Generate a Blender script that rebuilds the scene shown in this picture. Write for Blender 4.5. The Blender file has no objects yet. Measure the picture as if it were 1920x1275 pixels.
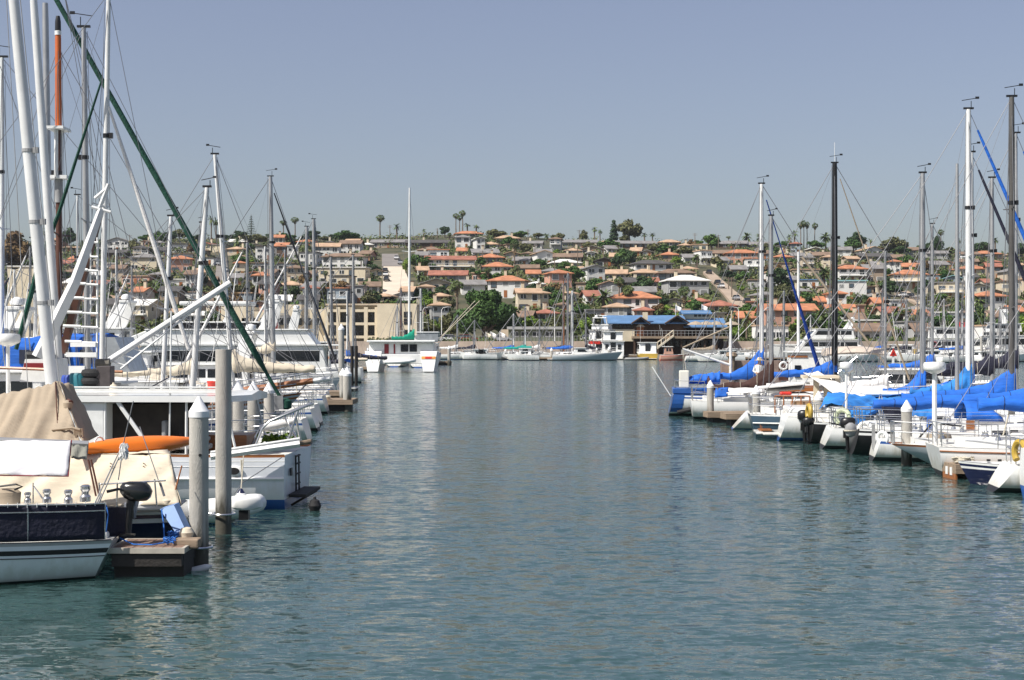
import bpy, bmesh, math, random
from mathutils import Vector, Matrix, noise
rnd = random.Random(11)
F, HZ, CX, EYE = 2800.0, 632.0, 960.0, 4.0
sc = bpy.context.scene
COL = sc.collection
PI = math.pi
rad = math.radians

def at(px, py, d):
    return Vector(((px - CX) / F * d, d, EYE - (py - HZ) / F * d))
def dwater(py):
    return EYE * F / (py - HZ)
def onwater(px, py):
    d = dwater(py)
    return Vector(((px - CX) / F * d, d, 0))

# ------------------------------------------------------------------ materials
def M(name, c, r=.55, var=.12, vs=2.5, bump=0.0, bs=18.0, metal=0.0, c2=None, stretch=None, spec=.5, coat=0.0, detail=5, alpha=None, trans=0.0, pos=False):
    m = bpy.data.materials.new(name); m.use_nodes = True
    nt = m.node_tree; b = nt.nodes['Principled BSDF']; L = nt.links
    b.inputs['Roughness'].default_value = r; b.inputs['Metallic'].default_value = metal
    b.inputs['Specular IOR Level'].default_value = spec
    if coat: b.inputs['Coat Weight'].default_value = coat; b.inputs['Coat Roughness'].default_value = .08
    if trans: b.inputs['Transmission Weight'].default_value = trans
    if alpha is not None: b.inputs['Alpha'].default_value = alpha
    if pos:
        tc = nt.nodes.new('ShaderNodeNewGeometry'); src = tc.outputs['Position']
    else:
        tc = nt.nodes.new('ShaderNodeTexCoord'); src = tc.outputs['Object']
    mp = nt.nodes.new('ShaderNodeMapping'); L.new(src, mp.inputs['Vector'])
    if stretch: mp.inputs['Scale'].default_value = stretch
    n = nt.nodes.new('ShaderNodeTexNoise'); n.inputs['Scale'].default_value = vs; n.inputs['Detail'].default_value = detail
    n.inputs['Roughness'].default_value = .62
    L.new(mp.outputs[0], n.inputs['Vector'])
    cr = nt.nodes.new('ShaderNodeValToRGB')
    a = c2 if c2 else tuple(x * (1 - var) for x in c); z = c if c2 else tuple(min(1, x * (1 + var)) for x in c)
    cr.color_ramp.elements[0].position = .32; cr.color_ramp.elements[1].position = .68
    cr.color_ramp.elements[0].color = (*a, 1); cr.color_ramp.elements[1].color = (*z, 1)
    L.new(n.outputs['Fac'], cr.inputs['Fac']); L.new(cr.outputs['Color'], b.inputs['Base Color'])
    if bump:
        n2 = nt.nodes.new('ShaderNodeTexNoise'); n2.inputs['Scale'].default_value = bs; n2.inputs['Detail'].default_value = 4
        L.new(mp.outputs[0], n2.inputs['Vector'])
        bp = nt.nodes.new('ShaderNodeBump'); bp.inputs['Strength'].default_value = min(1, bump); bp.inputs['Distance'].default_value = .05
        L.new(n2.outputs['Fac'], bp.inputs['Height']); L.new(bp.outputs[0], b.inputs['Normal'])
    return m

def dirt(m, c, zlo, zhi, amt=.8, scale=(6, 6, .8)):
    """stains of a given colour that run along the lower part of an object (weed, rust, wash marks)"""
    nt = m.node_tree; b = nt.nodes['Principled BSDF']; L = nt.links
    old = b.inputs['Base Color'].links[0].from_socket
    tc = nt.nodes.new('ShaderNodeNewGeometry'); sx = nt.nodes.new('ShaderNodeSeparateXYZ'); L.new(tc.outputs['Position'], sx.inputs[0])
    mp = nt.nodes.new('ShaderNodeMapping'); mp.inputs['Scale'].default_value = scale; L.new(tc.outputs['Position'], mp.inputs[0])
    n = nt.nodes.new('ShaderNodeTexNoise'); n.inputs['Scale'].default_value = 1.0; n.inputs['Detail'].default_value = 5; L.new(mp.outputs[0], n.inputs['Vector'])
    mr = nt.nodes.new('ShaderNodeMapRange'); mr.inputs['From Min'].default_value = zhi; mr.inputs['From Max'].default_value = zlo
    L.new(sx.outputs['Z'], mr.inputs['Value'])
    ad = nt.nodes.new('ShaderNodeMath'); ad.operation = 'MULTIPLY_ADD'; L.new(n.outputs['Fac'], ad.inputs[0]); ad.inputs[1].default_value = 1.4
    sb = nt.nodes.new('ShaderNodeMath'); sb.operation = 'ADD'; L.new(mr.outputs[0], ad.inputs[2]); L.new(ad.outputs[0], sb.inputs[0]); sb.inputs[1].default_value = -.95
    ml = nt.nodes.new('ShaderNodeMath'); ml.operation = 'MULTIPLY'; ml.use_clamp = True; L.new(sb.outputs[0], ml.inputs[0]); ml.inputs[1].default_value = 2.8
    m2 = nt.nodes.new('ShaderNodeMath'); m2.operation = 'MULTIPLY'; L.new(ml.outputs[0], m2.inputs[0]); m2.inputs[1].default_value = amt
    mx = nt.nodes.new('ShaderNodeMix'); mx.data_type = 'RGBA'; L.new(m2.outputs[0], mx.inputs['Factor']); L.new(old, mx.inputs['A']); mx.inputs['B'].default_value = (*c, 1)
    L.new(mx.outputs['Result'], b.inputs['Base Color'])
    return m

W_GEL = dirt(M('white_gelcoat', (.80, .80, .78), .28, .05, 1.5, coat=.3), (.42, .38, .28), -.1, .7, .5)
W_GEL2 = M('cream_gelcoat', (.76, .73, .64), .35, .06, 1.5, coat=.2)
W_PAINT = M('white_paint', (.78, .78, .76), .45, .08, 3)
W_METAL = M('white_spar_paint', (.68, .68, .67), .35, .1, .9, detail=8)
DECK = M('pale_deck', (.68, .66, .60), .7, .1, 4, .2, 60)
ALU = M('aluminium_spar', (.42, .42, .42), .38, .12, 1.5, metal=.55)
STEEL = M('stainless_steel', (.62, .62, .62), .22, .08, 3, metal=.9)
WIRE = M('rigging_wire', (.22, .22, .23), .4, .1, 3, metal=.4)
ROPE_W = M('pale_rope', (.55, .50, .40), .9, .2, 30, .4, 90)
ROPE_B = M('blue_rope', (.03, .16, .55), .85, .25, 30, .4, 90)
BLACK = M('black_paint', (.012, .012, .013), .35, .2, 3)
RUBBER = M('black_rubber', (.014, .014, .015), .8, .3, 6, .3, 30)
GLASS = M('dark_window_glass', (.015, .018, .022), .06, .2, 2, spec=.7)
CLEAR = M('clear_vinyl', (.28, .30, .32), .12, .2, 2, spec=.6)
NAVY = M('navy_paint', (.010, .014, .05), .22, .15, 2, coat=.4)
NAVYC = M('navy_canvas', (.012, .013, .03), .85, .25, 3, .5, 14)
BLUEP = M('blue_hull_paint', (.02, .09, .32), .3, .12, 2, coat=.3)
BLUEC = M('bright_blue_canvas', (.010, .115, .50), .8, .3, 1.6, .5, 6, stretch=(.5, 1, 1.6))
BLUEC2 = M('faded_blue_canvas', (.022, .18, .52), .85, .3, 1.6, .5, 6, stretch=(.5, 1, 1.6))
GREENC = M('green_canvas', (.005, .055, .035), .85, .3, 3, .6, 12)
TEALC = M('teal_canvas', (.0, .30, .25), .8, .15, 3, .5, 9)
TANC = M('tan_canvas', (.335, .272, .20), .9, .12, 1.2, .25, 9, stretch=(.4, 1, 1.5))
CREAMC = M('cream_canvas', (.60, .525, .41), .9, .1, 1.2, .22, 9, stretch=(.4, 1, 1.5))
WHITEC = M('white_canvas', (.72, .70, .68), .85, .06, 1.2, .22, 9, stretch=(.4, 1, 1.5))
BROWNC = M('brown_canvas', (.045, .018, .014), .85, .25, 2, .8, 5)
TEAK = M('varnished_wood', (.30, .11, .035), .35, .25, 2, .1, 30, stretch=(1, 8, 8))
WOOD = M('weathered_wood', (.27, .20, .14), .85, .35, 2, .3, 20, stretch=(.6, 6, 6))
WOODD = M('dark_shaded_wood', (.016, .013, .011), .7, .4, 2, .3, 20)  # dark wood, blackened further to carry the shade on the near dock's side
CONC = dirt(M('grey_concrete', (.43, .41, .37), .9, .2, 1.2, .35, 25, stretch=(3, 3, .7)), (.055, .05, .035), -.1, 1.25, .92, (5, 5, .7))
CONC2 = M('sunbleached_concrete', (.62, .54, .42), .9, .12, .3, .2, 8)
CAPW = M('white_plastic_cap', (.80, .80, .80), .5, .06, 3)
ORANGE = M('orange_plastic', (.85, .20, .015), .4, .08, 2)
RED = M('red_plastic', (.62, .035, .02), .4, .1, 3)
YELLOW = M('yellow_plastic', (.46, .31, .05), .5, .12, 3)
GREYP = M('grey_plastic', (.30, .30, .30), .5, .15, 3)
GREYH = M('grey_blue_hull', (.42, .47, .50), .3, .08, 2, coat=.3)
TEALH = M('slate_teal_hull', (.05, .09, .13), .3, .12, 2, coat=.3)
MAROON = M('maroon_paint', (.22, .02, .025), .4, .1, 2)
BOOTB = M('black_boot_paint', (.02, .02, .022), .5, .2, 3)
ORSPAR = M('orange_spar_paint', (.50, .11, .02), .5, .12, 2)
BRSPAR = M('brown_spar_wood', (.085, .032, .02), .5, .2, 2)
SKIN = M('skin', (.50, .29, .2), .6, .08, 6)
HATM = M('straw_hat', (.62, .52, .36), .9, .12, 20)

# ------------------------------------------------------------------ mesh builder
class MB:
    def __init__(s): s.v = []; s.f = []; s.m = []
    def add(s, vs, fs, mi=0):
        o = len(s.v); s.v += [tuple(v) for v in vs]
        for f in fs: s.f.append(tuple(i + o for i in f)); s.m.append(mi)
        return s
    def box(s, cx, cy, cz, sx, sy, sz, mi=0, rz=0.0, tx=1.0, ty=1.0, ry=0.0):
        vs = []
        for z, kx, ky in ((-.5, 1, 1), (.5, tx, ty)):
            for x, y in ((-.5, -.5), (.5, -.5), (.5, .5), (-.5, .5)):
                vs.append(Vector((x * sx * kx, y * sy * ky, z * sz)))
        R = Matrix.Rotation(rz, 3, 'Z') @ Matrix.Rotation(ry, 3, 'Y')
        vs = [R @ v + Vector((cx, cy, cz)) for v in vs]
        return s.add(vs, [(3, 2, 1, 0), (4, 5, 6, 7), (0, 1, 5, 4), (1, 2, 6, 5), (2, 3, 7, 6), (3, 0, 4, 7)], mi)
    def tube(s, pts, r, n=6, mi=0, cap=True):
        pts = [Vector(p) for p in pts]; k = len(pts)
        rs = r if isinstance(r, (list, tuple)) else [r] * k
        rings = []; up = None
        for i, p in enumerate(pts):
            t = (pts[min(i + 1, k - 1)] - pts[max(i - 1, 0)])
            t = t.normalized() if t.length > 1e-9 else Vector((0, 0, 1))
            if up is None:
                up = Vector((0, 0, 1)) if abs(t.z) < .9 else Vector((1, 0, 0))
            a = t.cross(up)
            if a.length < 1e-4: a = t.cross(Vector((0, 1, 0)))
            a.normalize(); b = a.cross(t).normalized(); up = b
            rings.append([p + (a * math.cos(2 * PI * j / n) + b * math.sin(2 * PI * j / n)) * rs[i] for j in range(n)])
        return s.loft(rings, True, cap, mi)
    def loft(s, rings, closed=True, cap=True, mi=0):
        n = len(rings[0]); o = len(s.v)
        for rg in rings: s.v += [tuple(v) for v in rg]
        for i in range(len(rings) - 1):
            for j in range(n if closed else n - 1):
                a = o + i * n + j; b = o + i * n + (j + 1) % n
                s.f.append((a, b, b + n, a + n)); s.m.append(mi)
        if cap and closed:
            s.f.append(tuple(o + j for j in range(n))[::-1]); s.m.append(mi)
            s.f.append(tuple(o + (len(rings) - 1) * n + j for j in range(n))); s.m.append(mi)
        return s
    def lathe(s, prof, n=12, c=(0, 0, 0), mi=0, cap=True):
        return s.loft([[(c[0] + r * math.cos(2 * PI * j / n), c[1] + r * math.sin(2 * PI * j / n), c[2] + z) for j in range(n)] for r, z in prof], True, cap, mi)
    def ring(s, c, R, r, axis='Z', n=20, k=8, mi=0, arc=2 * PI, a0=0):
        pts = []
        full = abs(arc - 2 * PI) < 1e-6
        for i in range(n + 1):
            t = a0 + arc * i / n
            p = Vector((R * math.cos(t), R * math.sin(t), 0))
            if axis == 'X': p = Vector((0, p.x, p.y))
            if axis == 'Y': p = Vector((p.x, 0, p.y))
            pts.append(p + Vector(c))
        return s.tube(pts, r, k, mi, not full)
    def prism(s, poly, y0, y1, mi=0):
        """poly in x,z extruded along y"""
        n = len(poly); vs = [(x, y0, z) for x, z in poly] + [(x, y1, z) for x, z in poly]
        fs = [tuple(range(n)), tuple(range(2 * n - 1, n - 1, -1))] + [(i, i + n, (i + 1) % n + n, (i + 1) % n) for i in range(n)]
        return s.add(vs, fs, mi)
    def sheet(s, fn, nu, nv, mi=0):
        vs = [fn(i / nu, j / nv) for i in range(nu + 1) for j in range(nv + 1)]
        fs = [(i * (nv + 1) + j, (i + 1) * (nv + 1) + j, (i + 1) * (nv + 1) + j + 1, i * (nv + 1) + j + 1) for i in range(nu) for j in range(nv)]
        return s.add(vs, fs, mi)
    def mesh(s, name, mats, smooth=False, angle=40):
        me = bpy.data.meshes.new(name); me.from_pydata(s.v, [], s.f)
        for m in (mats if isinstance(mats, (list, tuple)) else [mats]): me.materials.append(m)
        me.polygons.foreach_set('material_index', s.m)
        me.polygons.foreach_set('use_smooth', [smooth] * len(s.f))
        me.update()
        if smooth: me.set_sharp_from_angle(angle=rad(angle))
        return me
    def obj(s, name, mats, parent=None, loc=None, rz=0, smooth=False, angle=40, bevel=0.0):
        o = bpy.data.objects.new(name, s.mesh(name, mats, smooth, angle)); COL.objects.link(o)
        if parent: o.parent = parent
        if loc is not None: o.location = loc
        o.rotation_euler.z = rz
        if bevel:
            b = o.modifiers.new('bevel', 'BEVEL'); b.width = bevel; b.segments = 2; b.limit_method = 'ANGLE'; b.angle_limit = rad(50)
        return o

def inst(me, name, parent=None, loc=(0, 0, 0), rz=0, scale=None):
    o = bpy.data.objects.new(name, me); COL.objects.link(o)
    if parent: o.parent = parent
    o.location = loc; o.rotation_euler.z = rz
    if scale is not None: o.scale = scale
    return o
def T(o, label, cat, group=None):
    o['label'] = label; o['category'] = cat
    if group: o['group'] = group
    return o
def E(name, loc=(0, 0, 0), rz=0, label=None, cat=None, group=None):
    o = bpy.data.objects.new(name, None); COL.objects.link(o); o.location = loc; o.rotation_euler.z = rz
    o.empty_display_size = .3
    if label: T(o, label, cat, group)
    return o
def S(o, kind='structure'):
    o['kind'] = kind; return o
# ------------------------------------------------------------------ camera, light, sky
cd = bpy.data.cameras.new('camera'); cam = bpy.data.objects.new('camera', cd); COL.objects.link(cam)
cam.location = (0, 0, EYE); cam.rotation_euler = (PI / 2, 0, 0)
cd.sensor_width = 36; cd.lens = 36 * F / 1920; cd.shift_y = -(637.5 - HZ) / 1920
cd.clip_start = .1; cd.clip_end = 9000
sc.camera = cam
SUN_EL, SUN_AZ = 50, 237          # azimuth clockwise from +Y
sdir = Vector((math.sin(rad(SUN_AZ)) * math.cos(rad(SUN_EL)), math.cos(rad(SUN_AZ)) * math.cos(rad(SUN_EL)), math.sin(rad(SUN_EL))))
sl = bpy.data.lights.new('sun', 'SUN'); sl.energy = 5.0; sl.angle = rad(.5); sl.color = (1, .955, .88)
so = bpy.data.objects.new('sun', sl); COL.objects.link(so); so.rotation_euler = sdir.to_track_quat('Z', 'Y').to_euler()
w = bpy.data.worlds.new('World'); sc.world = w; w.use_nodes = True
nt = w.node_tree; bg = nt.nodes['Background']
sky = nt.nodes.new('ShaderNodeTexSky'); sky.sky_type = 'NISHITA'; sky.sun_disc = False
sky.sun_elevation = rad(SUN_EL); sky.sun_rotation = rad(SUN_AZ); sky.air_density = 1.0; sky.dust_density = 1.9; sky.ozone_density = 3.0; sky.altitude = 0
hs = nt.nodes.new('ShaderNodeHueSaturation'); hs.inputs['Saturation'].default_value = .92; hs.inputs['Hue'].default_value = .519
nt.links.new(sky.outputs[0], hs.inputs['Color'])
gm = nt.nodes.new('ShaderNodeGamma'); gm.inputs['Gamma'].default_value = .78
nt.links.new(hs.outputs[0], gm.inputs['Color']); nt.links.new(gm.outputs[0], bg.inputs['Color'])
bg.inputs['Strength'].default_value = .122
sc.view_settings.view_transform = 'Standard'; sc.view_settings.look = 'None'; sc.view_settings.exposure = .36; sc.view_settings.gamma = 1
sc.cycles.max_bounces = 6; sc.cycles.diffuse_bounces = 2; sc.cycles.glossy_bounces = 3; sc.cycles.transmission_bounces = 3
sc.cycles.transparent_max_bounces = 6; sc.cycles.caustics_reflective = False; sc.cycles.caustics_refractive = False
sc.cycles.use_denoising = True; sc.cycles.sample_clamp_indirect = 6

# ------------------------------------------------------------------ water
SLOPE = (.95, .55)
def water_mat():
    m = bpy.data.materials.new('harbour_water'); m.use_nodes = True
    nt = m.node_tree; b = nt.nodes['Principled BSDF']; L = nt.links
    b.inputs['Base Color'].default_value = (.031, .070, .067, 1); b.inputs['Roughness'].default_value = .09
    b.inputs['IOR'].default_value = 1.48; b.subsurface_method = 'BURLEY'; b.inputs['Subsurface Weight'].default_value = 1; b.inputs['Subsurface Radius'].default_value = (1, 1.3, 1.3); b.inputs['Subsurface Scale'].default_value = 2.0
    g = nt.nodes.new('ShaderNodeNewGeometry')
    def nz(scale, st, det, rough=.55, dist=0):
        mp = nt.nodes.new('ShaderNodeMapping'); mp.inputs['Scale'].default_value = st; mp.inputs['Rotation'].default_value = (0, 0, .12)
        L.new(g.outputs['Position'], mp.inputs[0])
        n = nt.nodes.new('ShaderNodeTexNoise'); n.inputs['Scale'].default_value = scale; n.inputs['Detail'].default_value = det
        n.inputs['Roughness'].default_value = rough; n.inputs['Distortion'].default_value = dist
        L.new(mp.outputs[0], n.inputs['Vector']); return n
    def vm(op, a, b):
        v = nt.nodes.new('ShaderNodeVectorMath'); v.operation = op; L.new(a, v.inputs[0])
        if isinstance(b, tuple): v.inputs[1].default_value = b
        elif b is not None: L.new(b, v.inputs[1])
        return v.outputs[0]
    # wind ripples as a field of surface slopes: short wavelets, longer wavelets, and gusts that roughen patches of the water
    small = vm('SUBTRACT', nz(9.0, (.45, 1, 1), 3, .6, .5).outputs['Color'], (.5, .5, .5)); mid = vm('SUBTRACT', nz(3.2, (.38, 1, 1), 2, .5, .4).outputs['Color'], (.5, .5, .5))
    e = nz(.05, (.3, 1, 1), 3).outputs['Fac']
    mr = nt.nodes.new('ShaderNodeMapRange'); L.new(e, mr.inputs['Value']); mr.inputs['From Min'].default_value = .35; mr.inputs['From Max'].default_value = .65
    mr.inputs['To Min'].default_value = .55; mr.inputs['To Max'].default_value = 1.1
    tot = vm('ADD', vm('MULTIPLY', small, (SLOPE[0] * .7, SLOPE[0], 0)), vm('MULTIPLY', mid, (SLOPE[1] * .7, SLOPE[1], 0)))
    sc_ = nt.nodes.new('ShaderNodeVectorMath'); sc_.operation = 'SCALE'; L.new(tot, sc_.inputs[0]); L.new(mr.outputs[0], sc_.inputs['Scale'])
    L.new(vm('NORMALIZE', vm('ADD', sc_.outputs[0], (0, 0, 1)), None), b.inputs['Normal'])
    return m
wm = MB(); wm.add([(-1400, -60, 0), (1400, -60, 0), (1400, 330, 0), (-1400, 330, 0)], [(0, 1, 2, 3)])
S(wm.obj('water', water_mat()))

# ------------------------------------------------------------------ hill
RIDGE = [(-900, 462), (0, 456), (200, 462), (330, 446), (560, 448), (760, 444), (900, 437), (1000, 446), (1150, 452), (1300, 456), (1500, 464), (1700, 473), (1920, 478), (2900, 490)]
def lerp_t(t, x):
    if x <= t[0][0]: return t[0][1]
    for (a, u), (b, v) in zip(t, t[1:]):
        if x <= b: return u + (v - u) * (x - a) / (b - a)
    return t[-1][1]
def slope(px):
    return ((HZ - lerp_t(RIDGE, px)) / F * 720 + 1) / 390
def ground(x, y):
    px = CX + F * x / max(y, 1)
    s = slope(px)
    if y < 330: return 3.0
    if y < 725: z = 3 + s * (y - 330)
    else: z = 3 + s * 395 - (y - 725) * .012
    return z
def hill(px, py):
    """the point of the hillside seen at a pixel"""
    s = slope(px); k = (HZ - py) / F
    d = (1 + 330 * s) / (s - k) if s - k > .02 else 760
    d = min(max(d, 300), 760)
    x = (px - CX) / F * d
    return Vector((x, d, ground(x, d)))
tm = MB()
ys = [290, 300, 315, 330] + [330 + i * 12 for i in range(1, 34)] + [740, 760, 800, 900, 1200, 2000]
us = [i * .045 - .9 for i in range(41)]
vs = []
for y in ys:
    for u in us:
        x = u * y
        z = ground(x, y)
        if y > 335: z += noise.noise(Vector((x * .03, y * .03, 0))) * .9 - .3
        vs.append((x, y, z))
n = len(us)
tm.add(vs, [(j * n + i, j * n + i + 1, (j + 1) * n + i + 1, (j + 1) * n + i) for j in range(len(ys) - 1) for i in range(n - 1)])
GROUND = M('dry_hillside', (.11, .092, .05), .95, .3, .10, .4, .8, c2=(.022, .034, .012), pos=True, detail=8)
S(tm.obj('hillside', GROUND, smooth=True))
# quay along the shore
SEAW = M('tan_seawall', (.50, .39, .31), .95, .25, .35, .5, 1.4, pos=True)
PAVE = M('pale_quay_paving', (.34, .31, .27), .95, .12, .3, .1, 3, pos=True)
q = MB(); q.box(0, 289, 1.2, 1100, 2.2, 4.0); T(q.obj('seawall', SEAW), 'long tan seawall running along the far shore behind the docks', 'seawall')
q = MB(); q.add([(-300, 290.1, 3.01), (300, 290.1, 3.01), (300, 322, 3.01), (-300, 322, 3.01)], [(0, 1, 2, 3)]); S(q.obj('quay_pavement', PAVE))

# streets that climb the hill
ASPH = M('pale_asphalt', (.20, .18, .165), .95, .12, .15, pos=True)
STRC = M('light_concrete_street', (.56, .48, .38), .95, .1, .15, pos=True)
TANR = M('tan_road', (.36, .28, .21), .95, .12, .15, pos=True)
def street(name, left, right, m, n=10, lift=.5):
    """left and right edges as pixel polylines on the hillside"""
    def along(pl, t):
        t *= len(pl) - 1; i = min(int(t), len(pl) - 2); f = t - i
        return pl[i][0] + (pl[i + 1][0] - pl[i][0]) * f, pl[i][1] + (pl[i + 1][1] - pl[i][1]) * f
    b = MB(); rings = []
    for i in range(n + 1):
        a, c = hill(*along(left, i / n)), hill(*along(right, i / n))
        rings.append([a + Vector((0, 0, lift - 1.6)), a + Vector((0, 0, lift)), c + Vector((0, 0, lift)), c + Vector((0, 0, lift - 1.6))])
    b.loft(rings, True, True); return S(b.obj(name, m))
street('street', [(717, 562), (719, 502)], [(772, 545), (757, 502)], STRC)
street('street', [(716, 501), (716, 478)], [(756, 501), (746, 478)], ASPH)
street('road', [(1318, 512), (1352, 548), (1384, 585)], [(1332, 508), (1378, 548), (1414, 578)], TANR)
street('street', [(402, 540), (407, 485)], [(432, 540), (424, 485)], ASPH)
street('road', [(1676, 552), (1722, 574)], [(1702, 548), (1734, 566)], TANR)

REG = []       # things of the hillside that get their label once all of them stand
def reg(o, desc, px, py, cat, group): REG.append((o, desc, px, py, cat, group))

# ------------------------------------------------------------------ houses
ROOF = {'o': M('orange_tile_roof', (.42, .175, .09), .85, .3, .5, .5, 7), 'r': M('red_brown_roof', (.30, .12, .08), .9, .3, .5, .4, 7), 'b': M('brown_shingle_roof', (.20, .135, .095), .95, .25, .5, .4, 7),
        'g': M('grey_shingle_roof', (.20, .19, .185), .95, .25, .5, .4, 7), 'd': M('dark_shingle_roof', (.075, .07, .068), .95, .25, .5, .4, 7), 'w': M('white_flat_roof', (.66, .64, .60), .9, .1, .5),
        't': M('tan_tile_roof', (.43, .29, .19), .9, .25, .5, .4, 7), 'B': M('blue_metal_roof', (.10, .20, .36), .6, .15, .6), 'l': M('teal_edged_roof', (.25, .45, .48), .8, .1, .5)}
RNAME = {'o': 'orange-roofed', 'r': 'red-roofed', 'b': 'brown-roofed', 'g': 'grey-roofed', 'd': 'dark-roofed', 'w': 'white-roofed', 't': 'tan-roofed', 'B': 'blue-roofed', 'l': 'teal-roofed'}
WALL = {'w': M('white_stucco', (.66, .65, .62), .9, .08, .6), 'c': M('cream_stucco', (.62, .54, .40), .9, .08, .6), 'y': M('beige_stucco', (.48, .40, .30), .9, .1, .6), 'p': M('pink_stucco', (.52, .29, .21), .9, .1, .6),
        't': M('tan_stucco', (.34, .26, .19), .9, .1, .6), 'g': M('grey_siding', (.36, .36, .35), .9, .1, .6), 'b': M('brown_siding', (.10, .065, .045), .9, .2, .8), 'l': M('blue_grey_siding', (.26, .31, .35), .9, .1, .6)}
WNAME = {'w': 'white', 'c': 'cream', 'y': 'beige', 'p': 'pink', 't': 'tan', 'g': 'grey', 'b': 'brown', 'l': 'blue-grey'}
wb = MB(); wb.box(0, 0, .5, 1, .06, 1, 1); wb.box(-.26, -.035, .5, .42, .03, .84); wb.box(.26, -.035, .5, .42, .03, .84)
WINDOW = wb.mesh('window', [GLASS, W_PAINT])
wb = MB(); wb.box(0, 0, .5, 1, .06, 1, 1); wb.box(0, -.035, .52, .86, .03, .86); WINDOW1 = wb.mesh('window', [GLASS, W_PAINT])
wb2 = MB(); wb2.v, wb2.f, wb2.m = list(wb.v), list(wb.f), list(wb.m); WINDOW2 = wb2.mesh('window', [M('curtained_glass', (.22, .22, .21), .15, .4, 1.5, spec=.7), W_PAINT]); WINDOW3 = wb2.mesh('window', [M('blue_grey_glass', (.06, .085, .11), .08, .4, 1.5, spec=.8), WALL['b']])  # lighter panes: grey curtained glass and blue-grey tinted glass
db = MB(); db.box(0, 0, 1.02, .95, .08, 2.04); db.box(.33, -.06, 1, .06, .06, .12, 1); DOOR = db.mesh('door', [TEAK, STEEL])
ch = MB(); ch.box(0, 0, 1.2, .8, .8, 2.4); ch.box(0, 0, 2.45, 1, 1, .18, 1); CHIM = ch.mesh('chimney', [WALL['c'], WALL['b']])
BALM = {}
def balcony_mesh(wd):
    k = round(wd)
    if k not in BALM:
        b = MB(); b.box(0, -.75, 0, k, 1.5, .22)
        for i in range(int(k / .8) + 1): b.box(-k / 2 + .05 + i * (k - .1) / max(1, int(k / .8)), -1.45, .55, .06, .06, .9)
        b.box(0, -1.45, 1.03, k, .09, .09); BALM[k] = b.mesh('balcony', W_PAINT)
    return BALM[k]

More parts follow.
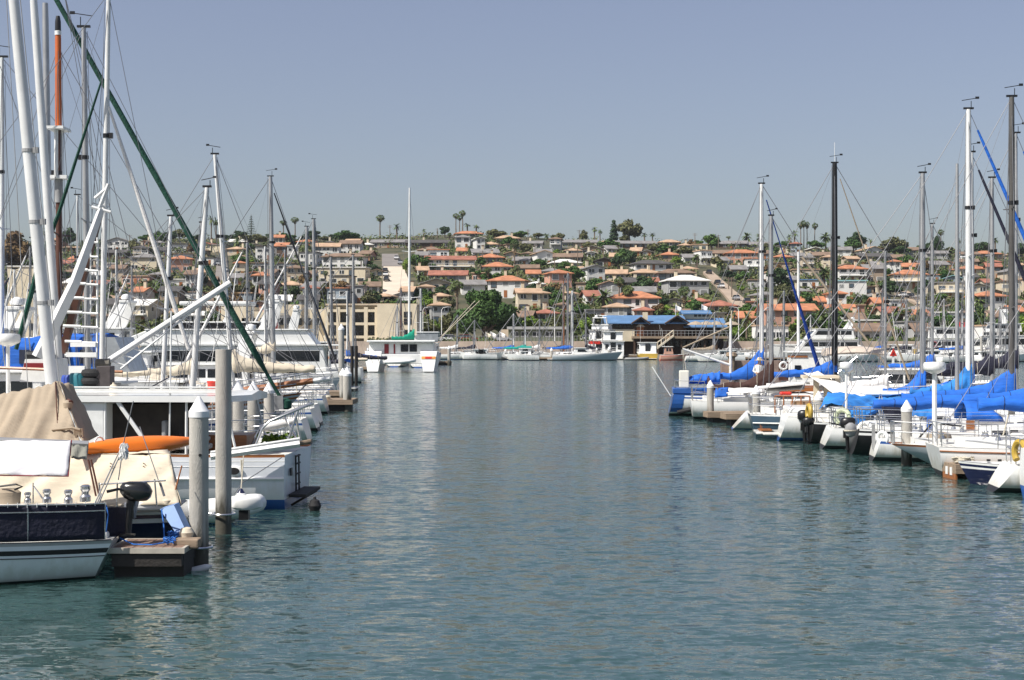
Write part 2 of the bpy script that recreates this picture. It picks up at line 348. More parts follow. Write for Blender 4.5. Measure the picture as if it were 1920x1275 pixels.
def house(px, py, wpx, st, kind, rc, wc, bal=False, rz=None, chim=None):
    p = hill(px, py); d = p.y; W = wpx * d / F
    if rz is None: rz = rnd.uniform(-.22, .22)
    flat = kind == 'flat'
    D = rnd.uniform(7.5, 10.5); h = 2.5 * st + (.3 if flat else 0)
    ov = .35 if flat else .65
    bw = W - 2 * ov
    hz = E('house', p + Vector((0, D / 2, -.1)), rz)
    b = MB(); b.box(0, 0, h / 2 - 2, bw, D, h + 4)
    rise = {'hip': min(D, bw) * .165, 'gable': D * .16, 'gfront': bw * .17, 'flat': 0}[kind]
    if kind == 'gable':
        for sx in (-1, 1): b.add([(sx * bw / 2, -D / 2, h), (sx * bw / 2, D / 2, h), (sx * bw / 2, 0, h + rise * .97)], [(0, 1, 2)])
    if kind == 'gfront':
        for sy in (-1, 1): b.add([(-bw / 2, sy * D / 2, h), (bw / 2, sy * D / 2, h), (0, sy * D / 2, h + rise * .97)], [(0, 1, 2)])
    b.obj('wall', WALL[wc], hz)
    r = MB(); X, Y = W / 2, D / 2 + ov; t = .22
    if flat:
        r.box(0, 0, h + .16, W, D + 2 * ov, .32)
    else:
        z0 = h - ov * .18
        if kind == 'hip':
            k = max(.3, X - Y * .9) if X > Y else .3
            ky = .0 if X > Y else Y - X * .9
            tv = [(-k, -ky, h + rise), (k, ky, h + rise)] if ky == 0 else [(0, -ky, h + rise), (0, ky, h + rise)]
            vs = [(-X, -Y, z0), (X, -Y, z0), (X, Y, z0), (-X, Y, z0)] + tv + [(-X, -Y, z0 - t), (X, -Y, z0 - t), (X, Y, z0 - t), (-X, Y, z0 - t)]
            fs = [(0, 1, 5, 4), (2, 3, 4, 5), (1, 2, 5), (3, 0, 4)] if ky == 0 else [(0, 1, 4), (2, 3, 5), (1, 2, 5, 4), (3, 0, 4, 5)]
            r.add(vs, fs + [(0, 6, 7, 1), (1, 7, 8, 2), (2, 8, 9, 3), (3, 9, 6, 0), (6, 9, 8, 7)])
        else:
            a, c = (X, Y) if kind == 'gable' else (Y, X)
            pr = [(-c, z0), (0, h + rise), (c, z0), (c, z0 - t), (0, h + rise - t), (-c, z0 - t)]
            vs = [(-a, y, z) for y, z in pr] + [(a, y, z) for y, z in pr]
            if kind == 'gfront': vs = [(y, x, z) for x, y, z in vs]
            r.add(vs, [(0, 1, 7, 6), (1, 2, 8, 7), (2, 3, 9, 8), (3, 4, 10, 9), (4, 5, 11, 10), (5, 0, 6, 11), (0, 5, 4, 1), (1, 4, 3, 2), (6, 7, 10, 11), (7, 8, 9, 10)])
    ro = r.obj('roof', ROOF[rc], hz)
    if chim if chim is not None else (not flat and rnd.random() < .45):
        inst(CHIM, 'chimney', ro, (rnd.uniform(-.3, .3) * bw, rnd.uniform(-.1, .3) * D, h + rise * .2))
    nw = max(2, min(6, int(bw / 2.6)))
    for s in range(st):
        for i in range(nw):
            x = (i + .5) / nw * bw - bw / 2
            if s == 0 and i == nw // 2 and rnd.random() < .5:
                inst(DOOR, 'door', hz, (x, -D / 2 - .03, .02)); continue
            if rnd.random() < .1: continue
            ww = bw / nw * rnd.choice((.5, .62, .78)); hh = rnd.choice((1.1, 1.3, 1.9)); zz = s * 2.5 + (.2 if hh > 1.5 else .8)
            inst(rnd.choice((WINDOW, WINDOW1, WINDOW2, WINDOW3)), 'window', hz, (x, -D / 2 - .03, zz), 0, (ww, 1, hh))
        sgn = -1 if px > 960 else 1
        if rnd.random() < .7: inst(WINDOW1, 'window', hz, (sgn * (bw / 2 + .03), -D * .2, s * 2.5 + .8), PI / 2 * sgn, (1.3, 1, 1.2))
        if bal and s == st - 1 and st > 1: inst(balcony_mesh(bw * .92), 'balcony', hz, (0, -D / 2, s * 2.5))
    stn = {1: 'one-storey', 2: 'two-storey', 3: 'three-storey'}[st]
    reg(hz, f"{RNAME[rc]} {WNAME[wc]} {stn} house", px, py - 15, 'house', 'houses on the hillside')
    HS.append((px, py, wpx, st)); return hz
HS = []
H = """220 472 46 2 gfront g w;252 468 24 1 gable g g;217 484 46 1 gable d b;218 508 44 1 flat w w;270 507 56 2 hip g c;258 534 58 1 flat p p;147 496 34 1 gable o w;46 480 18 1 gable o w;60 474 16 1 gable g w;190 546 34 1 gable r y;152 566 30 2 gable o p;268 556 24 1 flat o w;
342 470 54 1 flat d w;335 511 48 2 hip o p;326 541 44 1 flat w w;444 477 34 1 hip t y;495 488 36 2 flat d w;527 484 28 2 gable o b;546 486 24 2 flat w w;510 508 84 1 flat b g;487 546 46 2 hip o w;551 530 42 2 hip b y;545 548 52 1 hip t y;611 485 54 2 gable t w;657 479 44 2 gable b w;645 506 86 2 hip b w;643 533 94 2 flat w c;667 572 34 2 flat g g;590 552 44 1 gable g y;300 480 30 1 gable d w;170 478 34 1 gable g t;120 505 30 1 gable r y;105 540 40 1 flat g t;
730 464 72 1 gable g t;802 465 86 1 gable d b;878 447 56 1 hip o w;868 466 34 2 hip g w;950 456 50 1 hip t y;1000 466 40 1 gable g w;808 479 48 1 hip b y;908 485 54 1 gable g w;922 468 36 1 hip t w;843 513 98 2 gable r c B;918 494 54 1 hip o t;932 512 62 1 hip o w;990 515 46 1 gable b t;1000 526 30 1 gable o w;840 529 76 1 gable r g;815 545 62 1 gfront g y;885 548 52 1 gable g w;826 570 42 1 hip t y;953 557 76 2 hip o w;990 583 52 2 gable t c;980 500 34 1 gable g w;
1085 464 72 1 gable g y;1192 466 78 1 gable g b;1112 478 48 1 gfront g t;1018 484 36 1 gable g g;1066 493 58 1 gable b t;1108 484 20 1 gfront w w;1256 463 44 1 hip t t;1284 469 26 1 hip t c;1316 470 32 1 flat t c;1255 488 42 1 hip o t;1294 494 30 1 gable g w;1059 504 60 1 hip w w;1134 501 44 1 gfront d b;1222 506 78 1 hip d w;1166 492 44 1 gable t y;1112 530 42 2 gfront g w;1155 526 50 1 gable t c;1210 524 58 1 hip t y;1268 540 76 2 hip b g;1288 556 86 2 hip w g;1047 541 50 2 hip o p;1104 548 42 1 flat b t;1012 583 32 2 hip t c;1022 604 50 1 hip r y;1192 593 104 2 hip o w;1212 598 44 1 hip r p;1210 562 48 1 gable g g;1315 580 44 1 hip r y;
1368 466 72 1 gable g b;1420 468 50 1 gable g t;1545 489 40 1 gable b y;1392 497 64 2 hip o p;1418 512 40 2 flat o w B;1362 485 48 1 gable b b;1468 492 38 1 hip o y;1502 490 42 1 gable g w;1514 520 52 1 flat t y;1528 541 54 1 flat B w;1597 530 60 2 hip o w B;1590 554 98 1 flat b t;1600 560 60 2 flat l w;1522 581 64 1 gable o p;1572 583 44 2 hip o w;1597 592 48 1 flat p p;1582 599 58 1 gable o w;1404 613 46 1 gable o y;1482 619 106 2 gable o p;1355 589 72 1 hip r p;1458 541 40 2 flat t w;1612 616 34 1 gable b t;
1636 478 46 1 gfront t w;1696 478 62 1 gable b g;1644 491 72 1 gable d b;1680 514 28 2 hip o w;1711 511 38 1 gable o y;1709 541 68 2 hip o c B;1752 507 58 1 gable g y;1776 504 26 1 gfront o c;1826 515 58 1 hip o c;1854 485 56 1 hip o t;1912 486 40 1 hip t y;1792 534 38 1 gfront l l;1788 563 54 2 flat g c B;1839 567 40 2 gfront g c;1858 588 62 2 hip o w;1652 569 42 1 gfront g l;1652 584 28 1 gable o p;1683 582 38 1 flat w w;1728 596 44 1 hip g w;1727 609 42 1 gable o w;1776 607 52 1 flat w w;1628 623 62 1 flat w y;1712 626 36 1 flat g g;1905 535 44 2 gfront g y;1900 560 40 2 flat b c;1910 600 30 1 gable o w;1818 486 40 1 gable b w;1580 478 44 1 gable g w"""
def rcode(c): return c if c in ROOF else 't'
for row in H.replace('\n', '').split(';'):
    f = row.split()
    if len(f) < 7: continue
    house(float(f[0]), float(f[1]), float(f[2]), int(f[3]), f[4], rcode(f[5]), f[6], len(f) > 7)

# the smaller houses that fill the rows between them
def on_street(px, py, m=14):
    return 706 < px < 784 and 470 < py < 570 or 1296 < px < 1430 and 500 < py < 600 and abs((py - 510) - (px - 1324) * .92) < 26 + m or 394 < px < 440 and 478 < py < 548 or 840 < px < 975 and py > 545 or 1665 < px < 1740 and 540 < py < 582
rf_ = random.Random(5); cnt = 0
for _ in range(14000):
    px = rf_.uniform(-20, 1940); py = rf_.uniform(462, 612)
    if py < lerp_t(RIDGE, px) + 10 or on_street(px, py): continue
    wpx = rf_.uniform(26, 50) * (.75 + (py - 440) / 420)
    if any(abs(px - a) < (wpx + c) * .42 and -(10 + 8 * st_) * (.8 + (b - 440) / 260) * .5 - 3 < py - b < (12 + 6 * (py - 440) / 150) for a, b, c, st_ in HS): continue
    st = rf_.choice((1, 1, 1, 2)); kd = rf_.choice(('hip', 'gable', 'gable', 'gfront', 'flat', 'hip'))
    house(px, py, wpx, st, kd, rf_.choice('gggbbbtttddrow'), rf_.choice('wwwccygytpl'), st == 2 and rf_.random() < .5); cnt += 1
    if cnt > 172: break
# ------------------------------------------------------------------ trees
def leafmat(name, a, b, c):
    m = bpy.data.materials.new(name); m.use_nodes = True
    nt = m.node_tree; a, b, c = [tuple(x * 1.35 for x in q) for q in (a, b, c)]
    s = nt.nodes['Principled BSDF']; L = nt.links; s.inputs['Roughness'].default_value = .65; s.inputs['Specular IOR Level'].default_value = .25
    g = nt.nodes.new('ShaderNodeNewGeometry'); cr = nt.nodes.new('ShaderNodeValToRGB')
    e = cr.color_ramp.elements; e[0].color = (*a, 1); e[0].position = .1; e[1].color = (*c, 1); e[1].position = .95
    k = e.new(.5); k.color = (*b, 1)
    oi = nt.nodes.new('ShaderNodeObjectInfo'); ad = nt.nodes.new('ShaderNodeMath'); ad.operation = 'MULTIPLY_ADD'
    L.new(oi.outputs['Random'], ad.inputs[0]); ad.inputs[1].default_value = .25
    sb = nt.nodes.new('ShaderNodeMath'); sb.operation = 'MULTIPLY'; sb.inputs[1].default_value = .45; L.new(g.outputs['Random Per Island'], sb.inputs[0])
    nz = nt.nodes.new('ShaderNodeTexNoise'); nz.inputs['Scale'].default_value = .16; nz.inputs['Detail'].default_value = 2; L.new(g.outputs['Position'], nz.inputs['Vector'])
    a2 = nt.nodes.new('ShaderNodeMath'); a2.operation = 'MULTIPLY_ADD'; L.new(nz.outputs['Fac'], a2.inputs[0]); a2.inputs[1].default_value = .9; L.new(sb.outputs[0], a2.inputs[2])
    a3 = nt.nodes.new('ShaderNodeMath'); a3.operation = 'SUBTRACT'; L.new(a2.outputs[0], a3.inputs[0]); a3.inputs[1].default_value = .28; L.new(a3.outputs[0], ad.inputs[2])
    L.new(ad.outputs[0], cr.inputs[0]); L.new(cr.outputs[0], s.inputs['Base Color'])
    s.inputs['Subsurface Weight'].default_value = 0
    return m
LEAF = {'green': leafmat('green_leaves', (.018, .045, .010), (.040, .085, .018), (.085, .14, .03)),
        'dark': leafmat('dark_leaves', (.010, .022, .010), (.022, .045, .016), (.045, .075, .022)),
        'olive': leafmat('olive_leaves', (.035, .042, .018), (.075, .08, .032), (.13, .125, .05)),
        'bright': leafmat('bright_leaves', (.05, .09, .012), (.10, .16, .02), (.17, .23, .04)),
        'brown': leafmat('brown_leaves', (.06, .035, .018), (.12, .075, .032), (.19, .13, .055)),
        'palm': leafmat('palm_leaves', (.025, .045, .014), (.055, .085, .025), (.12, .14, .045)),
        'shrub': leafmat('shrub_leaves', (.025, .04, .012), (.06, .085, .025), (.14, .13, .055))}
BARK = M('grey_bark', (.16, .12, .09), .95, .3, 4, .5, 20)
SKIRT = M('dry_frond_skirt', (.22, .15, .08), .95, .3, 5, .5, 20)

def leaf(b, p, s, nrm=None, asp=1.0):
    n = Vector((rnd.gauss(0, 1), rnd.gauss(0, 1), rnd.gauss(.25, 1)))
    if nrm is not None: n = n * .75 + nrm * 1.1
    n.normalize()
    u = n.cross(Vector((rnd.gauss(0, 1), rnd.gauss(0, 1), rnd.gauss(0, 1)))).normalized(); v = n.cross(u)
    u *= s * asp; v *= s * .6
    b.add([p - u, p - v * .9, p + u, p + v * .9], [(0, 1, 2, 3)])
def crown(lobes, nleaf, s):
    """leaves through the volume of several lobes, thicker near their outsides"""
    b = MB(); tot = sum(r[3] ** 2 for r in lobes)
    for cx, cy, cz, r, *sq in lobes:
        k = sq[0] if sq else .85
        for _ in range(int(nleaf * r * r / tot)):
            d = Vector((rnd.gauss(0, 1), rnd.gauss(0, 1), rnd.gauss(0, 1))).normalized()
            q = r * rnd.uniform(.35, 1) ** .45
            q *= .82 + .36 * noise.noise(d * 2.1 + Vector((cx, cy, cz)))
            p = Vector((cx + d.x * q, cy + d.y * q, cz + d.z * q * k))
            leaf(b, p, s * rnd.uniform(.6, 1.3), d)
    return b
def trunk(h, r, branches, bend=.3):
    b = MB(); b.tube([(0, 0, -.6), (bend * .2, 0, h * .4), (bend, 0, h)], [r * 1.3, r, r * .7], 7)
    for x, y, z in branches: b.tube([(bend * .4, 0, h * .55), (x * .5 + bend * .3, y * .5, (h * .6 + z) * .5), (x, y, z)], [r * .65, r * .45, r * .15], 5)
    return b
TREES = {}
def make_variant(key, h, lobes, nleaf, s, lm, tr=.22):
    th = min(l[2] for l in lobes)
    TREES.setdefault(key, []).append((crown(lobes, nleaf, s).mesh('crown', LEAF[lm]), trunk(th, tr, [l[:3] for l in lobes[1:5]]).mesh('trunk', BARK)))
def lobes_for(R, Hc, n, z0):
    out = [(0, 0, z0, R * .62)]
    for i in range(n):
        a = 2 * PI * i / n + rnd.uniform(-.4, .4); q = R * rnd.uniform(.42, .66)
        out.append((q * math.cos(a), q * math.sin(a), z0 + rnd.uniform(-.45, .55) * Hc, R * rnd.uniform(.34, .5)))
    out.append((rnd.uniform(-.2, .2) * R, 0, z0 + Hc * .8, R * .42)); return out
# unit trees: about 6 m wide and 6 m tall
for lm in ('green', 'dark', 'olive', 'bright', 'brown'):
    for _ in range(2 if lm in ('bright', 'brown') else 3):
        make_variant(lm, 6, lobes_for(3.1, 2.0, 7, 3.2), 1700, .40, lm)
make_variant('cypress', 10, [(0, 0, 1.6, 1.5, 1.1), (0, 0, 3.4, 1.5, 1.2), (.1, 0, 5.2, 1.25, 1.3), (0, .1, 7, .95, 1.4), (0, 0, 8.6, .6, 1.6)], 1500, .3, 'dark')
nb = MB()
for k in range(13):
    z = 2 + k * .95; R = 3.2 * (1 - k / 13.5)
    for j in range(8):
        a = 2 * PI * j / 8 + k * .4
        for t in range(14):
            f = (t + 1) / 14; leaf(nb, Vector((R * f * math.cos(a), R * f * math.sin(a), z + f * f * .5 * (R / 3) + rnd.uniform(-.1, .1))), .26, Vector((0, 0, 1)))
tb = MB(); tb.tube([(0, 0, -.5), (0, 0, 7), (0, 0, 14.6)], [.3, .2, .05], 7)
TREES['pine'] = [(nb.mesh('crown', LEAF['dark']), tb.mesh('trunk', BARK))]
def frond(b, base, a, L, el, w, droop, n=7):
    """one feather frond: two rows of leaflets along a drooping rib"""
    p = Vector(base); d = Vector((math.cos(a) * math.cos(el), math.sin(a) * math.cos(el), math.sin(el)))
    side = Vector((-math.sin(a), math.cos(a), 0)); st = L / n
    for i in range(n):
        q = p + d * st; ww = w * math.sin(PI * (i + .8) / (n + 1))
        for sg in (-1, 1):
            o = side * sg * ww + Vector((0, 0, -.35 * ww)) + d * st * .7
            b.add([p, q, q + o, p + o * .9], [(0, 1, 2, 3)])
        p = q; d = (d + Vector((0, 0, -droop))).normalized()
def palm_feather(h, L, n):
    b = MB()
    for i in range(n): frond(b, (0, 0, h), i * 2.4, L * rnd.uniform(.8, 1.1), rnd.uniform(-.5, 1.25), L * .13, rnd.uniform(.16, .3))
    t = MB(); t.tube([(0, 0, -.6), (.12, 0, h * .5), (0, 0, h)], [.42, .34, .4], 8)
    return b.mesh('crown', LEAF['palm']), t.mesh('trunk', BARK)
def palm_fan(h, R, n, skirt):
    b = MB()
    for i in range(n):
        d = Vector((rnd.gauss(0, 1), rnd.gauss(0, 1), rnd.gauss(.25, .8))).normalized(); q = Vector((0, 0, h)) + d * R * rnd.uniform(.5, .72)
        u = d.cross(Vector((rnd.gauss(0, .4), rnd.gauss(0, .4), 1))).normalized(); v = d
        for k in range(5):
            a = -1.1 + k * .55; e = (v * math.cos(a) + u * math.sin(a)) * R * .5; s2 = d.cross(e).normalized().cross(e).normalized() * R * .07
            b.add([q, q + e * .6 + s2, q + e + Vector((0, 0, -.3 * R)), q + e * .6 - s2], [(0, 1, 2, 3)])
    t = MB(); t.tube([(0, 0, -.6), (.15, 0, h * .5), (0, 0, h)], [.34, .24, .2], 7)
    s = MB()
    for i in range(60):
        a = rnd.uniform(0, 2 * PI); z = h - rnd.uniform(.2, skirt); r = .5 * R * (1 - (h - z) / (skirt * 1.6))
        p = Vector((r * math.cos(a), r * math.sin(a), z)); leaf(s, p, .4, Vector((math.cos(a), math.sin(a), -.3)))
    return b.mesh('crown', LEAF['palm']), t.mesh('trunk', BARK), s.mesh('skirt', SKIRT)
TREES['date'] = [palm_feather(5, 3.4, 46), palm_feather(4.2, 3.2, 42)]
TREES['feather'] = [palm_feather(8, 2.4, 26), palm_feather(7, 2.2, 24)]
TREES['fan'] = [palm_fan(12.8, 1.75, 64, 2.4), palm_fan(11.4, 1.65, 60, 2.0)]
TREES['shaggy'] = [palm_fan(9, 1.9, 80, 4.5)]
HGT = {'cypress': 9.6, 'pine': 15, 'date': 6.6, 'feather': 8.8, 'fan': 14, 'shaggy': 10.4}
WID = {'cypress': 3.2, 'pine': 6.4, 'date': 6.2, 'feather': 4.2, 'fan': 3.2, 'shaggy': 3.8}
TDESC = {'green': ('leafy_tree', 'bushy mid-green tree'), 'dark': ('leafy_tree', 'dense dark-green tree'), 'olive': ('leafy_tree', 'grey-green spreading tree'), 'bright': ('leafy_tree', 'light yellow-green tree'), 'brown': ('leafy_tree', 'brownish dry-leaved tree'),
         'cypress': ('cypress', 'tall dark pointed cypress'), 'pine': ('norfolk_pine', 'tiered pointed pine'), 'date': ('date_palm', 'stout feathery date palm'), 'feather': ('feather_palm', 'slim feathery palm'), 'fan': ('fan_palm', 'tall thin fan palm'), 'shaggy': ('shaggy_palm', 'shaggy-skirted palm')}
def tree(kind, px, ybase, ytop, wpx=None, label=None, d=None):
    p = hill(px, ybase) if d is None else Vector(((px - CX) / F * d, d, EYE - (ybase - HZ) / F * d))
    h = (ybase - ytop) * p.y / F; hs_ = HGT.get(kind, 6.6); ws = WID.get(kind, 6.4)
    s = h / hs_; sx = (wpx * p.y / F) / ws if wpx else s * rnd.uniform(.9, 1.15)
    nm, ds = TDESC[kind]
    if kind in LEAF: sx *= 1.3; s *= 1.12
    o = E(nm, p, rnd.uniform(0, 6.28)); o.scale = (sx, sx, s)
    v = rnd.choice(TREES[kind])
    for me in v: inst(me, me.name.split('.')[0], o)
    if label: T(o, label, 'palm tree' if 'palm' in nm else 'tree', 'trees on the hillside')
    else: reg(o, ds, px, (ybase + ytop) / 2, 'palm tree' if 'palm' in nm else 'tree', 'trees on the hillside')
    TL.append((px, ybase)); return o
TL = []
tree('pine', 471, 452, 400, 24, 'tall tiered pointed pine standing alone on the ridge behind the masts')
tree('cypress', 1151, 456, 411, 22, 'tall dark cypress on the ridge beside the rounded grey-green tree')
tree('olive', 1180, 456, 410, 44, 'large rounded grey-green tree on the ridge next to the dark cypress')
TT = """green 648 457 431 40;green 1076 532 497 40;dark 1032 568 537 46;dark 1205 552 516 46;bright 1185 640 621 26;olive 1040 640 590 60;olive 1090 620 585 60;olive 1470 600 530 50;dark 1458 545 500 40;olive 1450 640 600 30;
date 1132 592 540 42;fan 1161 592 512 20;shaggy 1176 592 536 26;shaggy 1283 592 538 24;shaggy 1475 580 545 22;date 1545 548 498 34;shaggy 857 578 528 26;date 1795 600 552 34;shaggy 1700 610 580 26;shaggy 965 500 452 18;
fan 713 452 404 16;feather 744 454 417 18;feather 795 448 428 10;fan 855 440 396 12;fan 867 440 390 13;fan 862 442 400 11;feather 876 440 420 16;feather 893 442 423 16;feather 1115 452 424 14;feather 1125 454 432 12;olive 1094 455 430 16;feather 1208 458 436 16;feather 1223 458 438 14;
fan 1501 466 411 11;fan 1507 466 414 10;fan 1513 466 411 11;fan 1528 466 413 11;feather 1490 468 430 18;feather 1480 470 438 14;fan 1366 462 441 10;date 1400 462 435 24;date 1425 462 437 22;date 1548 466 438 26;green 1335 470 438 30;dark 1605 472 434 32;green 1600 474 448 34;
olive 1677 478 443 48;feather 1632 472 446 12;fan 1764 474 431 12;dark 1757 480 440 22;dark 1745 478 450 18;feather 1798 478 449 10;dark 1842 482 452 32;feather 1866 480 444 16;dark 1912 486 455 34;
fan 531 452 409 14;fan 553 452 408 14;green 530 458 436 34;olive 480 462 438 44;dark 425 455 440 24;feather 396 452 408 14;feather 405 454 412 16;date 445 470 444 22;dark 320 458 432 22;green 295 462 432 26;dark 575 454 438 30;olive 610 454 442 26;
brown 18 520 430 70;olive 40 490 446 40;date 75 470 426 26;dark 130 470 425 26;date 155 476 448 20;dark 60 530 500 50;dark 100 530 505 46;olive 230 512 490 26;date 240 570 536 28;date 290 572 530 28;date 300 560 522 26;green 222 520 500 22;olive 252 474 446 22;green 180 482 462 18;
olive 460 560 526 34;olive 420 572 520 40;brown 640 555 525 34;olive 610 560 530 30;olive 690 575 545 28;date 682 555 530 24;green 450 500 476 30;bright 476 500 482 22;green 365 520 496 20;dark 350 560 536 34;dark 700 520 494 28;green 696 540 520 26;
green 780 508 476 36;green 800 514 480 34;bright 760 515 485 12;green 792 575 540 44;dark 770 570 548 28;green 905 528 506 34;shaggy 915 530 502 16;green 935 530 512 40;dark 1000 560 530 28;olive 985 478 455 22;green 955 465 443 30;olive 930 450 429 36;green 975 450 432 26;olive 1010 448 436 20;green 1140 470 448 40;
dark 830 560 535 24;olive 800 640 600 46;bright 812 630 600 30;olive 845 645 590 40;bright 960 590 573 22;dark 965 628 590 30;olive 1105 476 452 26;green 1170 498 465 34;dark 1180 500 468 26;bright 1268 498 480 20;green 1245 478 458 44;olive 1282 480 460 30;date 1305 500 478 20;fan 1307 505 474 10;
green 1060 512 488 30;green 1010 504 484 26;bright 1045 486 466 18;green 1120 555 520 40;olive 1145 520 500 30;dark 1240 580 556 30;green 1250 545 528 26;green 1300 600 560 30;dark 1305 585 560 22;olive 1225 478 455 20;dark 1265 470 458 14;
dark 1365 525 506 30;green 1395 530 508 30;date 1350 515 490 18;olive 1345 500 480 24;bright 1390 548 534 16;green 1405 600 568 40;bright 1385 640 608 30;date 1400 650 590 26;dark 1430 590 556 26;green 1450 480 460 20;green 1512 578 545 34;date 1505 575 545 20;olive 1480 470 450 20;
green 1530 470 450 30;dark 1555 500 480 26;brown 1620 510 490 20;green 1640 512 494 26;dark 1670 556 525 40;green 1660 520 500 18;olive 1560 600 575 24;green 1600 630 600 34;dark 1620 575 552 26;bright 1672 640 612 46;green 1700 500 478 34;olive 1725 500 468 20;dark 1732 560 522 34;olive 1745 580 545 26;
green 1690 600 582 40;date 1680 605 578 24;dark 1640 612 590 40;green 1768 530 505 24;dark 1775 560 530 24;olive 1835 500 482 20;dark 1835 615 572 24;green 1780 630 604 30;date 1775 640 600 22;bright 1910 650 600 50;green 1905 620 580 34;olive 1870 545 520 26;green 1880 575 552 26;date 1838 620 575 20;dark 1880 520 496 24;olive 1660 478 455 24;
green 560 586 562 30;olive 520 590 560 40;brown 500 575 545 22;dark 380 540 510 20;olive 310 590 560 36;green 20 560 530 34;dark 735 570 556 20;olive 760 600 570 26;green 745 585 560 30;olive 1340 612 590 24;green 1325 600 575 22"""
for row in TT.replace('\n', '').split(';'):
    f = row.split()
    if len(f) == 5: tree(f[0], *[float(x) for x in f[1:]])
# filler trees between the rows
rt_ = random.Random(9); cnt = 0
for _ in range(9000):
    px = rt_.uniform(-20, 1940); py = rt_.uniform(452, 634)
    if py < lerp_t(RIDGE, px) + 2 or on_street(px, py): continue
    if any(abs(px - a) < c * .3 + 3 and -22 < py - b < 6 for a, b, c, st_ in HS) or any(abs(px - a) < 9 and abs(py - b) < 8 for a, b in TL): continue
    k = rt_.choice(('green', 'green', 'dark', 'olive', 'olive', 'bright', 'date', 'shaggy', 'feather', 'brown')); h = rt_.uniform(17, 30) * (.7 + (py - 440) / 330)
    tree(k, px, py, py - h * (1.15 if 'a' in k and k != 'dark' else 1)); cnt += 1
    if cnt > 165: break
for i in range(46):
    px = -10 + i * 42.5 + rt_.uniform(-12, 12); py = lerp_t(RIDGE, px) + rt_.uniform(3, 8)
    if any(abs(px - a) < 9 and abs(py - b) < 14 for a, b in TL): continue
    tree(rt_.choice(('dark', 'olive', 'green', 'olive', 'dark')), px, py, py - rt_.uniform(11, 22), rt_.uniform(16, 34))
# the big ficus by the shore: its own mesh
lob = [(0, 0, 5.2, 3.6)]
for i in range(13):
    a = 2 * PI * i / 13; lob.append((4.1 * math.cos(a) * rnd.uniform(.8, 1.1), 3.6 * math.sin(a), 4.4 + rnd.uniform(-1.7, 2.2), rnd.uniform(1.7, 2.5)))
for i in range(6):
    a = 2 * PI * i / 6 + .3; lob.append((2.0 * math.cos(a), 2.0 * math.sin(a), 8.0 + rnd.uniform(-.5, .6), rnd.uniform(1.5, 2.1)))
f = E('ficus_tree', at(908, 641, 312) , 0, 'huge rounded dark-green ficus tree on the quay behind the docks', 'tree')
crown(lob, 15000, .36).obj('crown', leafmat('ficus_leaves', (.012, .03, .009), (.028, .06, .015), (.055, .10, .024)), f); trunk(3.2, .55, [l[:3] for l in lob[1:6]]).obj('trunk', BARK, f); f.scale = (1.14, 1.1, 1.1)

# ground cover between the houses: one mass
sb = MB()
for _ in range(9000):
    px = rnd.uniform(-160, 2080); py = rnd.uniform(446, 636)
    if on_street(px, py, 3): continue
    if noise.noise(Vector((px * .018, py * .05, 3))) < -.3: continue
    if py < lerp_t(RIDGE, px) + 3: continue
    p = hill(px, py)
    p.y += rnd.uniform(-3, 3); R = rnd.uniform(.7, 2.1) * p.y / 400; p.z = ground(p.x, p.y)
    for k in range(20):
        d = Vector((rnd.gauss(0, 1), rnd.gauss(0, 1), abs(rnd.gauss(0, 1)))).normalized()
        leaf(sb, p + Vector((d.x * R * 1.3, d.y * R, d.z * R * .9)), .58, d)
S(sb.obj('hillside_shrubbery', LEAF['shrub']), 'stuff')
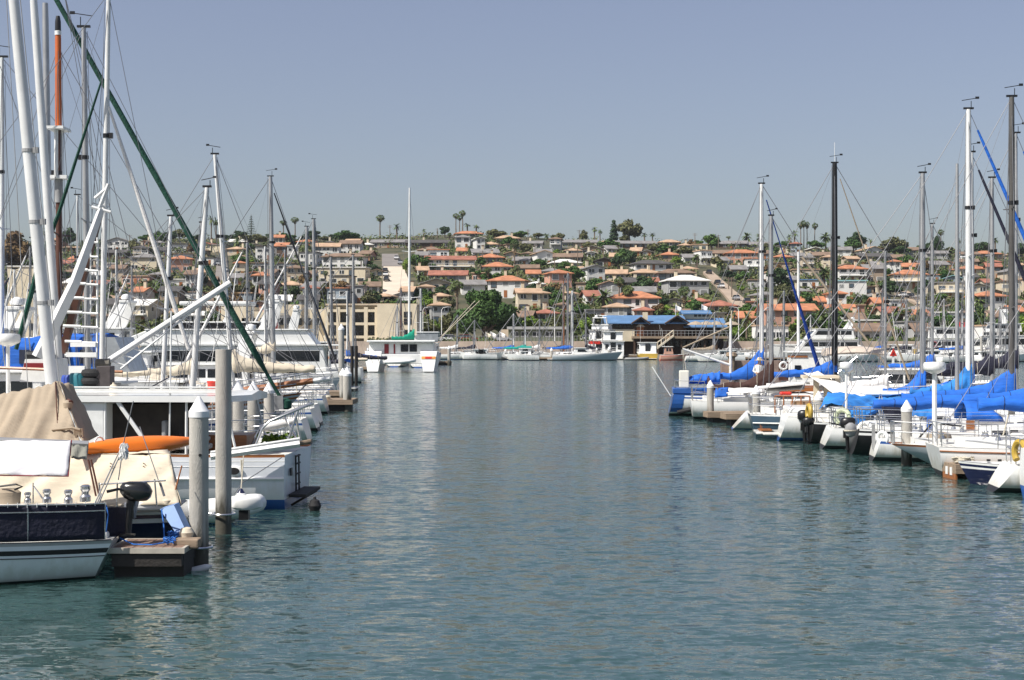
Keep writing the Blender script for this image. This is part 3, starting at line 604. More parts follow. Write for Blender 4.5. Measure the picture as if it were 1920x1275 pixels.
# ------------------------------------------------------------------ buildings and furniture of the far shore
def X(px, d): return (px - CX) / F * d
def Z(py, d): return EYE - (py - HZ) / F * d
DARKWOOD = M('dark_brown_cladding', (.075, .042, .026), .85, .25, 1.2, .2, 9)
BLUEROOF = ROOF['B']; CREAM = WALL['c']
REDB = M('dark_red_panel', (.16, .03, .03), .7, .15, 1)
OLIVEB = M('olive_green_cladding', (.13, .145, .10), .9, .15, 1)
def hotel():
    d = 306; x0, x1 = X(610, d), X(782, d)
    h = E('hotel', (X(696, d), d, 3.0), 0, 'long cream three-storey hotel with dark recessed balconies behind the catamaran', 'hotel')
    cx = h.location.x
    zt = Z(573, d) - 3
    b = MB(); W = x1 - x0
    # back body and projecting piers
    b.box(0, 7, zt / 2, W, 10, zt)
    for px in (612, 634, 657, 686, 706): b.box(X(px, d) - cx, 1.0, zt / 2 - .15, .75, 2.2, zt - .3)
    for zz in (0.9, 3.6, 6.3): b.box(X(660, d) - cx, 1.0, zz + .12, X(712, d) - X(610, d), 2.15, .55)
    b.box(X(745, d) - cx, .6, zt / 2 + .15, X(782, d) - X(708, d), 3.4, zt + .3)
    b.obj('wall', CREAM, h)
    for zz in (1.2, 3.9):
        for px in (623, 645, 671, 696):
            w_ = (22 if px != 671 else 27) / F * d - .8
            f = MB(); f.box(X(px, d) - cx, 1.93, zz + 1.15, w_, .1, 2.05); f.obj('window', GLASS, h)
            r = MB(); r.box(X(px, d) - cx, .12, zz + .98, w_, .06, .08)
            for i in range(int(w_ / .28)): r.box(X(px, d) - cx - w_ / 2 + .14 + i * .28, .12, zz + .5, .035, .035, .9)
            r.obj('balcony_rail', BLACK, h)
    for py in (590, 603, 624):
        for px in (765,): b = MB(); b.box(X(px, d) - cx, -1.13, Z(py, d) - 3, 1.6, .12, 1.2); b.obj('window', GLASS, h)
    b = MB(); b.box(0, 6.5, zt + .25, W + .4, 11.4, .35); b.obj('roof', WALL['y'], h)
    # long low wing to the left
    h2 = E('hotel_wing', (X(515, 312), 312, 3.0), 0, 'low cream hotel wing with stepped parapets behind the moored yachts', 'hotel')
    cx = h2.location.x; d = 312
    b = MB()
    for a, c, t in ((415, 470, 575), (470, 520, 584), (520, 565, 571), (565, 612, 580)):
        b.box(X((a + c) / 2, d) - cx, 5, (Z(t, d) - 3) / 2, X(c, d) - X(a, d) - .01, 9 + (c % 3), Z(t, d) - 3)
    b.obj('wall', CREAM, h2)
    for px in range(425, 612, 17):
        b = MB(); b.box(X(px, d) - cx, -.05, Z(603, d) - 3, 1.1, .9, 1.5); b.obj('window', GLASS, h2)
    b = MB(); b.box(X(495, d) - cx, -.3, Z(612, d) - 3, X(525, d) - X(470, d), .8, 1.5); b.obj('facade_panel', REDB, h2)
    b = MB()
    for i in range(9): b.box(X(522, d) - cx, -.35, Z(588 + i * 2.4, d) - 3, 4.2, .3, .16)
    b.obj('louvre', GREYP, h2)
    # tan block far left
    d = 318; c = hill(47, 552)
    h3 = E('flat_building', (X(47, d), d, 3.0), 0, 'plain tan flat-roofed building at far left behind the thick white mast', 'building')
    b = MB(); b.box(0, 4, (Z(500, d) - 3) / 2, 7.6, 8, Z(500, d) - 3); b.obj('wall', WALL['c'], h3)
    b = MB(); b.box(0, 4, Z(500, d) - 2.9, 8, 8.4, .25); b.obj('roof', ROOF['w'], h3)
    for k in (-2, 1.6): b = MB(); b.box(k, -.03, 3.2, 1.6, .1, 1.4); b.obj('window', GLASS, h3)
hotel()

def gable_roof(b, x0, x1, y0, y1, z0, z1, along='x', t=.2, mi=0):
    if along == 'x':
        ym = (y0 + y1) / 2; pr = [(y0, z0), (ym, z1), (y1, z0), (y1, z0 - t), (ym, z1 - t), (y0, z0 - t)]
        vs = [(x0, y, z) for y, z in pr] + [(x1, y, z) for y, z in pr]
    else:
        xm = (x0 + x1) / 2; pr = [(x0, z0), (xm, z1), (x1, z0), (x1, z0 - t), (xm, z1 - t), (x0, z0 - t)]
        vs = [(x, y0, z) for x, z in pr] + [(x, y1, z) for x, z in pr]
    b.add(vs, [(0, 1, 7, 6), (1, 2, 8, 7), (2, 3, 9, 8), (3, 4, 10, 9), (4, 5, 11, 10), (5, 0, 6, 11), (0, 5, 4, 1), (1, 4, 3, 2), (6, 7, 10, 11), (7, 8, 9, 10)], mi)
def restaurant():
    d = 279; R = E('waterfront_restaurant', (X(1252, d), d, 0), 0, 'brown timber waterfront restaurant with bright blue metal roofs and an upper deck', 'restaurant')
    cx = R.location.x; x = lambda p: X(p, d) - cx; z = lambda p: Z(p, d)
    b = MB()
    b.box((x(1140) + x(1365)) / 2, 10, z(632) / 2 + .3, x(1365) - x(1140), 8, z(632) - .6)
    b.box((x(1140) + x(1290)) / 2, 8, (z(632) + z(603)) / 2, x(1290) - x(1140), 9, z(603) - z(632) - .02)
    b.box((x(1290) + x(1360)) / 2, 10, (z(632) + z(611)) / 2, x(1360) - x(1290) - .02, 7, z(611) - z(632) - .04)
    for p in (1203, 1272):
        hw = x(p + 17) - x(p)
        b.box(x(p), 4.0, (z(632) + z(604)) / 2, hw * 1.5, 2, z(604) - z(632) - .06)
        b.add([(x(p) - hw * .75, 3.0, z(604)), (x(p) + hw * .75, 3.0, z(604)), (x(p), 3.0, z(595))], [(0, 1, 2)])
    b.obj('wall', DARKWOOD, R)
    b = MB(); b.box((x(1142) + x(1192)) / 2, 3.2, (z(640) + z(617)) / 2, x(1192) - x(1142), .8, z(617) - z(640)); b.obj("plaster_wall", CREAM, R)
    b = MB(); gable_roof(b, x(1135), x(1291), 2.2, 14, z(605), z(590)); b.obj('roof', BLUEROOF, R)
    b = MB(); gable_roof(b, x(1284), x(1369), 3.2, 15, z(612), z(595)); b.obj('roof', BLUEROOF, R)
    for p, e, zt in ((1203, 17, 594), (1272, 23, 591)):
        b = MB(); gable_roof(b, x(p - e), x(p + e), 1.6, 8.4, z(606), z(zt), 'y', .25); b.obj('roof', BLUEROOF, R)
        b = MB()
        for sg in (-1, 1): b.tube([(x(p + sg * (e + 1)), 1.55, z(606.5)), (x(p), 1.55, z(zt + .4))], .14, 4)
        b.obj('gable_trim', DARKWOOD, R)
    b = MB(); b.box((x(1288) + x(1343)) / 2, 10, (z(597) + z(584)) / 2, x(1340) - x(1291), 4, z(584) - z(597)); b.obj('cupola_wall', CREAM, R)
    b = MB(); gable_roof(b, x(1287), x(1345), 7.2, 12.8, z(586), z(580)); b.obj('cupola_roof', BLUEROOF, R)
    for p in (1314, 1322, 1330, 1337): b = MB(); b.box(x(p), 7.95, z(590), .55, .1, .55); b.obj('window', GLASS, R)
    for p in range(1150, 1192, 8): b = MB(); b.box(x(p), 3.45, z(612), .6, .12, .5); b.obj('window', GLASS, R)
    b = MB(); b.box(x(1203), 2.93, z(622), 1.3, .1, 2.0); b.obj('door', TEAK, R)
    b = MB(); b.prism([(x(1194), z(613)), (x(1212), z(613)), (x(1203 + 4), z(608)), (x(1199), z(608))], 2.2, 2.9); b.obj('awning', TANC, R)
    # ground floor glazing behind columns
    for p in range(1262, 1366, 13): b = MB(); b.box(x(p), 5.93, z(645), 1.0, .12, 1.3); b.obj('window', GLASS, R)
    b = MB(); b.box((x(1186) + x(1366)) / 2, 3, z(632.5), x(1366) - x(1186), 6.4, .45); b.obj('deck', WOOD, R)
    for p in range(1190, 1368, 22): b = MB(); b.box(x(p), .5, z(632.5) / 2, .3, .3, z(632.5) - .3); b.obj('deck_post', DARKWOOD, R)
    b = MB(); b.box((x(1186) + x(1366)) / 2, .0, z(620), x(1366) - x(1186), .08, .1)
    b.box((x(1186) + x(1366)) / 2, .0, z(625), x(1366) - x(1186), .05, .05)
    for p in range(1186, 1368, 7): b.box(x(p), .0, z(625.5), .055, .055, 1.2)
    b.obj('deck_rail', GREYP, R)
    b = MB(); b.prism([(x(1262), z(631)), (x(1262), z(628)), (x(1232), z(650)), (x(1232), z(654))], -1.4, -.1); b.obj('stair', CONC2, R)
    b = MB()
    for y in (-1.4, -.1):
        b.tube([(x(1262), y, z(619)), (x(1232), y, z(642))], .06, 5)
        for k in range(5): b.tube([(x(1262 - k * 7.5), y, z(629 + k * 5.4)), (x(1262 - k * 7.5), y, z(619 + k * 5.8))], .05, 4)
    b.obj('stair_rail', CONC2, R)
    b = MB(); b.box(x(1212), 2.5, z(592), .9, .9, 1.4); b.obj('chimney', CREAM, R)
    um = MB(); um.lathe([(1.7, 2.2), (.9, 2.65), (.05, 2.9)], 8); uc = um.mesh('canopy', TANC); up = MB(); up.tube([(0, 0, 0), (0, 0, 2.8)], .05, 5); upm = up.mesh('pole', WOOD)
    for i, (p, lb) in enumerate(((1306, 'first from the gable'), (1326, 'second from the gable'), (1345, 'third from the gable'), (1374, 'farthest out beyond the roof edge'))):
        u = E('parasol', (X(p, 279), 279 + 1.2, Z(631, 279)), 0, f'cream parasol on the restaurant deck, {lb}', 'parasol', 'parasols on the restaurant deck')
        inst(uc, 'canopy', u); inst(upm, 'pole', u)
restaurant()
# cottage on the quay
d = 303; c = E('cottage', (X(1006, d), d, 3.0), 0, 'low olive-green flat-roofed cottage on the quay right of the ficus', 'cottage')
b = MB(); b.box(0, 3, 1.25, X(1060, d) - X(953, d), 6, 2.9); b.obj('wall', OLIVEB, c)
b = MB(); b.box(0, 2.8, 2.85, X(1062, d) - X(951, d), 7, .55); b.obj('roof', WALL['g'], c)
for p, ww in ((967, 1.0), (984, 1.5), (1006, 1.6), (1030, 1.5), (1048, 1.0)): inst(WINDOW, 'window', c, (X(p, d) - c.location.x, -.04, 1.0), 0, (ww, 1, 1.1))
# sheds at right
for px, w_, yb, yt, lb in ((1638, 80, 652, 626, 'low grey boat shed with a broad brown roof behind the right-hand docks'), (1735, 44, 650, 630, 'small grey flat shed beside the green tree on the right shore')):
    d = 300; o = E('boat_shed', (X(px, d), d, 3.0), 0, lb, 'shed'); hw = w_ / F * d / 2
    b = MB(); b.box(0, 4, .9, hw * 1.8, 6.5, 3.4); b.obj('wall', WALL['g'], o)
    b = MB(); gable_roof(b, -hw, hw, -.2, 8.4, 2.3, 3.9, 'x', .2); b.obj('roof', ROOF['b'], o)
    for k in range(4): inst(WINDOW1, 'window', o, (-hw * .7 + k * hw * .45, .72, .6), 0, (1.1, 1, 1))
for px, w_, yt, lb in ((1880, 70, 622, 'long white dock office at the right edge of the shore'), (1450, 60, 625, 'pale low building behind the white mast on the right shore')):
    d = 308; o = E('dock_office', (X(px, d), d, 3.0), 0, lb, 'building'); hw = w_ / F * d / 2
    b = MB(); b.box(0, 4, 1.6, hw * 2, 6, 3.4); b.obj('wall', WALL['w'], o); b = MB(); b.box(0, 4, 3.4, hw * 2.1, 6.6, .3); b.obj('roof', ROOF['t'], o)
    for k in range(5): inst(WINDOW, 'window', o, (-hw * .8 + k * hw * .4, .95, .9), 0, (1.1, 1, 1.2))

# ------------------------------------------------------------------ cars, poles, lamps, flags
cb = MB(); cb.loft([[(x, y * (1 if z < .75 else .94), z) for x, z in ((-2.15, .35), (2.15, .35), (2.2, .7), (1.2, .92), (-2.1, .95), (-2.2, .6))] for y in (-.88, .88)], True, True)
CARB = {}
cg = MB(); cg.loft([[(x, y * k, z) for x, k, z in ((-2.0, 1, .93), (1.1, 1, .9), (.45, .82, 1.42), (-1.5, .82, 1.45))] for y in (-.84, .84)], True, True); CARG = cg.mesh('cabin', GLASS)
wl = MB(); wl.tube([(0, -.11, 0), (0, .11, 0)], .33, 12); WHEEL = wl.mesh('wheel', RUBBER)
cr_ = MB(); cr_.box(-.5, 0, 1.455, 1.7, 1.3, .05)
def car(px, py, col, label, rz=PI / 2, lift=.1, d=None):
    p = hill(px, py) if d is None else Vector((X(px, d), d, 3.02))
    o = E('parked_car', p + Vector((0, 0, lift)), rz, label, 'car', 'parked cars')
    if col not in CARB: CARB[col] = (cb.mesh('body', M('car_paint', col, .3, .05, 1, coat=.5)), cr_.mesh('roof', M('car_roof', col, .3, .05, 1, coat=.5)))
    inst(CARB[col][0], 'body', o); inst(CARG, 'cabin', o); inst(CARB[col][1], 'roof', o)
    for x in (-1.35, 1.35):
        for y in (-.82, .82): inst(WHEEL, 'wheel', o, (x, y, .33))
cw, ck, cs, cre = (.7, .7, .7), (.03, .03, .035), (.35, .36, .38), (.35, .03, .03)
for a in ((723, 513, ck, 'dark car parked highest at the edge of the pale steep street'), (724, 521, cw, 'white car parked between two dark cars on the pale steep street'), (725, 530, ck, 'dark car parked lowest on the pale steep street'),
          (744, 489, cw, 'white car parked on the grey top of the steep street'), (751, 498, cs, 'silver car parked where the steep street turns pale')): car(*a, lift=.5)
for a in ((1329, 516, ck, 'dark car near the top of the tan road'), (1345, 536, ck, 'dark car parked halfway down the tan road'), (1352, 543, cw, 'white car parked halfway down the tan road'), (1380, 566, cs, 'silver car by the lower bend of the tan road'), (1400, 572, ck, 'dark car parked lowest on the tan road'),
          (1692, 560, cw, 'white car on the side road by the pale house at right'), (1706, 562, ck, 'dark car on the side road at right'), (412, 500, cs, 'silver car on the narrow street behind the leaning mast'), (424, 512, cw, 'white car on the narrow street behind the leaning mast')): car(*a, lift=.5)
for px, col, lb in ((830, cs, 'silver car parked on the quay left of the ficus'), (846, cw, 'white car parked on the quay beside the silver car'), (876, cre, 'red car parked on the quay under the ficus'), (940, cs, 'grey car parked behind the flags by the steps'), (1110, cw, 'white van-like car parked behind the yachts near the restaurant')): car(px, 0, col, lb, .1, .02, 296)

pb = MB(); pb.tube([(0, 0, -1), (0, 0, 10)], [.2, .13], 7); POLE = pb.mesh('pole', BARK)
pb = MB(); pb.box(0, 0, 9.4, 2.4, .14, .16); pb.box(0, 0, 8.5, 1.8, .12, .14); ARM = pb.mesh('crossarm', BARK)
for px, yb, yt in ((731, 452, 422), (820, 450, 428), (990, 458, 430), (1086, 458, 431), (1303, 468, 437), (1347, 472, 440), (1083, 506, 464), (905, 500, 470), (1372, 560, 520), (1366, 545, 520), (1003, 492, 458), (1132, 500, 466), (243, 466, 440), (1690, 600, 560), (1040, 525, 480), (1482, 475, 447)):
    p = hill(px, yb); o = E('utility_pole', p, rnd.uniform(-.5, .5)); k = (yb - yt) * p.y / F / 10; o.scale = (1, 1, k)
    inst(POLE, 'pole', o); inst(ARM, 'crossarm', o); reg(o, 'thin wooden utility pole with crossarms', px, (yb + yt) / 2, 'pole', 'utility poles')
lb_ = MB(); lb_.tube([(0, 0, 0), (0, 0, 6.4), (.3, 0, 6.9), (1.4, 0, 7.1)], [.1, .07, .06, .05], 6); LPOST = lb_.mesh('post', W_PAINT)
lb_ = MB(); lb_.box(1.6, 0, 7.06, .6, .22, .14); LHEAD = lb_.mesh('lamp_head', GREYP)
for px, lb in ((793, 'pale street lamp behind the catamaran'), (828, 'pale street lamp left of the ficus'), (1040, 'pale street lamp right of the cottage'), (12, 'pale street lamp at far left edge'), (1385, 'pale street lamp right of the restaurant')):
    o = E('street_lamp', (X(px, 300), 300, 3), 0 if px < 1000 else PI, lb, 'street lamp', 'lamps along the quay'); inst(LPOST, 'post', o); inst(LHEAD, 'lamp_head', o)
def flag(px, yb, yt, d, label, col=WHITEC):
    o = E('flag', (X(px, d), d, Z(yb, d)), 0, label, 'flag', 'flags along the shore'); h = (yb - yt) / F * d
    b = MB(); b.tube([(0, 0, 0), (0, 0, h)], .05, 5); b.obj('flagpole', W_PAINT, o)
    b = MB(); b.sheet(lambda u, v: (.05 + u * 1.1, .22 * math.sin(u * 5 + v), h - .1 - v * .9 - u * .55), 6, 3); m = b.obj('cloth', col, o, smooth=True)
    m.modifiers.new('thick', 'SOLIDIFY').thickness = .03
flag(911, 642, 622, 294, 'pinkish-white flag on a pole, leftmost of the flags below the ficus', CREAMC); flag(920, 642, 621, 294, 'white flag on a pole, middle of the flags below the ficus'); flag(937, 642, 621, 294, 'white flag on a pole beside the steps right of the ficus')
flag(1267, 592, 571, 290, 'white flag flying above the restaurant gable'); flag(1316, 581, 570, 291, 'white flag above the small cupola of the restaurant')
b = MB()
for i in range(9): b.box(0, i * .28, i * .28 + .14, 1.5, .3, .3)
T(b.obj('stone_steps', WALL['y'], None, (X(946, 296), 296, 3)), 'narrow pale steps climbing beside the ficus', 'steps')

# ------------------------------------------------------------------ docks
def floatdock(name, p0, p1, w_, label, z=.5, group=None, plank=WOOD, fh=.26, fmat=WOOD):
    """a floating dock: deck, side fascia, dark floats"""
    p0, p1 = Vector((*p0[:2], 0)), Vector((*p1[:2], 0)); L = (p1 - p0).length
    o = E(name, p0, math.atan2(p1.y - p0.y, p1.x - p0.x), label, 'dock', group)
    b = MB(); n = max(1, int(L / .16)); n = min(n, 160); st = L / n
    for i in range(n): b.box((i + .5) * st, 0, z - .02, st * .92, w_, .05)
    b.obj('deck', plank, o)
    b = MB()
    for s in (-1, 1): b.box(L / 2, s * (w_ / 2 + .03), z + .01 - fh / 2, L + .12, .06, fh)
    for s in (0, 1): b.box(s * L + (.03 if s else -.03), 0, z + .01 - fh / 2, .055, w_, fh)
    b.obj('fascia', fmat, o)
    if fh < .2:
        b = MB()
        for s in (-1, 1): b.box(L / 2, s * (w_ / 2 - .01), z - .2, L, .05, .2)
        for s in (0, 1): b.box(s * L + (-.03 if s else .03), 0, z - .2, .05, w_ - .1, .2)
        b.obj('side_board', WOODD, o)
    b = MB(); k = max(1, int(L / 2.4))
    for i in range(k): b.box((i + .5) * L / k, 0, (z - fh) / 2 - .12, L / k * (.86 if k > 1 else 1), w_ * (.92 if fh > .2 else .72), z - fh + .2)
    b.obj('float', WOODD, o)  # near-black colour holds the shade of the recess below the deck
    return o
CAPV = {}
def pile(px, ytop, ybase, wpx, label, d=None, cap=True, m=CONC, group='concrete piles', name='dock_pile'):
    d = d or dwater(ybase); r = wpx / F * d / 2; h = Z(ytop, d)
    o = E(name, (X(px, d), d, 0), rnd.uniform(0, 6), label, 'pile', group)
    hc = r * 1.55 if cap else 0
    b = MB(); b.lathe([(r, -1), (r, h - hc)] + ([] if cap else [(r * .86, h)]), 24); b.obj('shaft', m, o, smooth=True)
    if cap:
        b = MB(); b.lathe([(r * 1.06, h - hc - r * .62), (r * 1.06, h - hc), (r * 1.0, h - hc + .01), (.02, h)], 24); b.obj('cap', CAPW, o, smooth=True, angle=30)
    return o
# ------------------------------------------------------------------ boat builders
# a boat's own frame: x = 0 at the stern, +x towards the bow, z = 0 at the waterline
def beam_at(t, tw):
    return tw + (1 - tw) * math.sin(PI / 2 * t / .42) if t < .42 else max(.012, 1 - ((t - .42) / .58) ** 2.25)
class Hull:
    def __init__(s, L, B, fs, fb, sag=.1, tw=.7, srake=-.4, brake=1.0, D=.5, full=.5, flare=0, lift=.12):
        s.lift = lift
        s.L, s.B, s.fs, s.fb, s.sag, s.tw, s.srake, s.brake, s.D, s.full, s.flare = L, B, fs, fb, sag, tw, srake, brake, D, full, flare
    def sheer(s, t): return s.fs + (s.fb - s.fs) * t ** 1.4 - 4 * s.sag * t * (1 - t)
    def half(s, t): return s.B / 2 * beam_at(t, s.tw)
    def pt(s, t, z, sg):
        zs = s.sheer(t); D = s.D * (s.lift + (1 - s.lift) * min(1, t / .4)); v = min(1, max(0, (zs - z) / (zs + D)))
        k = 2.9 - 1.5 * t; b = s.half(t) * max(0.0, 1 - v ** k) ** s.full
        if s.flare: b *= 1 - s.flare * v * t ** 2
        x = t * s.L - s.brake * v * t ** 5 + s.srake * v * (1 - t) ** 5
        return Vector((x, sg * b, z))
    def build(s, parent, mats, deckm=None, n=22, boot=.14, stripe=True, railm=None, name='hull'):
        """mats: topside, stripe, boot, rail"""
        rows = [0, .05, .13, .20]; R = []
        b = MB()
        def zrow(t):
            zs = s.sheer(t)
            return [zs, zs - .05, zs - .12, zs - .20, zs * .62 + .05, zs * .38 + .07, boot + .06, boot, .0, -.18, -s.D * .8, -s.D]
        mi = [3, 0, 1 if stripe else 0, 0, 0, 0, 0, 2, 2, 2, 2]
        for sg in (1, -1):
            g = [[s.pt(i / n, z, sg) for z in zrow(i / n)] for i in range(n + 1)]
            for j in range(len(mi)):
                vs = [g[i][j] for i in range(n + 1)] + [g[i][j + 1] for i in range(n + 1)]
                f = [(i, i + 1, n + 1 + i + 1, n + 1 + i) for i in range(n)]
                if sg < 0: f = [q[::-1] for q in f]
                b.add(vs, f, mi[j])
        # transom by rows so that boot and stripe run across it
        zr = zrow(0)
        for j in range(len(mi)):
            p = [s.pt(0, zr[j], 1), s.pt(0, zr[j + 1], 1), s.pt(0, zr[j + 1], -1), s.pt(0, zr[j], -1)]
            b.add(p, [(0, 1, 2, 3)], 0 if j < 7 else 2)
        # weld so that shading runs smoothly
        bm = bmesh.new(); 
        me = b.mesh(name, mats, True, 35); bm.from_mesh(me); bmesh.ops.remove_doubles(bm, verts=bm.verts, dist=.002); bmesh.ops.recalc_face_normals(bm, faces=bm.faces); bm.to_mesh(me); bm.free()
        for p in me.polygons: p.use_smooth = True
        me.set_sharp_from_angle(angle=rad(42))
        o = inst(me, name, parent)
        d = MB(); ring = []
        for i in range(n + 1):
            t = i / n; zs = s.sheer(t); h = max(.008, s.half(t) - .02)
            x = t * s.L - (.04 if i == n else 0) + (.03 if i == 0 else 0)
            ring.append([(x, h, zs + .012), (x, max(.004, h - .05), zs + .012), (x, max(.003, h - .06), zs - .03), (x, max(.002, h * .5), zs - .015), (x, 0, zs), (x, -max(.002, h * .5), zs - .015), (x, -max(.003, h - .06), zs - .03), (x, -max(.004, h - .05), zs + .012), (x, -h, zs + .012)])
        d.loft(ring, False, False)
        d.m = [1 if (k % 8) in (0, 1, 6, 7) else 0 for k in range(len(d.f))]
        d.obj('deck', [deckm or DECK, railm or mats[3]], parent, smooth=True, angle=30)
        return o

def placed(o, parent):
    """hang a mesh built in world coordinates under a thing without moving it"""
    P = Matrix.Translation(parent.location) @ Matrix.Rotation(parent.rotation_euler.z, 4, 'Z')
    o.parent = parent; o.matrix_parent_inverse = P.inverted(); return o
def local(o, px, d0=None):
    """along a boat's centre line: the local x seen at picture column px, and its depth"""
    c, s = math.cos(o.rotation_euler.z), math.sin(o.rotation_euler.z); k = (px - CX) / F
    t = (k * o.location.y - o.location.x) / (c - k * s)
    return t, o.location.y + t * s
def Y_(o, lx): return o.location.y + lx * math.sin(o.rotation_euler.z)
def zpx(o, lx, py): return EYE - (py - HZ) / F * Y_(o, lx)

WIREM = {}
def stay(parent, a, b, r=.011, m=WIRE, name='stay'):
    q = MB(); q.tube([a, b], r, 4, cap=False); return q.obj(name, m, parent)
def spar(parent, a, b, r0, r1, m, name='mast', n=12):
    a, b = Vector(a), Vector(b); q = MB(); q.tube([a, a.lerp(b, .6), a.lerp(b, .95), b], [r0, r0 * .96, r1, r1 * .9], n); return q.obj(name, m, parent, smooth=True, angle=50)
def masthead(mast, top, sz=1.0, vane=True, wand=False):
    q = MB(); q.box(top[0], top[1], top[2] + .04, .42 * sz, .1, .07); q.tube([(top[0] + .1, top[1], top[2]), (top[0] + .1, top[1], top[2] + .35 * sz)], .015, 4)
    q.obj('masthead_crane', BLACK, mast)
    if vane:
        q = MB(); z = top[2] + .42 * sz; q.tube([(top[0] - .28 * sz, top[1], z - .04), (top[0] + .36 * sz, top[1], z + .05)], .014, 4); q.box(top[0] + .36 * sz, top[1], z + .06, .16 * sz, .012, .1 * sz); q.obj('wind_vane', BLACK, mast)
    if wand: stay(mast, (top[0], top[1], top[2]), (top[0], top[1], top[2] + 1.1), .012, W_PAINT, 'antenna')
def sailcover(parent, x0, x1, z0, z1, sweep, m, h=.34, wd=.17, y=0, seed=0, name='sail_cover'):
    """folded sail under its cover: x0 = boom end, x1 = mast; sweeps up the mast by `sweep`"""
    q = MB(); R = []
    n = 44
    for i in range(n + 1):
        u = i / n; x = x0 + (x1 - x0) * u; zb = z0 + (z1 - z0) * u
        lump = noise.noise(Vector((u * 6 + seed, seed, 1))) * .10 + noise.noise(Vector((u * 17 + seed, seed, 6))) * .05
        top = zb + h * (.55 + .6 * u) + lump + sweep * max(0, (u - .52) / .48) ** 2.0
        bot = zb - .10 + noise.noise(Vector((u * 9, seed + 5, 2))) * .09
        hw = wd * (.8 + .35 * u) * (1 + .25 * noise.noise(Vector((u * 8, seed, 9))))
        if i in (0, n): hw *= .75
        ring = []
        for k in range(18):
            a = 2 * PI * k / 18; ca, sa = math.cos(a), math.sin(a)
            f = (1 - .45 * max(0, sa)) * (1 + .26 * noise.noise(Vector((u * 11 + a * 1.1, ca * 1.4, seed + sa * 1.4))) + .12 * noise.noise(Vector((u * 31 + a * 2, seed, 3))))
            ring.append((x + (.03 * noise.noise(Vector((u * 9, a, 3)))), y + hw * ca * f, (top + bot) / 2 + (top - bot) / 2 * sa))
        R.append(ring)
    q.loft(R, True, True); c_ = q.obj(name, m, parent, smooth=True, angle=75)
    q = MB(); st_ = max(3, int(abs(x1 - x0) / .75))
    for k in range(1, st_):
        rg = R[int(k / st_ * n)]; cx_ = sum(v[2] for v in rg) / len(rg)
        q.tube([(v[0], y + (v[1] - y) * 1.03, cx_ + (v[2] - cx_) * 1.03) for v in rg] + [(rg[0][0], y + (rg[0][1] - y) * 1.03, rg[0][2])], .011, 4)
    q.obj('sail_tie', ROPE_W if m in (NAVYC, BROWNC) else NAVYC, c_); return c_
def cabin(parent, H, t0, t1, h, m=None, wfrac=.62, nport=3, name='cabin'):
    """low coachroof between two stations"""
    q = MB(); R = []
    for i in range(9):
        t = t0 + (t1 - t0) * i / 8; x = t * H.L; zs = H.sheer(t) - .04; w_ = H.half(t) * wfrac
        hh = h * (1 if i < 6 else 1 - (i - 5) * .27); w2 = w_ * .86
        R.append([(x, -w_, zs), (x, -w2, zs + hh * .85), (x, -w2 * .6, zs + hh), (x, 0, zs + hh * 1.06), (x, w2 * .6, zs + hh), (x, w2, zs + hh * .85), (x, w_, zs)])
    q.loft(R, False, False); q.add(R[0], [tuple(range(7))]); q.add(R[-1], [tuple(range(6, -1, -1))])
    o = q.obj(name, m or W_GEL, parent, smooth=True, angle=35)
    for i in range(nport):
        t = t0 + (t1 - t0) * (.14 + .5 * (i + .3) / nport); x = t * H.L
        for sg in (-1, 1):
            w_ = H.half(t) * wfrac * .95; g = MB(); zs = H.sheer(t) + h * .4
            g.box(x, sg * (w_ - .005), zs, (t1 - t0) * H.L * .42 / nport, .05, h * .34); g.obj('window', GLASS, o)
    hb = MB(); t = t0 + (t1 - t0) * .08; hb.box(t * H.L + .25, 0, H.sheer(t) + h * 1.04, .75, .62, .07); hb.obj('hatch', GREYP, o)
    return o
def guardrail(parent, H, t0=.03, t1=.93, h=.62, side=(1, -1), n=None):
    for sg in side:
        q = MB(); n_ = n or max(4, int((t1 - t0) * H.L / 1.5)); top = []; mid = []
        for i in range(n_ + 1):
            t = t0 + (t1 - t0) * i / n_; p = Vector((t * H.L, sg * max(.05, H.half(t) - .07), H.sheer(t)))
            q.tube([p, p + Vector((0, 0, h))], .011, 5); top.append(p + Vector((0, 0, h))); mid.append(p + Vector((0, 0, h * .52)))
        for pl in (top, mid): q.tube(pl, .005, 4)
        q.obj('guard_rail', STEEL, parent)
def sternrail(parent, H, x=.1, h=.68, t=.14):
    q = MB(); a = H.half(0) - .06; pts = []
    for z in (h, h * .55):
        q.tube([(t * H.L, -(H.half(t) - .07), H.sheer(t) + z), (x, -a, H.fs + z), (x - .06, 0, H.fs + z), (x, a, H.fs + z), (t * H.L, H.half(t) - .07, H.sheer(t) + z)], .016, 6)
    for y in (-a, -a * .35, a * .35, a): q.tube([(x, y, H.fs), (x - .02, y, H.fs + h)], .016, 6)
    for sg in (-1, 1): q.tube([(t * H.L, sg * (H.half(t) - .07), H.sheer(t)), (t * H.L, sg * (H.half(t) - .07), H.sheer(t) + h)], .016, 6)
    q.obj('stern_rail', STEEL, parent)
def bowrail(parent, H, h=.65, t=.84):
    q = MB()
    for z in (h, h * .5):
        q.tube([(t * H.L, -(H.half(t) - .06), H.sheer(t) + z), (.95 * H.L, -(H.half(.95)) + .03, H.sheer(.95) + z), (H.L + .05, 0, H.fb + z), (.95 * H.L, H.half(.95) - .03, H.sheer(.95) + z), (t * H.L, H.half(t) - .06, H.sheer(t) + z)], .016, 6)
    for tt in (t, .95):
        for sg in (-1, 1): q.tube([(tt * H.L, sg * (H.half(tt) - .05), H.sheer(tt)), (tt * H.L, sg * (H.half(tt) - .05), H.sheer(tt) + h)], .016, 6)
    q.obj('bow_rail', STEEL, parent)
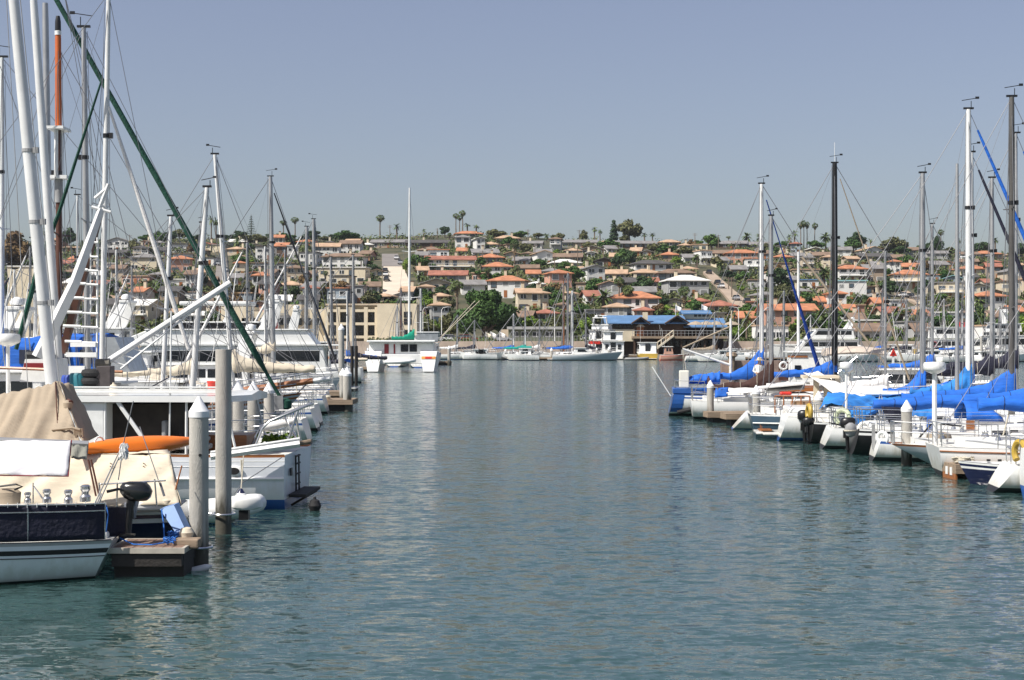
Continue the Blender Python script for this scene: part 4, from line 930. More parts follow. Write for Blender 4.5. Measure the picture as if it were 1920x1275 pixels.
def cockpit(parent, H, t0=.07, t1=.34, m=None):
    q = MB(); 
    for sg in (-1, 1):
        R = []
        for i in range(6):
            t = t0 + (t1 - t0) * i / 5; y = H.half(t) * .66; z = H.sheer(t)
            R.append([(t * H.L, sg * y, z - .05), (t * H.L, sg * y, z + .2), (t * H.L, sg * (y - .22), z + .22), (t * H.L, sg * (y - .26), z - .05)])
        q.loft(R, True, True)
    q.obj('coaming', m or W_GEL, parent)
    for t in (t0 + .08, t1 - .04):
        for sg in (-1, 1):
            g = MB(); g.lathe([(.085, 0), (.075, .06), (.055, .1), (.07, .16), (.05, .19)], 10, (t * H.L, sg * (H.half(t) * .66 - .12), H.sheer(t) + .21)); g.obj('winch', STEEL, parent, smooth=True)
def wheel(parent, x, z, R=.42):
    q = MB(); q.ring((x, 0, z), R, .016, 'X', 22, 6)
    for k in range(6): a = PI * k / 3; q.tube([(x, 0, z), (x, R * math.cos(a), z + R * math.sin(a))], .009, 4)
    q.tube([(x + .12, 0, z - .95), (x + .12, 0, z), (x, 0, z)], .05, 6); q.obj('wheel', STEEL, parent)
def rudder(parent, H, m=W_GEL):
    q = MB(); q.box(H.srake * .4 - .16, 0, .12, .34, .05, .9); q.obj('rudder', m, parent)
def dodger(parent, H, t, m, h=.75, ln=1.3):
    q = MB(); R = []; x = t * H.L; w_ = H.half(t) * .72; z0 = H.sheer(t) + .3
    for i in range(7):
        u = i / 6; zz = h * math.sin(PI / 2 * min(1, .15 + u * 1.25)) if u < .7 else h
        R.append([(x + ln * (1 - u), w_ * math.cos(a), z0 + zz * max(0, math.sin(a)) ** .55) for a in [PI * k / 12 for k in range(13)]])
    q.loft(R, False, False); o = q.obj('dodger', m, parent, smooth=True, angle=60); o.modifiers.new('thick', 'SOLIDIFY').thickness = .03
    g = MB(); g.box(x + ln * .98, 0, z0 + h * .25, .04, w_ * 1.1, h * .28); g.obj('dodger_window', CLEAR, o); return o
def outboard(parent, x, y, z, m=BLACK, rz=0, k=1.0, tiller=True):
    """an outboard motor hung on the stern; x,y,z = its clamp"""
    q = MB(); pr = []
    for zz, rx, ry, ox in ((.0, .15, .12, 0), (.05, .25, .16, -.03), (.2, .27, .17, -.04), (.30, .25, .155, -.05), (.36, .16, .10, -.05)):
        pr.append([(ox * k + rx * k * math.cos(a), ry * k * math.sin(a), zz * k) for a in [2 * PI * j / 14 for j in range(14)]])
    q.loft(pr, True, True); q.v = [tuple(Matrix.Rotation(rz, 3, 'Z') @ Vector(v) + Vector((x, y, z + .12 * k))) for v in q.v]
    o = q.obj('outboard_motor', m, parent, smooth=True, angle=50)
    g = MB(); g.tube([(0, 0, .12 * k), (-.02 * k, 0, -.45 * k), (-.05 * k, 0, -.75 * k)], [.085 * k, .06 * k, .05 * k], 8); g.box(.06 * k, 0, -.1 * k, .12 * k, .2 * k, .26 * k); g.box(-.1 * k, 0, -.62 * k, .32 * k, .18 * k, .015); g.tube([(-.22 * k, 0, -.78 * k), (.1 * k, 0, -.78 * k)], [.03, .05 * k], 6)
    if tiller: g.tube([(.2 * k, 0, .2 * k), (.62 * k, .02, .3 * k)], [.03 * k, .022 * k], 6)
    g.v = [tuple(Matrix.Rotation(rz, 3, 'Z') @ Vector(v) + Vector((x, y, z))) for v in g.v]; g.obj('outboard_leg', BLACK, o); return o
def lifering(loc, m, label, R=.3, r=.07, axis='X', rz=0, horseshoe=False, group=None):
    q = MB(); q.ring((0, 0, 0), R, r, axis, 22, 8, 0, 2 * PI if not horseshoe else 1.55 * PI, 0 if not horseshoe else -1.275 * PI + PI)
    o = q.obj('horseshoe_buoy' if horseshoe else 'life_ring', m, None, loc, rz, True); return T(o, label, 'life buoy', group)
def radar(parent, x, y, z0, z1, m=W_GEL, R=.31, pole=.055, name='radar_mast'):
    q = MB(); q.tube([(x, y, z0), (x, y, z1)], pole, 8); o = q.obj(name, W_PAINT, parent, smooth=True)
    q = MB(); q.lathe([(.1, -.14), (R * .9, -.04), (R, 0), (R, .13), (R * .92, .2), (.05, .22)], 18, (x, y, z1)); q.obj('radar_dome', m, o, smooth=True, angle=50); return o

def rig(parent, H, xm, top, r, m, rake=0.0, heel=0.0, boom=None, furl=None, spreaders=1, bowx=None, sternx=.1, zb=1.7, cover=None, sweep=.9, head=True, wand=False, back=True, covh=.34, low=None, detail=True):
    """mast (with spreaders and head), boom under its cover, stays and shrouds, furled headsail"""
    rr_ = max(.008, .00021 * parent.location.y); z0 = low if low is not None else H.sheer(xm / H.L) + .3 if 0 < xm < H.L else .9
    tp = Vector((xm + rake, heel, top)); bs = Vector((xm, 0, z0 - .35))
    mo = spar(parent, bs, tp, r, r * .8, m)
    if head: masthead(mo, tp, max(.7, top / 14), True, wand)
    q = MB(); o1 = Vector((-r * 1.25, -r * .8, 0)); q.tube([bs + o1 + Vector((-.1, 0, .9)), tp + o1 * .8 - Vector((0, 0, .1))], max(.007, rr_ * .6), 4)
    if r > .07: q.tube([bs + Vector((-.3, .35, .4)), tp + Vector((-.03, r, -.1))], max(.006, rr_ * .5), 4)
    q.obj('halyard', WIRE, mo)
    if detail:
        p_ = bs.lerp(tp, .68); q = MB(); q.lathe([(r * 1.12, -.06), (r * 1.12, .06)], 10, p_); q.box(p_.x + r + .06, p_.y, p_.z, .1, .09, .16); q.obj('steaming_light', BLACK, mo)
    bow = Vector((bowx if bowx is not None else H.L - .12, 0, H.fb + .1)); st = Vector((sternx, 0, H.fs + .1))
    lp = lambda z: bs.lerp(tp, (z - bs.z) / (tp.z - bs.z))
    if detail:
        hy = H.half(min(.95, xm / H.L)) - .05
        for k in range(spreaders):
            z = bs.z + (top - bs.z) * ((.52, ) if spreaders == 1 else (.36, .66))[k]
            p = lp(z); q = MB(); sp = hy * (.72 if k == 0 else .6)
            q.tube([p + Vector((-.1, -sp, .05)), p, p + Vector((-.1, sp, .05))], [.02, .035, .02], 6); q.obj('spreader', m, mo)
        for sg in (-1, 1):
            z = bs.z + (top - bs.z) * (.52 if spreaders == 1 else .36); p = lp(z) + Vector((-.1, sg * hy * .72, .05))
            q = MB(); q.tube([tp, p, Vector((xm - .25, sg * hy, z0 - .3))], rr_, 4); q.obj('shroud', WIRE, parent)
            stay(parent, lp(z - .15), Vector((xm - .6, sg * hy, z0 - .3)), rr_ * .85, name='lower_shroud')
        if back: stay(parent, tp, st, rr_, name='backstay')
    if furl is not None:
        a, b = bow.lerp(tp, .05), bow.lerp(tp, .93); q = MB(); nn = 16
        q.tube([a.lerp(b, i / nn) for i in range(nn + 1)], [.05] + [.13 * (1 - .62 * i / nn) * (1 + .15 * noise.noise(Vector((i * .7, r * 50, 0)))) for i in range(1, nn)] + [.04], 8); q.obj('furled_jib', furl, parent, smooth=True)
    stay(parent, tp, bow, rr_, name='forestay')
    if boom:
        bx = xm - boom; q = MB(); q.tube([(xm - .08, 0, zb), (bx, 0, zb - .05)], .06, 8); bo = q.obj('boom', ALU, parent, smooth=True)
        stay(parent, tp, (bx + .1, 0, zb), .0055, WIRE, 'topping_lift')
        q = MB(); q.tube([(bx + .9, 0, zb - .05), (bx + .7, .02, H.sheer(.15) + .3)], .025, 5); q.obj('mainsheet', ROPE_W, bo)
        if cover is not None: sailcover(parent, bx - .02, xm + .12, zb - .05, zb, sweep, cover, covh, seed=xm * 3.1)
    return mo

def sailboat(px, d, rz, label, L=9.5, B=2.8, fs=.85, fb=1.15, sag=.1, tw=.68, srake=-.4, mats=None, deckm=None, cab=(.36, .76, .42), cabm=None, boot=.14, stripe=True, rails=True, group='sailing boats in their slips', anchor='stern', wheelx=None, rud=False, name='sailboat', lift=.12):
    """placed by its stern (or bow) at picture column px and depth d"""
    p = Vector((X(px, d), d, 0))
    if anchor == 'bow': p -= Vector((math.cos(rz), math.sin(rz), 0)) * L
    o = E(name, p, rz, label, 'sailboat', group)
    H = Hull(L, B, fs, fb, sag, tw, srake, lift=lift)
    H.build(o, mats or [W_GEL, NAVY, BOOTB, W_PAINT], deckm, boot=boot, stripe=stripe)
    if cab: cabin(o, H, *cab, m=cabm)
    cockpit(o, H)
    if rails: guardrail(o, H, .16, .86); sternrail(o, H); bowrail(o, H)
    if wheelx: wheel(o, wheelx, H.fs + .75)
    if rud: rudder(o, H)
    return o, H

def motoryacht(px, d, rz, label, L=12, B=4, fs=1.0, fb=1.8, decks=(), arch=None, anchor='stern', mats=None, rails=True, name='motor_yacht', group=None, tw=.88, platform=True, antennas=1, radar_at=None, cat='motor yacht', rubbing=True):
    """decks: (x0, x1, z0, z1, half width, front rake, back rake, windows, material, overhang of its roof)"""
    p = Vector((X(px, d), d, 0))
    if anchor == 'bow': p -= Vector((math.cos(rz), math.sin(rz), 0)) * L
    o = E(name, p, rz, label, cat, group)
    H = Hull(L, B, fs, fb, .02, tw, -.15, L * .12, .5, .42, .3, 1)
    H.build(o, mats or [W_GEL, W_GEL, NAVY, W_PAINT], stripe=True)
    for k, dk in enumerate(decks):
        x0, x1, z0, z1, hw, fr, br, nw, m = dk[:9]; ovh = dk[9] if len(dk) > 9 else .25
        q = MB(); pr = [(x0, z0), (x1, z0), (x1 - fr, z1), (x0 + br, z1)]
        q.prism(pr, -hw, hw); c = q.obj('deckhouse', m, o, bevel=.05)
        q = MB(); q.box((x0 + br + x1 - fr) / 2 - ovh * .4, 0, z1 + .05, x1 - fr - x0 - br + 2 * ovh, 2 * hw + .3, .1); q.obj('deckhouse_roof', W_GEL, c, bevel=.03)
        h = z1 - z0
        if nw:
            a0, a1 = x0 + br + .25, x1 - fr - .1; wl_ = (a1 - a0) / nw
            for i in range(nw):
                s0, s1 = a0 + i * wl_, a0 + (i + 1) * wl_ - .12; e = fr * .3 if i == nw - 1 else 0
                q = MB(); q.prism([(s0, z0 + h * .42), (s1 + e, z0 + h * .42), (s1, z0 + h * .82), (s0, z0 + h * .82)], -hw - .015, hw + .015); q.obj('window', GLASS, c)
            q = MB(); f0 = fr * .45 / 1; q.add([(x1 - fr * .42 + .02, -hw * .88, z0 + h * .42), (x1 - fr * .42 + .02, hw * .88, z0 + h * .42), (x1 - fr * .85 + .02, hw * .8, z0 + h * .85), (x1 - fr * .85 + .02, -hw * .8, z0 + h * .85)], [(0, 1, 2, 3)]); wsc = q.obj('windscreen', GLASS, c); wsc.modifiers.new('thick', 'SOLIDIFY').thickness = .03
            q = MB(); q.box(x0 + br * .4 - .03, 0, z0 + h * .5, .06, .9, h * .8); q.obj('door', GLASS, c)
    if arch:
        ax, z0, z1, hw = arch; q = MB()
        for sg in (-1, 1): q.loft([[(ax - .5, sg * hw, z0), (ax + .3, sg * hw, z0), (ax + .3, sg * (hw - .14), z0), (ax - .5, sg * (hw - .14), z0)], [(ax - 1.2, sg * hw * .8, z1), (ax - .7, sg * hw * .8, z1), (ax - .7, sg * (hw * .8 - .14), z1), (ax - 1.2, sg * (hw * .8 - .14), z1)]], True, True)
        q.box(ax - .95, 0, z1 + .06, .6, hw * 1.7, .16); ao = q.obj('radar_arch', W_GEL, o, bevel=.03)
        q = MB(); q.lathe([(.08, 0), (.3, .08), (.32, .2), (.25, .34), (.05, .42)], 14, (ax - .95, hw * .4, z1 + .14)); q.obj('radome', W_GEL, ao, smooth=True)
        q = MB(); q.tube([(ax - .95, -hw * .4, z1 + .1), (ax - .95, -hw * .4, z1 + .4)], .07, 8); q.box(ax - .95, -hw * .4, z1 + .46, .16, 1.3, .12); q.obj('open_array_radar', W_GEL, ao)
    for k in range(antennas):
        a = decks[-1] if decks else (2, 4, 1, 2, 1); x = (a[0] + a[1]) / 2 - .6 - k * .5; stay(o, (x, (-1) ** k * a[4] * .8, a[3]), (x - .5, (-1) ** k * a[4] * .8, a[3] + 3.2 + k * .6), .016, W_PAINT, 'antenna')
    if rails:
        q = MB(); 
        for sg in (-1, 1):
            for z in (.75, .4): q.tube([(t * L, sg * max(.03, H.half(t) - .08), H.sheer(t) + z) for t in (.5, .6, .7, .8, .9, .97, 1.0)], .016, 5)
            for t in (.5, .6, .7, .8, .9, .97): q.tube([(t * L, sg * max(.03, H.half(t) - .08), H.sheer(t)), (t * L, sg * max(.03, H.half(t) - .08), H.sheer(t) + .75)], .014, 4)
        q.obj('bow_rail', STEEL, o)
    if platform:
        q = MB(); q.box(-.45, 0, .22, .9, B * tw * .86, .1); q.obj('swim_platform', W_GEL, o, bevel=.03)
    return o, H
def dinghy(loc, rz, label, L=2.8, m=None, motor=True, name='inflatable_dinghy', mm=BLACK):
    o = E(name, loc, rz, label, 'dinghy'); q = MB(); r = .2; w_ = .55
    q.tube([(-.15, w_, .24), (0, w_, .24), (L * .55, w_, .26), (L * .8, w_ * .75, .32), (L * .95, w_ * .3, .38), (L, 0, .4), (L * .95, -w_ * .3, .38), (L * .8, -w_ * .75, .32), (L * .55, -w_, .26), (0, -w_, .24), (-.15, -w_, .24)], [.06, r, r, r, r, r, r, r, r, r, .06], 12)
    q.obj('tube', m or W_GEL2, o, smooth=True, angle=60)
    q = MB(); q.box(L * .38, 0, .1, L * .78, .9, .08); q.box(.05, 0, .28, .06, .9, .36); q.obj('floor', GREYP, o)
    if motor: outboard(o, -.05, 0, .42, mm, PI, .8)
    return o
def fender(loc, label, m=W_PAINT, L=.6, r=.11, rot=None, group='fenders'):
    q = MB(); q.lathe([(.025, -L * .62), (.03, -L * .52), (r * .8, -L * .44), (r, -L * .3), (r, L * .3), (r * .8, L * .44), (.03, L * .52), (.025, L * .62)], 14)
    o = q.obj('fender', m, None, loc, 0, True, 50)
    if rot: o.rotation_euler = rot
    return T(o, label, 'fender', group)
def rope(pts, r, m, label, sag=0, name='mooring_rope', cat='rope'):
    pts = [Vector(p) for p in pts]
    if sag and len(pts) == 2:
        a, b = pts; pts = [a.lerp(b, i / 10) - Vector((0, 0, sag * 4 * (i / 10) * (1 - i / 10))) for i in range(11)]
    q = MB(); q.tube(pts, r, 6); return T(q.obj(name, m, None, None, 0, True), label, cat)
def coil(loc, R, r, m, label, n=4):
    pts = []
    for i in range(n * 14 + 1):
        a = 2 * PI * i / 14; k = R * (1 + .25 * math.sin(i * 1.7)); pts.append((k * math.cos(a), k * math.sin(a), .02 + r + .012 * (i / 14) * 3 + .02 * math.sin(i * 2.3)))
    q = MB(); q.tube(pts, r, 5); return T(q.obj('coiled_rope', m, None, loc, 0, True), label, 'rope')
def drape(name, quad, nu, nv, m, wr=.06, sag=0.0, fr=3.0, seed=0, thick=.012, parent=None, bend=None):
    """cloth hung between four corner points (world): a b (top), c d (bottom) = a-b-c-d around"""
    a, b, c, d = [Vector(p) for p in quad]; nrm = (b - a).cross(d - a).normalized()
    def fn(u, v):
        p = a.lerp(b, u).lerp(d.lerp(c, u), v)
        w_ = u * 1.0 + v * .35; p += nrm * wr * (noise.noise(Vector((w_ * fr, v * .8, seed))) + .45 * noise.noise(Vector((w_ * fr * 2.6, v * 1.3, seed + 4))) + .18 * noise.noise(Vector((w_ * fr * 6, v * 2.2, seed + 8))))
        p.z -= sag * 4 * u * (1 - u) * (1 - v)
        if bend: p += bend(u, v)
        return p
    q = MB(); q.sheet(fn, nu, nv); o = q.obj(name, m, None, smooth=True, angle=80); s = o.modifiers.new('thick', 'SOLIDIFY'); s.thickness = thick
    if parent is not None: placed(o, parent)
    return o
# ------------------------------------------------------------------ right-hand row of boats
HD = -.08
def mastfit(o, H, mpx, tpy, wpx, m, **k):
    xm, d = local(o, mpx); return rig(o, H, xm, EYE - (tpy - HZ) / F * d, wpx / F * d / 2, m, **k)
def hullnum(o, H, s, m): pass
WB = [W_GEL, W_GEL, BLUEP, W_PAINT]
WS = [W_GEL, BLUEP, BOOTB, W_PAINT]
WT = [W_GEL, GREYP, BOOTB, TEAK]
# R0: only its stern shows at the edge of the picture
o, H = sailboat(1932, 36.8, HD, 'white sailboat with blue boot stripe cut off by the right edge of the picture', 9, 2.4, 1.2, 1.4, mats=WB, boot=.3, srake=-.1, tw=.75)
# R1
o, H = sailboat(1893, 38.8, HD, 'white sailboat with a raked sugar-scoop stern and yellow horseshoe buoy, at far right', 9.5, 2.5, .72, 1.1, mats=[W_GEL, W_GEL, BOOTB, W_PAINT], srake=-.55, tw=.62)
lifering(at(1913, 848, 38.2), YELLOW, 'yellow horseshoe buoy on the stern rail of the sailboat at far right', .27, .085, 'X', .2, True)
# small blue boat between R1 and R2
sk = E('skiff', Vector((X(1797, 40.6) + 4.4, 40.35, 0)), PI + HD, 'small navy-hulled skiff with a white deck, bow towards the open water', 'skiff')
H = Hull(4.4, 1.5, .5, .62, .03, .85, 0, .5, .3, .42, 0, 1); H.build(sk, [NAVY, W_PAINT, NAVY, W_PAINT], W_GEL, boot=.1); q = MB(); q.box(1.6, 0, .62, 1.2, 1.0, .2); q.obj('engine_cover', W_GEL, sk, bevel=.05)
for x in (3.2, 3.5): q = MB(); q.box(x, -.35, .62, .1, .04, .06); q.obj('cleat', BLACK, sk)
# R2: the broad white hull
o, H = sailboat(1747, 43.6, HD, 'broad white sailboat with brown rubbing strake and rounded stern, beside the timber dock end', 11.5, 3.0, .86, 1.2, mats=[W_GEL, W_GEL, BOOTB, W_PAINT], srake=.2, tw=.66, cab=(.3, .72, .42))
R2 = o
q = MB()
for sg in (1, -1): q.tube([H.pt(t / 20, H.sheer(t / 20) - .11, sg) + Vector((0, sg * .01, 0)) for t in range(0, 21)], .022, 6)
q.obj('rubbing_strake', TEAK, o)
q = MB(); q.box(4.05, 0, 1.22, .06, .55, .62); q.obj('hatch_board', M('orange_varnish', (.50, .17, .05), .35, .2, 2), o)
q = MB(); q.box(3.0, -1.0, 1.25, .45, .3, .42); q.obj('canvas_bag', BLUEC, o, bevel=.05)
radar(o, *[local(o, 1760)[0], .6], .9, zpx(o, 1, 693), R=.33, pole=.07)
rig(o, H, 7.6, 13, .09, ALU, boom=7.6 - local(o, 1835)[0], cover=BLUEC, zb=2.0, sweep=.4, covh=.55)
dodger(o, H, .33, BLUEC, .7, 1.3)
# timber dock end with reflectors
fd = floatdock('finger_dock', Vector((X(1783, 42.3), 42.3, 0)), Vector((X(1783, 42.3) + 9, 43.1, 0)), .9, 'brown timber finger dock end with two white reflectors, at right', .42, 'finger docks')
q = MB()
for y in (-.18, .14): q.box(-.07, y, .22, .02, .14, .22)
q.obj('reflector', W_PAINT, fd); q = MB(); q.box(-.03, 0, .2, .05, .96, .44); q.obj('end_board', TEAK, fd)
rope([at(1783, 846, 42.9), at(1789, 862, 42.6), at(1803, 882, 42.2)], .02, ROPE_W, 'pale mooring rope from the broad white sailboat down to the timber dock end')
coil((X(1806, 42.2), 42.2, .42), .25, .022, ROPE_W, 'pale coiled rope lying on the timber dock end at right')
# R3: grey counter stern
o, H = sailboat(1668, 46.2, HD, 'light grey counter-sterned sailboat with varnished rail behind the nearest capped pile at right', 10, 2.5, .72, 1.05, .12, .3, 1.5, mats=[GREYH, GREYH, BOOTB, TEAK], cab=(.38, .74, .38), boot=.06)
q = MB(); q.lathe([(.28, 0), (.4, .12), (.36, .3), (.15, .36)], 14, (1.5, 0, .72)); q.obj('covered_bundle', TANC, o, smooth=True)
q = MB(); q.tube([(.7, -.3, .75), (1.3, 0, 1.35), (2.2, .1, 1.25)], .03, 5); q.obj('tiller_frame', BLACK, o)
pile(1700, 750, 872, 20, 'white-capped concrete pile in front of the blue boom covers, nearest at right')
# R4
o, H = sailboat(1646, 48.6, HD, 'white sailboat with sloping stern and hung rudder left of the grey hull', 8.5, 2.4, .78, 1.1, mats=WS, srake=-.25, tw=.62)
q = MB(); q.box(-.14, 0, .75, .1, .07, .8); q.obj('rudder_head', GREYP, o)
q = MB(); q.box(1.6, -.5, 1.2, .25, .2, .55); q.obj('canvas_bag', BLUEC, o, bevel=.04)
q = MB(); q.box(2.9, -.2, 1.15, .25, .1, .35); q.obj('hatch_board', TEAK, o)
lifering(at(1655, 822, 48), W_PAINT, 'white life ring on the rail of the sailboat with the hung rudder', .2, .06, 'X', .6)
# R5: black hull
o, H = sailboat(1604, 51.2, HD, 'black-hulled sailboat with a dark transom and white ring buoy', 11, 2.7, .9, 1.2, mats=[BLACK, W_PAINT, BLACK, W_PAINT], srake=-.2, tw=.72)
lifering(at(1622, 806, 50.6), W_PAINT, 'white life ring on the stern of the black-hulled sailboat', .24, .065, 'X', .9)
outboard(o, -.25, .3, .75, BLACK, PI)
xm = 8.2; q = MB(); q.tube([(8.2, 0, 1.8), (1.0, 0, 1.65)], .07, 8); q.obj('boom', ALU, o); spar(o, (8.2, 0, .9), (8.2, 0, 13), .09, .07, ALU); masthead([c for c in o.children if c.name.startswith('mast')][0], (8.2, 0, 13))
sailcover(o, .6, 8.3, 1.6, 1.8, .9, BLUEC, .5, .26, 0, 2.2)
drape('spray_cover', (at(1652, 762, 50.4), at(1712, 765, 50.6), at(1700, 800, 50.6), at(1668, 795, 50.4)), 10, 8, NAVYC, .05, parent=o)
dodger(o, H, .32, BLUEC, .65, 1.2)
# covered inflatable hung at its stern
cv = E('covered_dinghy', at(1595, 806, 50.3), .7, 'grey covered inflatable dinghy hanging off the stern of the black-hulled sailboat', 'dinghy')
q = MB(); q.lathe([(.06, -.42), (.26, -.3), (.36, 0), (.3, .26), (.1, .4)], 14); q.v = [(x * .7, y * .5, z * .6) for x, y, z in q.v]; q.obj('cover', GREYP, cv, smooth=True); q = MB(); q.ring((0, 0, -.02), .37, .03, 'Z', 20, 6); q.v = [(x * .7, y * .5, z) for x, y, z in q.v]; q.obj('lashing', ROPE_W, cv)
# R6
o, H = sailboat(1556, 53.8, HD, 'white sailboat with a pale green horseshoe buoy and a tall grey-black mast', 11.5, 2.8, .78, 1.15, mats=[W_GEL, W_GEL, BOOTB, W_PAINT], srake=-.35, tw=.66, wheelx=1.8)
lifering(at(1580, 783, 53.2), M('pale_green_vinyl', (.55, .60, .42), .6, .1, 3), 'pale green horseshoe buoy on the stern rail', .27, .085, 'X', .8, True)
mastfit(o, H, 1897, 182, 12.5, M('grey_black_spar', (.09, .085, .08), .35, .25, .6), boom=3.85, cover=BLUEC, zb=zpx(o, 5, 747), sweep=.72, spreaders=2, furl=None, covh=.42)
radar(o, local(o, 1589)[0], .3, .85, zpx(o, 1, 690), R=.24, pole=.045)
q = MB(); q.box(.9, -.7, 1.15, .5, .25, .5); q.obj('blue_locker', BLUEC2, o, bevel=.04)
# blue-sleeved stay of a boat moored farther right
# R7
o, H = sailboat(1521, 56.4, HD, 'black-transomed sailboat with outboard and a blue tarpaulin over its cockpit', 9.5, 2.5, .82, 1.1, mats=[BLACK, BLACK, BLACK, W_PAINT], srake=-.1, tw=.7)
outboard(o, -.22, .45, .7, BLACK, PI, 1.1, False); outboard(o, -.2, -.6, .62, BLACK, PI, .8, False)
lifering(at(1517, 773, 56), YELLOW, 'golden horseshoe buoy standing edge-on beside the white boxy cruiser', .26, .085, 'X', .05, True)
spar(o, (5.4, 0, .8), (5.4, 0, 10.5), .08, .06, ALU)
def tb(u, v): return Vector((0, 0, .18 * math.sin(u * 9) * v + .1 * math.sin(u * 4 + 1)))
R7 = o
drape('tarpaulin', (at(1552, 739, 57), at(1692, 738, 57.6), at(1690, 768, 54.6), at(1536, 772, 54.6)), 40, 14, BLUEC2, .12, .1, 8, 3, parent=o, bend=tb)
drape('tarpaulin', (at(1552, 739, 57), at(1692, 738, 57.6), at(1690, 762, 59), at(1545, 766, 59)), 30, 8, BLUEC2, .1, .1, 5, 8, parent=o)
drape('tarpaulin', (at(1628, 757, 53.6), at(1755, 752, 53.8), at(1748, 782, 52.6), at(1690, 778, 52.6)), 26, 10, BLUEC2, .12, .06, 6, 5, parent=o)
# R8 white boxy cruiser
o, H = motoryacht(1470, 59.2, HD, 'white boxy motor cruiser with a low swim platform, stern towards the open water', 8.5, 2.7, 1.05, 1.5, mats=[W_GEL, W_GEL, W_PAINT, W_PAINT], decks=[(3.2, 6.8, 1.0, 1.75, 1.0, .7, .15, 3, W_GEL)], antennas=0)
q = MB(); q.box(.9, 0, 1.12, 1.7, 2.2, .3); q.obj('transom_locker', W_GEL, o, bevel=.09)
q = MB(); q.box(-.75, .25, .22, .75, 1.6, .1); q.obj('platform_wing', W_GEL, o, bevel=.03)
q = MB()
for y in (-.35, 0, .35): q.box(-.75, y, .33, .5, .05, .05)
for y in (-.35, .35): q.tube([(-.9, y, .27), (-.9, y, .5)], .015, 5)
q.obj('boarding_ladder', TEAK, o)
# white awning behind
aw = E('awning_boat', Vector((X(1470, 64.6), 64.6, 0)), HD, 'trawler with a long white sloping awning and tan wheelhouse behind the boxy cruiser', 'boat')
H = Hull(10, 3.2, .9, 1.4); H.build(aw, [W_GEL, W_GEL, BOOTB, TEAK])
drape('awning', (at(1506, 699, 64), at(1534, 696, 64.8), at(1604, 734, 62.6), at(1572, 743, 61.3)), 16, 8, WHITEC, .04, .05, 3, 2, parent=aw)
drape('awning', (at(1586, 722, 63.6), at(1656, 721, 63.8), at(1694, 741, 61.3), at(1574, 744, 61.2)), 14, 6, WHITEC, .04, .05, 3, 6, parent=aw)
q = MB()
for x in (1.3, 1.75, 2.2): q.box(x, -.6, 1.55, .22, .2, 1.5)
q.box(1.5, -.2, 2.3, 1.5, 1.2, .12); q.obj('tan_wheelhouse', WALL['c'], aw)
q = MB(); q.box(2.6, .2, 1.2, 1.6, 1.4, 1.2); q.obj('engine_house', GREYP, aw)
# sportfisher with beige bimini, d ~ 80
o, H = motoryacht(1560, 82, HD, 'sportfishing cruiser with a rolled beige bimini top on white tubes', 9, 3.2, 1.1, 1.6, decks=[(2.5, 6.5, 1.0, 2.2, 1.2, .9, .1, 3, W_GEL)], antennas=1)
q = MB(); x0, dd = local(o, 1545); x1, _ = local(o, 1655)
R = []
for i in range(9):
    u = i / 8; x = x0 + (x1 - x0) * u; z = zpx(o, 1, 664) + .12 * math.sin(PI * u); R.append([(x, 1.25 * math.cos(a), z + .32 * max(-.25, math.sin(a))) for a in [2 * PI * k / 12 for k in range(12)]])
q.loft(R, True, True); q.obj('bimini', M('beige_bimini_canvas', (.52, .44, .37), .9, .1, 2, .5, 6), o, smooth=True, angle=70)
q = MB()
for sg in (-1, 1):
    for a, b in ((0.02, .35), (.35, .02), (.6, .95), (.95, .6), (.5, .5)): q.tube([(x0 + (x1 - x0) * a, sg * 1.2, zpx(o, 1, 668)), (x0 + (x1 - x0) * b, sg * 1.2, 1.2)], .03, 5)
    q.tube([(x0 - .3, sg * 1.2, 1.3), (x0 + 1.6, sg * 1.2, zpx(o, 1, 668))], .03, 5)
q.obj('bimini_frame', STEEL, o)
radar(o, local(o, 1588)[0], -.6, .9, zpx(o, 1, 694), R=.33, pole=.06)
# R9 teal hull
o, H = sailboat(1404, 61.6, HD, 'slate-blue hulled sailboat with white rail and rounded counter, right of the white scoop stern', 8.5, 2.6, .85, 1.15, .08, .6, .35, mats=[TEALH, W_PAINT, BLACK, W_PAINT], boot=.0, cab=(.4, .75, .42), stripe=False, lift=.75)
q = MB(); q.tube([H.pt(t / 20, .5, -1) + Vector((0, -.02, 0)) for t in range(0, 21)], .03, 6); q.obj('white_strake', W_PAINT, o)
q = MB(); q.box(2.1, -.3, 1.15, .8, .6, .45); q.obj('cardboard_box', M('cardboard', (.36, .23, .13), .9, .1, 3), o); q = MB(); q.box(1.5, 0, 1.68, .5, .3, .14); q.obj('red_jacket', RED, o, bevel=.08)
q = MB()
for i in range(5): q.tube([(1.0 + i * .35, -.7, .9), (1.0 + i * .35, -.7, 1.6)], .03, 5)
q.tube([(1.0, -.7, 1.6), (2.4, -.7, 1.6)], .03, 5); q.obj('wood_rail', TEAK, o)
mastfit(o, H, 1730, 325, 11, ALU, boom=2.2, cover=BLUEC, zb=zpx(o, 5, 744), sweep=1.15, low=1.2, covh=.4)
pile(1418, 722, 807, 15.5, 'white-capped concrete pile standing behind the slate-blue hull')
pile(1535, 733, 822, 16, 'white-capped concrete pile beside the blue tarpaulin', d=58)
